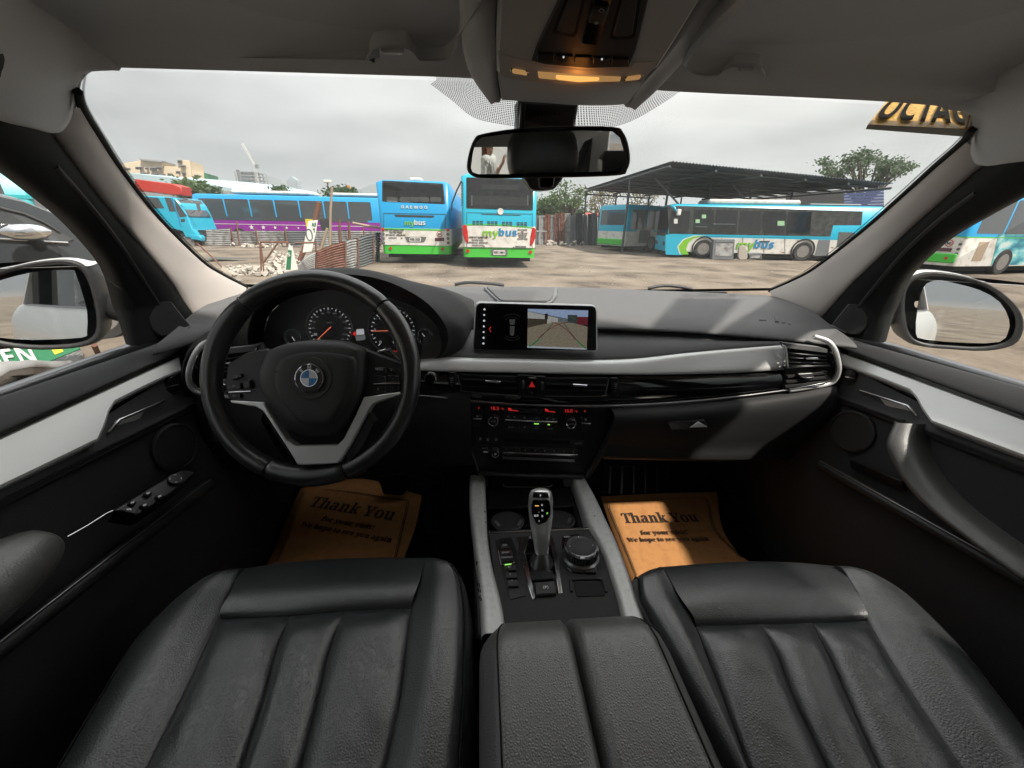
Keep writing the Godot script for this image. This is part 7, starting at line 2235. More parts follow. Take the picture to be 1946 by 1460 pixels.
func other_buses() -> void:
	# rear quarter of a bus parked beyond the side-on one
	var th := deg_to_rad(-63.0)
	var lx := Vector3(cos(th), 0, -sin(th))
	var lz := Vector3(sin(th), 0, cos(th))
	var k := wy(1184, 479, 0.0)
	var d := simple_bus(k - lx * 1.2, th, 2.4, 9.0, 2.55, M.bus_white, M.bus_cyan, "battered white and cyan bus tucked behind the side-on bus", 1.15)
	block("bumper", d, M.bus_green, Vector3(0, 0.55, 0.02), Vector3(2.2, 0.34, 0.1), Basis.IDENTITY, 0.03)
	plate("inner_hatch", d, M.steel_grey, [Vector3(1.206, 0.5, -1.2), Vector3(1.206, 0.5, -2.2), Vector3(1.206, 1.25, -2.2), Vector3(1.206, 1.25, -1.2)], Vector3(-0.02, 0, 0))
	plate("hatch_frame", d, M.bus_white, [Vector3(1.203, 0.4, -0.95), Vector3(1.203, 0.4, -2.45), Vector3(1.203, 1.4, -2.45), Vector3(1.203, 1.4, -0.95)], Vector3(-0.02, 0, 0))
	# bus with a sea picture, by the passenger's window
	var dr := Vector3(0.985, 0, -0.17).normalized()
	k = wy(1806, 524, 0.0)
	var nz := -dr
	th = atan2(nz.x, nz.z)
	lx = Vector3(cos(th), 0, -sin(th))
	var e := simple_bus(k - lx * 1.25, th, 2.5, 11.0, 2.7, M.bus_white, M.bus_blue, "blue and white bus with a painted sea scene beyond the passenger's window", 1.3)
	block("bumper", e, M.bus_green, Vector3(0, 0.58, 0.01), Vector3(2.4, 0.32, 0.08), Basis.IDENTITY, 0.03)
	block("green_line", e, M.bus_green, Vector3(0, 1.3, -5.5), Vector3(2.52, 0.03, 11.02))
	turned("speed_ring", e, M.tail_red, [[0.11, 0.0], [0.11, 0.012], [0.085, 0.012]], Vector3(0.85, 1.08, 0.008), Vector3(0, 0, 1), 22)
	turned("speed_disc", e, M.plate_white, [[0.086, 0.0], [0.086, 0.016], [0, 0.016]], Vector3(0.85, 1.08, 0.008), Vector3(0, 0, 1), 20)
	text("speed_number", e, M.ink, "60", Vector3(0.85, 1.08, 0.03), Basis.IDENTITY, 0.09, "Droid Sans", 700, 0.01)
	block("warning_plate", e, M.sign_maroon, Vector3(0.78, 0.86, 0.012), Vector3(0.42, 0.12, 0.02))
	turned("reflector", e, M.tail_red, [[0.05, 0], [0.05, 0.012], [0, 0.014]], Vector3(0.95, 0.58, 0.05), Vector3(0, 0, 1), 14)
	for i in 4: turned("tail_lamp", e, M.lens_grey if i else M.crane_white, [[0.05, 0], [0.05, 0.03], [0, 0.035]], Vector3(1.15, 1.22 - 0.16 * i, -0.02), Vector3(0.4, 0, 1), 16)
	var sea := mat("sea_print", Color.WHITE, 0.45)
	sea.albedo_texture = blotch(noise(FastNoiseLite.TYPE_SIMPLEX_SMOOTH, 0.012, 5, 19), [lin(0.02, 0.16, 0.24), lin(0.06, 0.3, 0.36), lin(0.2, 0.5, 0.52), lin(0.5, 0.6, 0.6)], 256)
	sea.uv1_triplanar = true
	sea.uv1_scale = Vector3(0.3, 0.6, 0.3)
	plate("sea_picture", e, sea, [Vector3(1.258, 0.36, -1.9), Vector3(1.258, 0.36, -10.8), Vector3(1.258, 1.42, -10.8), Vector3(1.258, 1.42, -1.55)], Vector3(-0.02, 0, 0))
	plate("vent_grille", e, M.pale_wood, [Vector3(1.257, 0.5, -0.75), Vector3(1.257, 0.5, -1.25), Vector3(1.257, 1.15, -1.25), Vector3(1.257, 1.15, -0.75)], Vector3(-0.02, 0, 0))
	for c in e.get_children():
		if c.name.begins_with("wheel"): c.position.x += 0.03 if c.position.x >= 0 else 0.0
	# purple bus behind the far fence
	var f := simple_bus(Vector3(-17.9, 0, -29.2), -PI / 2, 2.5, 11.4, 2.75, M.bus_purple, M.bus_blue, "purple and blue bus behind the low corrugated fence", 1.36)
	block("white_line", f, M.banner_white, Vector3(1.256, 1.12, -5.6), Vector3(0.01, 0.03, 10.6))
	for i in 5:
		var s := 0.16 - 0.022 * i
		var st := []
		for j in 10:
			var a := TAU * j / 10 + PI / 2
			var r := s if j % 2 == 0 else s * 0.42
			st.append(Vector3(1.262, 0.95 + sin(a) * r, -3.2 - i * 0.72 + cos(a) * r))
		plate("star", f, M.banner_white, st, Vector3(-0.006, 0, 0))
	block("dark_belt", f, M.window_dark, Vector3(1.255, 1.47, -5.4), Vector3(0.012, 0.22, 10.2))
	for z in [-6.6, -7.5]: plate("door_leaf", f, M.banner_yellow if z > -7 else M.dark_void, [Vector3(1.262, 0.4, z), Vector3(1.262, 0.4, z - 0.6), Vector3(1.262, 1.5, z - 0.6), Vector3(1.262, 1.5, z)], Vector3(-0.02, 0, 0))
	for q in [[-3.6, 4.8, 0.22], [-8.8, 3.2, 0.2]]: block("roof_unit", f, M.bus_white, Vector3(0, 2.9 + q[2] / 2, q[0] - 1.0), Vector3(1.8, q[2], q[1]), Basis.IDENTITY, 0.08)
	# teal bus behind the dark hatchback
	var gth := atan2(-0.8, 0.6)
	var g := simple_bus(Vector3(-25.5, 0, -10.8), gth, 2.5, 11.0, 2.75, M.bus_white, mat("bus_teal", lin(0.03, 0.3, 0.33), 0.4), "teal and white bus half hidden behind the dark hatchback", 1.25)
	block("teal_line", g, M.bus_teal, Vector3(0, 2.0, -5.5), Vector3(2.53, 0.12, 11.03))

func truck() -> void:
	var o := Node3D.new()
	o.name = "truck"
	add_child(o, true)
	var p := Vector3(0, 0, -24.0)
	var n := Vector3(0, 0, 1)
	wslab("cab", o, M.bus_cyan, [[255, 371], [318, 374], [333, 377], [344, 390], [354, 408], [366, 436], [374, 446], [370, 452], [352, 452], [346, 440], [330, 436], [255, 430]], p, n, 2.1, 0.05)
	plate("windscreen", o, M.window_dark, [won(334, 378, p, n) + Vector3(0.03, 0, -0.1), won(356, 411, p, n) + Vector3(0.03, 0, -0.1), won(356, 411, p, n) + Vector3(0.03, 0, -1.95), won(334, 378, p, n) + Vector3(0.03, 0, -1.95)], Vector3(-0.03, -0.01, 0))
	wslab("door_window", o, M.window_dark, [[331, 378], [341, 392], [355, 411], [341, 413], [334, 396]], p + n * 0.01, n, 0.02)
	wslab("rear_window", o, M.window_dark, [[312, 375], [324, 376], [334, 402], [322, 402]], p + n * 0.01, n, 0.02)
	wslab("side_panel", o, M.window_dark, [[270, 374], [300, 376], [312, 396], [285, 396]], p + n * 0.01, n, 0.02)
	wslab("door_seam", o, M.logo_blue, [[325, 376], [328, 376], [345, 432], [343, 432]], p + n * 0.01, n, 0.02)
	wslab("door_handle", o, M.dark_void, [[343, 417], [350, 416], [351, 421], [344, 422]], p + n * 0.015, n, 0.02)
	wheel(o, won(356, 459, p, n) + Vector3(0, -0.02, -0.1), n, 0.5)
	rod("mirror_arm", o, M.lens_grey, [won(345, 381, p, n) + n * 0.1, won(362, 379, p, n) + n * 0.25, won(374, 386, p, n) + n * 0.3], 0.03, 6)
	wslab("mirror", o, M.lens_grey, [[371, 385], [377, 386], [380, 401], [376, 402]], p + n * 0.3, n, 0.08, 0.01)
	rod("mirror_stay", o, M.lens_grey, [won(378, 400, p, n) + n * 0.3, won(364, 407, p, n) + n * 0.1], 0.02, 6)
	wslab("crane_arm", o, M.red_paint, [[255, 340], [325, 349], [343, 355], [346, 371], [330, 371], [255, 362]], p + n * 0.02 - n * 0.5, n, 0.8, 0.04)
	wtext("arm_lettering", o, M.banner_white, "UNIC", 318, 357, 16, 5, p - n * 0.5, n, "Droid Sans", 800)
	wtext("arm_lettering", o, M.banner_white, "888", 296, 353, 20, 7, p - n * 0.5, n, "Droid Sans", 800)
	wslab("bumper", o, M.bus_cyan, [[360, 446], [378, 447], [382, 452], [382, 458], [372, 456], [362, 455]], p + n * 0.05, n, 2.2, 0.03)
	block("chassis", o, M.under, won(290, 446, p, n) + Vector3(-2.0, 0, -1.0), Vector3(9.0, 0.5, 1.4))
	wheel(o, won(262, 458, p, n) + Vector3(-1.5, 0, -0.1), n, 0.5)
	rebase(o, Vector3(-16.5, 0, -24.5))
	tag(o, "cyan truck with a red crane arm over its cab", "truck")

func hatchback() -> void:
	var o := Node3D.new()
	o.name = "hatchback_car"
	add_child(o, true)
	var p := Vector3(-5.0, 0, -4.8)
	var n := Vector3(0.8, 0, 0.6)
	var side := wpts([[-420, 330], [-250, 335], [-90, 352], [0, 374], [47, 385], [95, 404], [128, 419], [160, 438], [190, 458], [218, 482], [236, 510], [250, 550], [250, 610], [180, 625], [120, 640], [-200, 640], [-420, 600]], p, n)
	var rows := []
	for q in [[0.0, 1.0, 0.0], [-0.06, 1.0, 0.02], [-0.45, 0.985, 0.06], [-1.3, 0.985, 0.06], [-1.7, 1.0, 0.02], [-1.76, 1.0, 0.0]]:
		var row := []
		for v in side:
			var w: Vector3 = v + n * q[0]
			w.y += q[2] * clampf((v.y - 0.9) * 2.0, 0.0, 1.0)
			row.append(w)
		rows.append(row)
	var st := new_st()
	grid(st, rows, true)
	fill(st, rows[0]); fill(st, rows[-1])
	put("body", st, M.hatch_paint, o)
	wslab("side_window", o, M.window_dark, [[-180, 385], [0, 400], [45, 411], [82, 427], [140, 455], [129, 459], [-180, 452]], p + n * 0.012, n, 0.02)
	wslab("window_post", o, M.hatch_paint, [[66, 424], [72, 424], [96, 460], [88, 460]], p + n * 0.02, n, 0.02)
	rod("bright_strip", o, M.chrome, wpts([[-180, 451], [0, 454], [129, 461]], p + n * 0.02, n), 0.012, 6)
	rod("roof_strip", o, M.dark_void, wpts([[-90, 372], [0, 395], [45, 406], [82, 422], [112, 440]], p + n * 0.02, n), 0.015, 6)
	rod("door_seam", o, M.dark_void, wpts([[100, 448], [109, 468], [118, 492], [120, 560]], p + n * 0.004, n), 0.008, 4)
	var mc := won(46, 440, p, n) + n * 0.22
	st = new_st()
	var mr := []
	for q in [[-0.20, 0.03, 0.03], [-0.12, 0.075, 0.08], [0.0, 0.085, 0.09], [0.10, 0.065, 0.06], [0.16, 0.02, 0.02]]:
		var row := []
		var ax := Vector3(0.6, 0, -0.8)
		for k in 14:
			var t := TAU * k / 14
			row.append(mc + ax * q[0] + Vector3.UP * sin(t) * q[1] + n * cos(t) * q[2])
		mr.append(row)
	grid(st, loft_cols(mr, 3), true)
	put("wing_mirror", st, M.chrome, o)
	rod("mirror_foot", o, M.hatch_paint, [mc + Vector3(0, -0.05, 0), won(70, 462, p, n) + n * 0.05, won(78, 472, p, n)], [0.05, 0.06, 0.05], 8)
	for q in [[182, 600], [-330, 560]]: wheel(o, won(q[0], q[1], p, n), n, 0.33)
	rebase(o, Vector3(-5.9, 0, -5.2))
	tag(o, "dark grey hatchback with a chrome wing mirror, left of our car", "car")
	# flattened banner and loose sheet by our door
	var gp := Vector3(-4.2, 0.22, -3.9)
	var gn := Vector3(0.35, 0.75, 0.55).normalized()
	var b := Node3D.new()
	b.name = "fallen_banner"
	add_child(b, true)
	wslab("cloth", b, M.banner_green, [[-60, 672], [100, 655], [152, 650], [150, 664], [90, 688], [0, 712], [-60, 730]], gp, gn, 0.01)
	wtext("banner_lettering", b, M.banner_white, "SEN", 24, 680, 86, 30, gp, gn, "Droid Sans", 800, -0.25)
	wslab("yellow_patch", b, M.banner_yellow, [[96, 662], [116, 656], [120, 668], [104, 674]], gp + gn * 0.005, gn, 0.01)
	rebase(b, Vector3(-4.2, 0.1, -3.9))
	tag(b, "fallen green banner with white letters SEN under the driver's wing mirror", "banner")
	var s2 := corrugated("fallen_sheet", self, M.zinc_sheet, wy(-60, 765, 0.12), wy(155, 668, 0.12), 0.0, 0.07, 5, wy(-60, 720, 0.14), wy(150, 655, 0.14))
	tag(s2, "bent corrugated sheet lying below the green banner", "metal sheet")
	var bp := rod("rusty_bar", self, M.rust_iron, [wy(178, 655, 0.3), wy(186, 672, 0.12), wy(198, 684, 0.03)], 0.025, 6)
	tag(bp, "short rusty iron bar on the ground near the driver's window", "bar")

# ribbed metal sheet between two foot points; ribs run level when across is true
func corrugated(called: String, parent: Node, m: Material, a: Vector3, b: Vector3, h: float, amp: float, waves: int, c = null, d = null, across := true) -> MeshInstance3D:
	var ta: Vector3 = c if c != null else a + Vector3(0, h, 0)
	var tb: Vector3 = d if d != null else b + Vector3(0, h, 0)
	var n := (b - a).cross(ta - a).normalized()
	var rows := []
	var steps := waves * 6
	if across:
		for i in steps + 1:
			var t := float(i) / steps
			var o := n * sin(t * waves * TAU) * amp
			var row := []
			for k in 7:
				var u := k / 6.0
				row.append(a.lerp(b, u).lerp(ta.lerp(tb, u), t) + o + n * amp * 1.5 * sin(u * 5.0 + t * 2.0))
			rows.append(row)
	else:
		for k in 5:
			var t := k / 4.0
			var row := []
			for i in steps + 1:
				var u := float(i) / steps
				row.append(a.lerp(b, u).lerp(ta.lerp(tb, u), t) + n * sin(u * waves * TAU) * amp)
			rows.append(row)
	var back := []
	for r in rows:
		var q := []
		for p in r: q.append(p - n * 0.006)
		back.append(q)
	var st := new_st()
	grid(st, rows)
	grid(st, back)
	return put(called, st, m, parent)

func pole(called: String, px: Array, z: float, r: float, m: Material, label: String, cat := "pole", bury := true) -> MeshInstance3D:
	var a := []
	for q in px: a.append(wz(q[0], q[1], z))
	if bury: a[-1] = Vector3(a[-1].x, minf(0.0, a[-1].y), a[-1].z)
	var o := rod(called, self, m, a, r, 7)
	tag(o, label, cat)
	return o

func fences() -> void:
	# near fence, sheets stepping back to the rear bus
	var f := Node3D.new()
	f.name = "sheet_fence"
	add_child(f, true)
	var pts := [[566, 525, 480], [598, 516, 478], [656, 502, 458], [676, 497, 453], [712, 486, 444], [722, 483, 441]]
	var zz := [-11.2, -11.7, -12.9, -13.5, -15.4, -16.2]
	var ms := [M.zinc_sheet, M.rusty_sheet, M.zinc_sheet, M.steel_grey, M.dark_sheet]
	for i in 5:
		var a := wz(pts[i][0], pts[i][1], zz[i])
		var b := wz(pts[i + 1][0], pts[i + 1][1], zz[i + 1])
		a.y = 0.02; b.y = 0.02
		var ta := wz(pts[i][0], pts[i][2] + (22 if i == 0 else 0), zz[i])
		var tb := wz(pts[i + 1][0], pts[i + 1][2], zz[i + 1])
		corrugated("sheet", f, ms[i], a, b, 1.0, 0.022, 11, ta, tb)
	for q in [[656, 459, 503, -12.85], [680, 452, 497, -13.5], [709, 446, 488, -15.2], [600, 462, 520, -11.8]]:
		rod("stake", f, M.rust_iron, [wz(q[0], q[1], q[3]), Vector3(wz(q[0], q[2], q[3]).x, 0, q[3])], 0.025, 6)
	rebase(f, Vector3(-4.9, 0, -13.0))
	tag(f, "near fence of rusty and grey corrugated sheets left of the rear buses", "fence")
	# far fence before the purple bus
	var g := Node3D.new()
	g.name = "sheet_fence"
	add_child(g, true)
	var xs := [366, 438, 484, 540, 600, 660, 724]
	for i in 6:
		var z := -24.5
		var a := wz(xs[i], 468, z)
		var b := wz(xs[i + 1], 468, z + (0.0 if i else 0.4))
		a.y = 0.05; b.y = 0.05
		var ta := wz(xs[i], 438.0 if i != 1 else 440.0, z)
		var tb := wz(xs[i + 1], 434.0 if i == 0 else 439.0, z)
		corrugated("sheet", g, M.zinc_sheet if i != 3 else M.steel_grey, a, b, 1.0, 0.03, 9, ta, tb)
	for x in [438, 449, 485, 541, 584, 645, 663, 690]: rod("post", g, M.rust_iron, [wz(x, 420 if x in [449, 645, 663] else 433, -24.3), Vector3(wz(x, 440, -24.3).x, 0, -24.3)], 0.04, 6)
	rebase(g, Vector3(-11.5, 0, -24.5))
	tag(g, "low grey corrugated fence in front of the purple bus", "fence")
	# poles and boards stuck about
	pole("pole", [[631, 355], [628, 400], [624, 470]], -17.0, 0.05, M.pale_wood, "tall bare pole before the purple bus")
	pole("post", [[606, 384], [597, 430], [566, 492]], -15.0, 0.09, M.rust_iron, "thick leaning rusty post beside the white placard", "post")
	pole("post", [[622, 434], [598, 465]], -16.0, 0.05, M.pale_wood, "grey stick leaning between the fences", "stick")
	pole("rail", [[670, 424], [700, 430], [722, 433]], -16.5, 0.05, M.pale_wood, "pale timber rail pointing at the left rear bus", "rail", false)
	for q in [["post", 645, 418, "thin stake left of the pale rail"], ["post", 663, 424, "thin stake under the pale rail"]]:
		var o := pole(q[0], [[q[1], q[2]], [q[1], 470]], -18.0, 0.05, M.rust_iron, q[3], "stake")
	var tp := Vector3(0, 0, -13.5)
	var tn := Vector3(0.15, 0.1, 1).normalized()
	var pl := Node3D.new()
	pl.name = "placard"
	add_child(pl, true)
	wslab("board", pl, M.banner_white, [[586, 420], [604, 418], [599, 448], [592, 478], [575, 480], [580, 450]], tp, tn, 0.02)
	wtext("placard_lettering", pl, M.banner_green, "AF", 597, 427, 9, 7, tp, tn)
	wtext("placard_lettering", pl, M.banner_green, "T", 597, 438, 5, 7, tp, tn)
	wtext("placard_lettering", pl, M.lens_grey, "O", 588, 447, 13, 22, tp, tn, "Droid Serif", 400)
	rebase(pl, Vector3(-5.5, 0, -13.5))
	tag(pl, "white placard with green letters against the leaning post", "placard")
	var bp := Vector3(0, 0, -10.5)
	var bn := Node3D.new()
	bn.name = "pennant"
	add_child(bn, true)
	wslab("cloth", bn, M.banner_white, [[549, 463], [556, 472], [566, 512], [540, 517]], bp, Vector3(0, 0.1, 1).normalized(), 0.01)
	wslab("green_bar", bn, M.banner_green, [[547, 475], [554, 476], [552, 512], [543, 512]], bp + Vector3(0, 0, 0.012), Vector3(0, 0.1, 1).normalized(), 0.01)
	wtext("pennant_lettering", bn, M.banner_white, "S", 549, 484, 5, 7, bp + Vector3(0, 0, 0.02), Vector3(0, 0.1, 1).normalized())
	rebase(bn, Vector3(-5.2, 0, -10.5))
	tag(bn, "pointed green and white cloth pennant by the steering wheel's top", "pennant")
	var tr := Node3D.new()
	tr.name = "trestle"
	add_child(tr, true)
	for q in [[[494, 460], [548, 461]], [[495, 461], [503, 530]], [[500, 500], [528, 462]], [[494, 462], [497, 528]], [[548, 461], [553, 478]], [[560, 462], [601, 461]]]:
		rod("bar", tr, M.rust_iron, [wz(q[0][0], q[0][1], -11.0), wz(q[1][0], q[1][1], -11.0)], 0.022, 6)
	rebase(tr, Vector3(-6.2, 0, -11.0))
	tag(tr, "rusty iron trestle frame among the rubble", "trestle")
	var bl := pole("steel_bar", [[374, 462], [405, 490], [438, 525]], -11.5, 0.02, M.rust_iron, "long rusty bar slanting down beside the driver's pillar", "bar")
	# rubble
	for q in [["rubble_heap", [430, 528, 540, 512], 110, 0.13, "heap of pale broken concrete beyond the driver's pillar", 0.0], ["rubble_heap", [508, 508, 580, 484], 90, 0.12, "heap of pale stones under the trestle", 0.0], ["rubble_heap", [440, 472, 600, 464], 90, 0.17, "row of white stones along the far fence", 0.0], ["rubble_heap", [1040, 468, 1110, 462], 60, 0.25, "litter and stones at the foot of the patched metal wall", 0.0]]:
		rubble(q[0], q[1], q[2], q[3], q[4])
	rubble("loose_stones", [700, 545, 1520, 502], 90, 0.028, "loose small stones scattered over the yard ahead")
	# patched wall of upright sheets
	var w := Node3D.new()
	w.name = "sheet_wall"
	add_child(w, true)
	var cx := 1012.0
	var cols := [M.steel_grey, M.zinc_sheet, M.rusty_sheet, M.zinc_sheet, M.rusty_sheet, M.rusty_sheet, M.zinc_sheet, M.steel_grey, M.dark_sheet, M.steel_grey, M.dark_sheet, M.steel_grey, M.dark_sheet]
	for i in cols.size():
		var wd := 9.0 + 4.0 * rng.randf()
		var z := -32.0 + 0.12 * (i % 3)
		var a := wz(cx, 468, z)
		var b := wz(cx + wd, 468, z)
		a.y = 0.0; b.y = 0.0
		var tt := 404.0 + rng.randf() * 6.0
		var ta := wz(cx + rng.randf_range(-1.5, 1.5), tt, z)
		var tb := wz(cx + wd + rng.randf_range(-1.5, 1.5), tt + rng.randf_range(-1, 1), z)
		corrugated("sheet", w, cols[i], a, b, 2.0, 0.03, 4, ta, tb, false)
		cx += wd - 0.5
	rebase(w, Vector3(6.5, 0, -32.0))
	tag(w, "patched wall of upright rusty and grey sheets right of the rear buses", "wall")
	var rt := corrugated("red_awning", self, M.red_paint, wz(1112, 408, -33.0), wz(1158, 412, -33.0), 0.0, 0.03, 6, wz(1110, 404, -34.5), wz(1156, 406, -34.5), false)
	tag(rt, "small red awning over the patched metal wall", "awning")
	var tb2 := Node3D.new()
	tb2.name = "work_table"
	add_child(tb2, true)
	wslab("table_top", tb2, M.zinc_sheet, [[1020, 438.5], [1040, 439], [1040, 441], [1020, 440.5]], Vector3(0, 0, -26), Vector3(0, 0, 1), 0.6)
	for x in [1022, 1037]: wslab("leg", tb2, M.steel_grey, [[x, 441], [x + 1.2, 441], [x + 1.2, 462], [x, 462]], Vector3(0, 0, -26.1), Vector3(0, 0, 1), 0.05)
	rebase(tb2, Vector3(4.0, 0, -26.2))
	tag(tb2, "small metal table right of the cyan rear bus", "table")

func rubble(called: String, q: Array, cnt: int, size: float, label: String) -> void:
	var st := new_st()
	for i in cnt:
		var c := wy(lerpf(q[0], q[2], rng.randf()), lerpf(q[1], q[3], rng.randf()), 0.0)
		c.y = rng.randf() * size * 1.1
		var b := Basis(Vector3(rng.randf() - 0.5, rng.randf(), rng.randf() - 0.5).normalized(), rng.randf() * TAU)
		var s := size * rng.randf_range(0.5, 1.4)
		var v := []
		for k in 8:
			var d := Vector3(1 if k & 1 else -1, 1 if k & 2 else -1, 1 if k & 4 else -1)
			v.append(c + b * (d * Vector3(1.0, 0.6, 0.8) * s * rng.randf_range(0.35, 0.6)))
		st.set_smooth_group(-1)
		for f in [[0, 1, 3, 2], [4, 6, 7, 5], [0, 4, 5, 1], [2, 3, 7, 6], [0, 2, 6, 4], [1, 5, 7, 3]]: quad(st, v[f[0]], v[f[1]], v[f[2]], v[f[3]])
	tag(put(called, st, M.stone, self), label, "rubble", "", "stuff")

func shed() -> void:
	var o := Node3D.new()
	o.name = "open_shed"
	add_child(o, true)
	var a := wz(1275, 307, -19.5)
	var r := wz(1697, 349, -19.5)
	var l := wz(1112, 359, -31.0)
	var r2 := r + (l - a) + Vector3(0, 0.25, 0)
	var n := (r - a).cross(l - a).normalized()
	if n.y < 0: n = -n
	corrugated("roof_sheet", o, M.dark_sheet, l, r2, 0.0, 0.035, 70, a, r, false)
	# purlins and rafters under the sheet
	for i in 9:
		var t := (i + 0.5) / 9.0
		rod("purlin", o, M.post_dark, [a.lerp(l, t) - n * 0.12, r.lerp(r2, t) - n * 0.12], 0.05, 4)
	for i in 6:
		var t := i / 5.0
		rod("rafter", o, M.post_dark, [a.lerp(r, t) - n * 0.2, l.lerp(r2, t) - n * 0.2], 0.06, 4)
	for q in [0.0, 0.2, 0.42, 0.64, 0.86]:
		var top := a.lerp(r, q).lerp(l.lerp(r2, q), 0.35) - n * 0.2
		rod("post", o, M.post_dark, [top, Vector3(top.x, 0, top.z)], 0.07, 6)
		var tl := l.lerp(r2, q).lerp(a.lerp(r, q), 0.03) - n * 0.2
		rod("post", o, M.post_dark, [tl, Vector3(tl.x, 0, tl.z)], 0.06, 6)
	for q in [0.1, 0.5]:
		var top := a.lerp(r, q).lerp(l.lerp(r2, q), 0.3) - n * 0.2
		rod("brace", o, M.steel_grey, [top, top + Vector3(2.0, -1.6, 0)], 0.05, 5)
	# truss along the far side
	var t0 := l - Vector3(0, 0.35, 0)
	var t1 := l.lerp(r2, 0.45) - Vector3(0, 0.35, 0)
	rod("truss_chord", o, M.post_dark, [t0, t1], 0.05, 5)
	for i in 10: rod("truss_web", o, M.post_dark, [l.lerp(r2, 0.45 * i / 10.0) - n * 0.1, t0.lerp(t1, (i + 0.5) / 10.0)], 0.025, 4)
	# end wall of blue slats and dark cladding at the right
	var z := -27.0
	var wn := Vector3(-0.15, 0, 1).normalized()
	var wp := wz(1640, 380, z)
	for i in 9: wslab("blue_slat", o, mat("slat_blue", lin(0.05, 0.07, 0.17), 0.5) if not M.has("slat_blue") else M.slat_blue, [[1604, 362 + i * 5.6], [1680, 359 + i * 5.8], [1680, 364 + i * 5.8], [1604, 367 + i * 5.6]], wp, wn, 0.03)
	wslab("dark_cladding", o, M.dark_void, [[1494, 368], [1604, 360], [1604, 404], [1494, 402]], wp, wn, 0.04)
	for i in 5: wslab("pale_louvre", o, M.zinc_sheet, [[1440, 374 + i * 5], [1494, 369 + i * 6], [1494, 372.5 + i * 6], [1440, 377 + i * 5]], wp - wn * 0.4, wn, 0.03)
	rebase(o, Vector3(13.0, 0, -24.0))
	tag(o, "open-sided shed with a dark sloping metal roof over the buses", "shed")

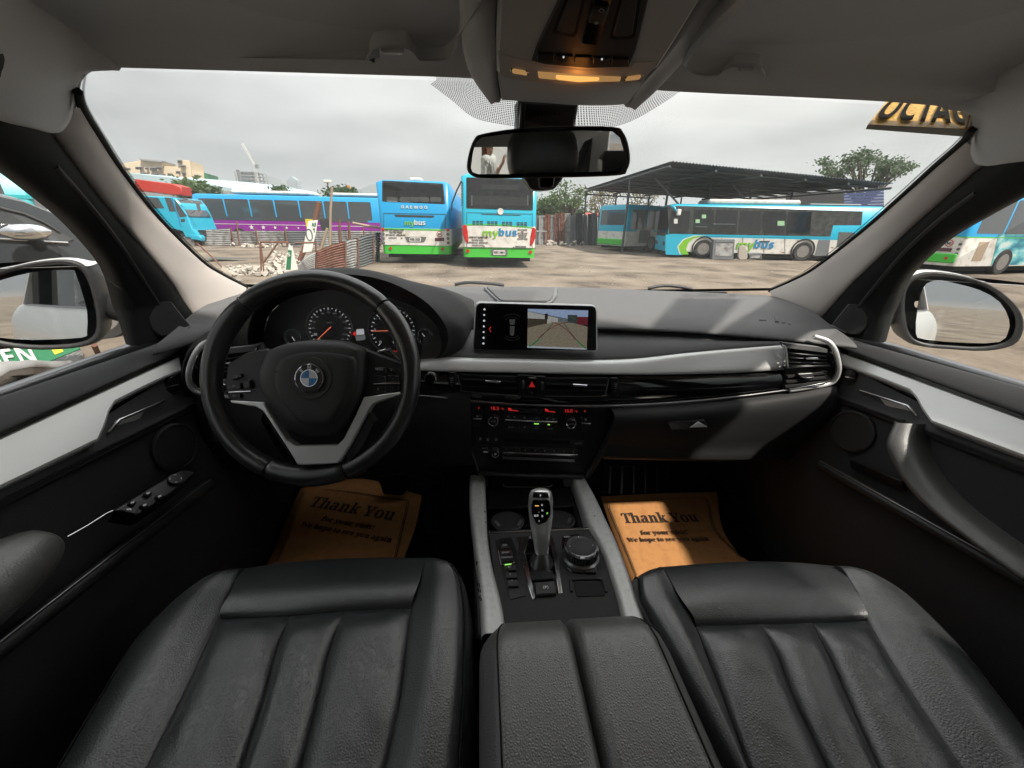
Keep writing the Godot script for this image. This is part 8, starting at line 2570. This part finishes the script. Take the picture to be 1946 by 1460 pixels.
func skyline() -> void:
	# cream block
	var o := Node3D.new()
	o.name = "cream_building"
	add_child(o, true)
	var z := -150.0
	var n := Vector3(0.25, 0, 1).normalized()
	var p := Vector3(-98, 0, z)
	var wall := func(c: Array, dz: float) -> void:
		var a := wpts(c, p + n * dz, n)
		a[2].y = -1.0; a[3].y = -1.0
		plate("wall", o, M.cream_wall, a, -n * 12.0, 0.1)
	wall.call([[225, 312], [262, 306], [262, 365], [225, 365]], -2.0)
	wall.call([[262, 303], [306, 306], [306, 365], [262, 365]], 0.0)
	wall.call([[306, 315], [340, 318], [340, 365], [306, 365]], -1.0)
	wall.call([[336, 303], [359, 305], [361, 365], [336, 365]], 0.5)
	wall.call([[359, 323], [387, 329], [390, 365], [359, 365]], -0.5)
	wslab("green_end_wall", o, M.banner_green, [[387, 328], [394, 330], [398, 355], [390, 352]], p + n * 0.2, n, 10.0)
	wslab("roof_edge", o, M.concrete, [[264, 301], [307, 305], [307, 308], [264, 304]], p + n * 1.2, n, 10.0)
	var win := [[257, 318, 12, 4], [275, 319, 4, 3], [284, 319, 11, 5], [297, 318, 9, 3], [266, 329, 8, 3], [288, 330, 10, 4], [302, 332, 9, 3], [318, 330, 4, 5], [320, 337, 6, 3], [334, 326, 5, 4], [334, 337, 5, 3], [337, 305, 6, 5], [342, 315, 8, 2], [346, 328, 4, 6], [369, 333, 5, 3], [380, 341, 8, 2], [370, 343, 4, 3], [352, 341, 5, 3], [246, 330, 8, 3], [236, 320, 8, 4]]
	for q in win:
		wrect("window", o, M.window_dark, q[0], q[1], q[0] + q[2], q[1] + q[3], p + n * 1.4, n, 1.2)
		wrect("window_hood", o, M.concrete, q[0] - 0.8, q[1] - 1.2, q[0] + q[2] + 0.8, q[1] - 0.2, p + n * 1.9, n, 1.2)
	rebase(o, Vector3(-98, 0, z))
	tag(o, "cream concrete block with a stepped roofline on the far left", "building")
	# tower under construction
	var t := Node3D.new()
	t.name = "unfinished_tower"
	add_child(t, true)
	z = -400.0
	var c0 := wz(451, 362, z)
	var c1 := wz(497, 362, z)
	var mid := (c0 + c1) * 0.5
	var wd := c1.x - c0.x
	var top := wz(475, 327, z).y
	for i in 14:
		var y := lerpf(4.0, top, i / 13.0)
		var st := new_st()
		box(st, Vector3(mid.x, y, z - 8), Vector3(wd * (1.0 if i < 11 else 0.8), 0.6, 18))
		put("floor_slab", st, M.concrete, t)
	for i in 7:
		block("column", t, M.concrete, Vector3(c0.x + 0.8 + (wd - 1.6) * i / 6.0, top * 0.5, z - 0.5), Vector3(0.7, top, 0.7))
		block("column", t, M.concrete, Vector3(c0.x + 0.8 + (wd - 1.6) * i / 6.0, top * 0.5, z - 16), Vector3(0.7, top, 0.7))
	block("stair_core", t, M.far_glass, Vector3(mid.x - wd * 0.08, top * 0.5, z - 8), Vector3(wd * 0.4, top, 12))
	rebase(t, Vector3(mid.x, 0, z - 8))
	tag(t, "unfinished concrete tower of bare floors below the crane", "building")
	var k := Node3D.new()
	k.name = "tower_crane"
	add_child(k, true)
	var m0 := wz(487, 362, z + 4)
	m0.y = 0
	var m1 := wz(484, 313, z + 4)
	var j1 := wz(460, 273, z + 4)
	lattice(k, "mast", m0, m1, 1.6, 14)
	lattice(k, "jib", m1, j1, 1.3, 12)
	rod("cable", k, M.lens_grey, [wz(489, 316, z + 4), wz(463, 277, z + 4)], 0.15, 4)
	block("cabin", k, M.lens_grey, m1 + Vector3(1.5, -1, 0), Vector3(2.4, 2.4, 2.4))
	block("counterweight", k, M.concrete, wz(489, 318, z + 4), Vector3(3, 2, 2))
	rebase(k, m0)
	tag(k, "tower crane with a raised white lattice jib", "crane")
	for q in [["glass_tower", 548, 566, 344, -420.0, "pale glass tower beyond the purple bus's roof"]]:
		var g := Node3D.new()
		g.name = q[0]
		add_child(g, true)
		var a := wz(q[1], 362, q[4])
		var b := wz(q[2], 362, q[4])
		var h := wz(557, q[3], q[4]).y
		block("shaft", g, M.far_glass, Vector3((a.x + b.x) / 2, h / 2, q[4] - 5), Vector3(b.x - a.x, h, 10))
		for i in 5: block("mullion", g, M.concrete, Vector3(lerpf(a.x, b.x, i / 4.0), h / 2, q[4] + 0.2), Vector3(0.5, h, 0.4))
		plate("slanted_top", g, M.far_glass, [Vector3(a.x, h, q[4]), Vector3(b.x, h, q[4]), Vector3(b.x, h + 1, q[4]), Vector3((a.x + b.x) / 2, h + 4, q[4])], Vector3(0, 0, -10))
		rebase(g, Vector3((a.x + b.x) / 2, 0, q[4] - 5))
		tag(g, q[5], "building")
	for q in [["chimney", 460, 323, 362, -300.0, "dark chimney in front of the unfinished tower"], ["chimney", 450, 348, 362, -300.0, "shorter dark stack left of the chimney"]]:
		var b := wz(q[1], q[3], q[4])
		var st := new_st()
		lathe(st, [[1.0, 0], [0.9, wz(q[1], q[2], q[4]).y], [0.7, wz(q[1], q[2], q[4]).y]], Vector3(b.x, 0, q[4]), Vector3.UP, 10)
		tag(put(q[0], st, M.lens_grey, self), q[5], "chimney")
	# low warehouse roof
	var wh := Node3D.new()
	wh.name = "warehouse"
	add_child(wh, true)
	var za := -60.0
	plate("roof", wh, M.roof_blue, [wz(225, 327, za), wz(330, 338, za), wz(440, 358, za), wz(445, 364, za), wz(225, 350, za)], Vector3(0, 1.5, -30))
	plate("wall", wh, M.concrete, [wz(225, 350, za), wz(445, 364, za), Vector3(wz(445, 364, za).x, 0, za), Vector3(wz(225, 350, za).x, 0, za)], Vector3(0, 0, -28))
	rebase(wh, Vector3(-42, 0, -65))
	tag(wh, "long warehouse with a pale blue roof below the cream building", "building")
	# sign on a mast, street lamp, flood lamp
	var sg := Node3D.new()
	sg.name = "mast_sign"
	add_child(sg, true)
	wslab("sign_panel", sg, mat("sign_orange", lin(0.6, 0.25, 0.02), 0.5), [[657, 352], [665, 353], [666, 366], [659, 364]], Vector3(0, 0, -60), Vector3(0, 0, 1), 0.2)
	wslab("sign_mark", sg, M.red_paint, [[660, 358], [664, 359], [664, 363], [660, 362]], Vector3(0, 0, -59.9), Vector3(0, 0, 1), 0.1)
	rod("mast", sg, M.lens_grey, [wz(662, 360, -60.2), Vector3(wz(662, 360, -60.2).x, 0, -60.2)], 0.12, 6)
	rebase(sg, Vector3(-21.5, 0, -60.2))
	tag(sg, "orange and red sign on a mast behind the purple bus", "sign")
	var lp := Node3D.new()
	lp.name = "street_lamp"
	add_child(lp, true)
	rod("post", lp, M.lens_grey, [wz(622, 346, -55), Vector3(wz(622, 346, -55).x, 0, -55)], 0.1, 6)
	block("lamp_head", lp, M.crane_white, wz(622, 345, -55), Vector3(0.9, 0.3, 0.4), Basis.IDENTITY, 0.05)
	rebase(lp, Vector3(wz(622, 346, -55).x, 0, -55))
	tag(lp, "grey street lamp behind the purple bus", "lamp post")

func lattice(parent: Node, called: String, a: Vector3, b: Vector3, w: float, n: int) -> void:
	var d := (b - a).normalized()
	var s := Vector3(0, 0, 1)
	var t := d.cross(s).normalized()
	var st := new_st()
	for q in [[1, 1], [1, -1], [-1, -1], [-1, 1]]: tube(st, [a + (s * q[0] + t * q[1]) * w / 2, b + (s * q[0] + t * q[1]) * w / 2], 0.14, 4)
	for i in n:
		var p := a.lerp(b, float(i) / n)
		var q := a.lerp(b, float(i + 1) / n)
		for e in [[s, t], [-s, t]]: tube(st, [p + (e[0] + e[1]) * w / 2, q + (e[0] - e[1]) * w / 2], 0.09, 4)
		tube(st, [p + (s + t) * w / 2, q + (-s + t) * w / 2], 0.09, 4)
	put(called, st, M.crane_white, parent)

# tree: tapered trunk, forking limbs, a crown of small leaf faces gathered on the twigs
func tree(label: String, foot: Vector3, tips: Array, trunk_r: float, leaf: Material, per: int, size: float, spread_r: float, cat := "tree", grp := "trees beyond the yard") -> void:
	var o := group_node("tree", self, foot)
	var tops := Vector3.ZERO
	for t in tips: tops += t / tips.size()
	var fork := Vector3(0, 0, 0).lerp(tops - foot, 0.5) + Vector3(0, -0.2, 0)
	var st := new_st()
	tube(st, cr([Vector3(0, -0.1, 0), fork * 0.5 + Vector3(trunk_r, 0, 0), fork], 4), spread([trunk_r * 1.3, trunk_r, trunk_r * 0.7], 4), 8)
	put("trunk", st, M.bark, o)
	var lf := new_st()
	lf.set_smooth_group(-1)
	for t in tips:
		var e: Vector3 = t - foot
		st = new_st()
		var m := fork.lerp(e, 0.55) + Vector3(rng.randf_range(-0.3, 0.3), 0.25, rng.randf_range(-0.3, 0.3))
		tube(st, cr([fork, m, e], 4), spread([trunk_r * 0.5, trunk_r * 0.25, trunk_r * 0.1], 4), 5)
		put("limb", st, M.bark, o)
		for i in per:
			var u := Vector3(rng.randfn(), rng.randfn() * 0.5, rng.randfn()) * spread_r
			var c := e + u
			if rng.randf() < 0.25: c = m.lerp(e, rng.randf()) + u * 0.4
			var b := Basis(Vector3(rng.randfn(), rng.randfn(), rng.randfn()).normalized(), rng.randf() * TAU)
			var s := size * rng.randf_range(0.6, 1.3)
			var q := [c + b * Vector3(-s, 0, 0), c + b * Vector3(0, s * 0.45, 0.1 * s), c + b * Vector3(s, 0, 0), c + b * Vector3(0, -s * 0.45, 0.1 * s)]
			tri(lf, q[0], q[1], q[2]); tri(lf, q[0], q[2], q[3])
	tag(put("crown", lf, leaf, o), "", "", "", "")
	tag(o, label, cat, grp)

func tips_px(a: Array, z: float, dz: float) -> Array:
	var o := []
	for q in a: o.append(wz(q[0], q[1], z + rng.randf_range(-dz, dz)))
	return o

func greenery() -> void:
	var t := []
	for i in 46:
		var u := rng.randf()
		var x := lerpf(1562, 1732, u)
		var topy := 293.0 + 10.0 * pow(absf(u - 0.55) * 2.0, 2.0) + 8.0 * sin(u * 9.0)
		t.append([x, topy + rng.randf() * (30.0 - 12.0 * absf(u - 0.5)) + (8.0 if u > 0.5 and u < 0.75 else 0.0)])
	tree("spreading dark tree above the shed's right end", Vector3(wz(1660, 360, -40).x, 0, -40), tips_px(t, -40, 2.0), 0.3, M.leaf_deep, 60, 0.17, 0.36)
	t = []
	for i in 22: t.append([rng.randf_range(1046, 1112), rng.randf_range(345, 392)])
	tree("sparse tree with dark leaves left of the shed", Vector3(wz(1092, 400, -36).x, 0, -36), tips_px(t, -36, 1.5), 0.16, M.leaf_mid, 34, 0.15, 0.34)
	t = []
	for i in 16: t.append([rng.randf_range(1022, 1060), rng.randf_range(378, 412)])
	tree("low green tree above the patched wall beside the cyan bus", Vector3(wz(1038, 420, -38).x, 0, -38), tips_px(t, -38, 1.5), 0.14, M.leaf_mid, 90, 0.17, 0.45)
	for q in [[1120, 1180, 352, 398, "dry thin tree seen under the shed's left corner", -40.0], [1180, 1250, 356, 398, "dry thin tree under the shed roof behind the tucked bus", -42.0]]:
		t = []
		for i in 18: t.append([rng.randf_range(q[0], q[1]), rng.randf_range(q[2] + 8, q[3])])
		tree(q[4], Vector3(wz((q[0] + q[1]) * 0.5, 420, q[5]).x, 0, q[5]), tips_px(t, q[5], 2.0), 0.15, M.leaf_dry, 30, 0.14, 0.4)
	t = []
	for i in 14: t.append([rng.randf_range(1060, 1110), rng.randf_range(395, 415)])
	tree("low bushy tree behind the patched wall", Vector3(wz(1085, 430, -40).x, 0, -40), tips_px(t, -40, 1.5), 0.12, M.leaf_deep, 60, 0.16, 0.45)
	t = []
	for i in 14: t.append([rng.randf_range(337, 372), rng.randf_range(346, 366)])
	tree("green tree behind the truck's red arm", Vector3(wz(355, 400, -45).x, 0, -45), tips_px(t, -45, 1.5), 0.15, M.leaf_mid, 80, 0.25, 0.5)
	t = []
	for i in 12: t.append([rng.randf_range(630, 662), rng.randf_range(358, 372)])
	tree("dark tree behind the purple bus's front", Vector3(wz(645, 400, -50).x, 0, -50), tips_px(t, -50, 1.5), 0.15, M.leaf_deep, 80, 0.25, 0.55)
	for q in [[390, 408, 362, "small palm-like tree over the purple bus's left end"], [520, 545, 360, "small dark tree over the purple bus's middle"]]:
		t = []
		for i in 7: t.append([rng.randf_range(q[0], q[1]), q[2] + rng.randf_range(-3, 4)])
		tree(q[3], Vector3(wz((q[0] + q[1]) * 0.5, 400, -44).x, 0, -44), tips_px(t, -44, 0.8), 0.1, M.leaf_deep, 30, 0.22, 0.3)
	t = []
	for i in 12: t.append([rng.randf_range(1925, 2010), rng.randf_range(325, 372)])
	tree("green tree over the sea-painted bus", Vector3(wz(1960, 420, -20).x, 0, -20), tips_px(t, -20, 1.0), 0.15, M.leaf_mid, 120, 0.2, 0.6)

# ---------------------------------------------------------------- what the rear-view mirror sees: a white workshop and a person
# body as one skin: tapered bones joined by a smooth minimum, meshed with one vertex per crossed cell
func skin(called: String, parent: Node, m: Material, bones: Array, cell: float, grow := 0.0, k := 0.035) -> MeshInstance3D:
	var lo := Vector3.INF
	var hi := -Vector3.INF
	for b in bones:
		for e in [[b[0], b[2]], [b[1], b[3]]]:
			lo = lo.min(e[0] - Vector3.ONE * (e[1] + grow + cell * 2)); hi = hi.max(e[0] + Vector3.ONE * (e[1] + grow + cell * 2))
	var d := Vector3i(((hi - lo) / cell).ceil())
	var v := PackedFloat32Array()
	v.resize((d.x + 1) * (d.y + 1) * (d.z + 1))
	var sy := d.x + 1
	var sz := sy * (d.y + 1)
	for z in d.z + 1:
		for y in d.y + 1:
			for x in d.x + 1:
				var p := lo + Vector3(x, y, z) * cell
				var f := 1.0
				for b in bones:
					var ab: Vector3 = b[1] - b[0]
					var t := clampf((p - b[0]).dot(ab) / maxf(ab.length_squared(), 1e-9), 0.0, 1.0)
					var s: float = (p - b[0] - ab * t).length() - lerpf(b[2], b[3], t) - grow
					var h := clampf(0.5 + 0.5 * (f - s) / k, 0.0, 1.0)
					f = lerpf(f, s, h) - k * h * (1.0 - h)
				v[x + y * sy + z * sz] = f
	var at := {}
	var st := new_st()
	st.set_smooth_group(0)
	var cellv := func(x: int, y: int, z: int) -> Vector3:
		var key := x + y * sy + z * sz
		if at.has(key): return at[key]
		var c := Vector3.ZERO
		var n := 0
		for e in 12:
			var ax := e / 4
			var o := Vector3i.ZERO
			o[(ax + 1) % 3] = e & 1
			o[(ax + 2) % 3] = (e >> 1) & 1
			var q := o
			q[ax] = 1
			var a := v[x + o.x + (y + o.y) * sy + (z + o.z) * sz]
			var b := v[x + q.x + (y + q.y) * sy + (z + q.z) * sz]
			if (a < 0) != (b < 0):
				c += Vector3(o).lerp(Vector3(q), a / (a - b))
				n += 1
		at[key] = lo + (Vector3(x, y, z) + c / maxi(n, 1)) * cell
		return at[key]
	for z in range(1, d.z):
		for y in range(1, d.y):
			for x in range(1, d.x):
				var a := v[x + y * sy + z * sz] < 0
				if a != (v[x + 1 + y * sy + z * sz] < 0): quad(st, cellv.call(x, y - 1, z - 1), cellv.call(x, y, z - 1), cellv.call(x, y, z), cellv.call(x, y - 1, z))
				if a != (v[x + (y + 1) * sy + z * sz] < 0): quad(st, cellv.call(x - 1, y, z - 1), cellv.call(x - 1, y, z), cellv.call(x, y, z), cellv.call(x, y, z - 1))
				if a != (v[x + y * sy + (z + 1) * sz] < 0): quad(st, cellv.call(x - 1, y - 1, z), cellv.call(x, y - 1, z), cellv.call(x, y, z), cellv.call(x - 1, y, z))
	return put(called, st, m, parent)

func build_behind() -> void:
	var w := group_node("workshop", self, Vector3(-11.0, 0, 9.0))
	block("wall", w, M.white_paint, Vector3(0, 2.3, 0), Vector3(4.0, 4.6, 17.0))
	block("roof", w, M.roof_blue, Vector3(0.3, 4.75, 0), Vector3(5.2, 0.2, 18.0))
	block("door", w, M.sign_maroon, Vector3(2.02, 1.05, 3.5), Vector3(0.06, 2.1, 1.0))
	block("door_post", w, mat("brown_wood", lin(0.25, 0.09, 0.03), 0.7), Vector3(2.05, 1.6, -1.35), Vector3(0.1, 3.2, 0.22))
	tag(w, "white workshop wall reflected in the rear-view mirror", "building")
	var o := group_node("person", self, Vector3(-3.95, 0, 6.0))
	tag(o, "person in a white top with long brown hair, reflected in the rear-view mirror", "person")
	var V := func(x: float, y: float, z: float) -> Vector3: return Vector3(x, y, z)
	var sk := mat("skin_tone", lin(0.42, 0.24, 0.16), 0.5)
	var head := [[V.call(0.0, 1.27, 0), V.call(0.012, 1.38, 0), 0.05, 0.045], [V.call(0.02, 1.42, 0), V.call(0.012, 1.495, 0), 0.068, 0.084], [V.call(0.07, 1.385, 0), V.call(0.05, 1.40, 0), 0.022, 0.03], [V.call(0.097, 1.445, 0), V.call(0.088, 1.47, 0), 0.011, 0.008], [V.call(0.015, 1.45, 0.08), V.call(0.01, 1.47, 0.08), 0.013, 0.013], [V.call(0.015, 1.45, -0.08), V.call(0.01, 1.47, -0.08), 0.013, 0.013]]
	var torso := [[V.call(0, 0.88, 0.05), V.call(0, 0.88, -0.05), 0.115, 0.115], [V.call(0, 0.95, 0), V.call(0.01, 1.18, 0), 0.105, 0.115], [V.call(0, 1.255, -0.115), V.call(0, 1.255, 0.115), 0.065, 0.065]]
	var upper := [[V.call(0, 1.255, -0.15), V.call(-0.02, 1.01, -0.19), 0.045, 0.037], [V.call(0, 1.255, 0.15), V.call(0.06, 1.03, 0.19), 0.045, 0.037]]
	var fore := [[V.call(-0.02, 1.01, -0.19), V.call(0.07, 0.80, -0.17), 0.036, 0.026], [V.call(0.06, 1.03, 0.19), V.call(0.23, 1.20, 0.12), 0.036, 0.026], [V.call(0.08, 0.785, -0.168), V.call(0.105, 0.73, -0.16), 0.024, 0.03], [V.call(0.235, 1.21, 0.118), V.call(0.262, 1.265, 0.105), 0.024, 0.03]]
	var legs := []
	for s in [-1.0, 1.0]: legs += [[V.call(0, 0.84, s * 0.07), V.call(0.01, 0.47, s * 0.085), 0.078, 0.052], [V.call(0.01, 0.47, s * 0.085), V.call(-0.02, 0.09, s * 0.09), 0.05, 0.036], [V.call(-0.03, 0.05, s * 0.09), V.call(0.13, 0.035, s * 0.1), 0.038, 0.03]]
	var body := skin("body", o, sk, head + torso + upper + fore + legs, 0.02)
	var fin := new_st()
	for q in [[V.call(0.105, 0.73, -0.16), V.call(0.35, -1, 0.1).normalized(), V.call(0, 0.1, 1)], [V.call(0.262, 1.265, 0.105), V.call(0.3, 1, -0.15).normalized(), V.call(0, 0.1, 1)]]:
		for k in 5:
			var sd: Vector3 = q[2]
			var root: Vector3 = q[0] + sd * (k - 2) * 0.016
			var dir: Vector3 = q[1] if k < 4 else (q[1] + sd * 0.9).normalized()
			var l: float = [0.06, 0.072, 0.076, 0.068, 0.05][k]
			tube(fin, [root, root + dir * l * 0.55, root + dir * l + V.call(0.014, 0, 0)], [0.0095, 0.0085, 0.007], 7)
	put("fingers", fin, sk, body)
	skin("shirt", o, M.banner_white, torso + upper, 0.02, 0.016, 0.05)
	skin("trousers", o, M.hatch_paint, [torso[0]] + [legs[0], legs[1], legs[3], legs[4]], 0.022, 0.014)
	skin("hair", o, mat("brown_hair", lin(0.12, 0.035, 0.018), 0.55), [[V.call(-0.012, 1.50, 0.02), V.call(-0.012, 1.50, -0.02), 0.092, 0.092], [V.call(-0.045, 1.46, 0), V.call(-0.085, 1.24, 0), 0.085, 0.06]], 0.018)
	for s in [-1.0, 1.0]: turned("eye", o, M.ink, [[0.008, 0], [0.006, 0.004], [0, 0.005]], V.call(0.083, 1.455, s * 0.032), Vector3(1, 0, s * 0.25), 8)
	turned("mouth", o, M.tail_red, [[0.016, 0], [0.012, 0.003], [0, 0.004]], V.call(0.083, 1.408, 0), Vector3(1, 0, 0), 10)

func _ready() -> void:
	rng.seed = 7
	axes()
	make_world()
	make_materials()
	car = group_node("car", self, Vector3(0, LIFT, 0))
	tag(car, "white car we sit in, its black leather cabin filling the foreground", "car")
	build_outside()
	build_shell()
	build_dash()
	build_screen()
	build_cluster()
	build_wheel()
	build_overhead()
	build_console()
	build_seats()
	build_floor()
	for s in [-1, 1]:
		build_door(s)
		build_wing(s)
	build_wipers()
	build_behind()

func build_wipers() -> void:
	for q in [[[864, 541], [890, 537], [930, 539], [958, 542]], [[1232, 548], [1262, 543], [1290, 545], [1316, 550]]]:
		var a := []
		for c in q: a.append(atz(c[0], c[1], -1.33))
		rod("wiper", car, M.black, cr(a, 4), 0.006, 6)
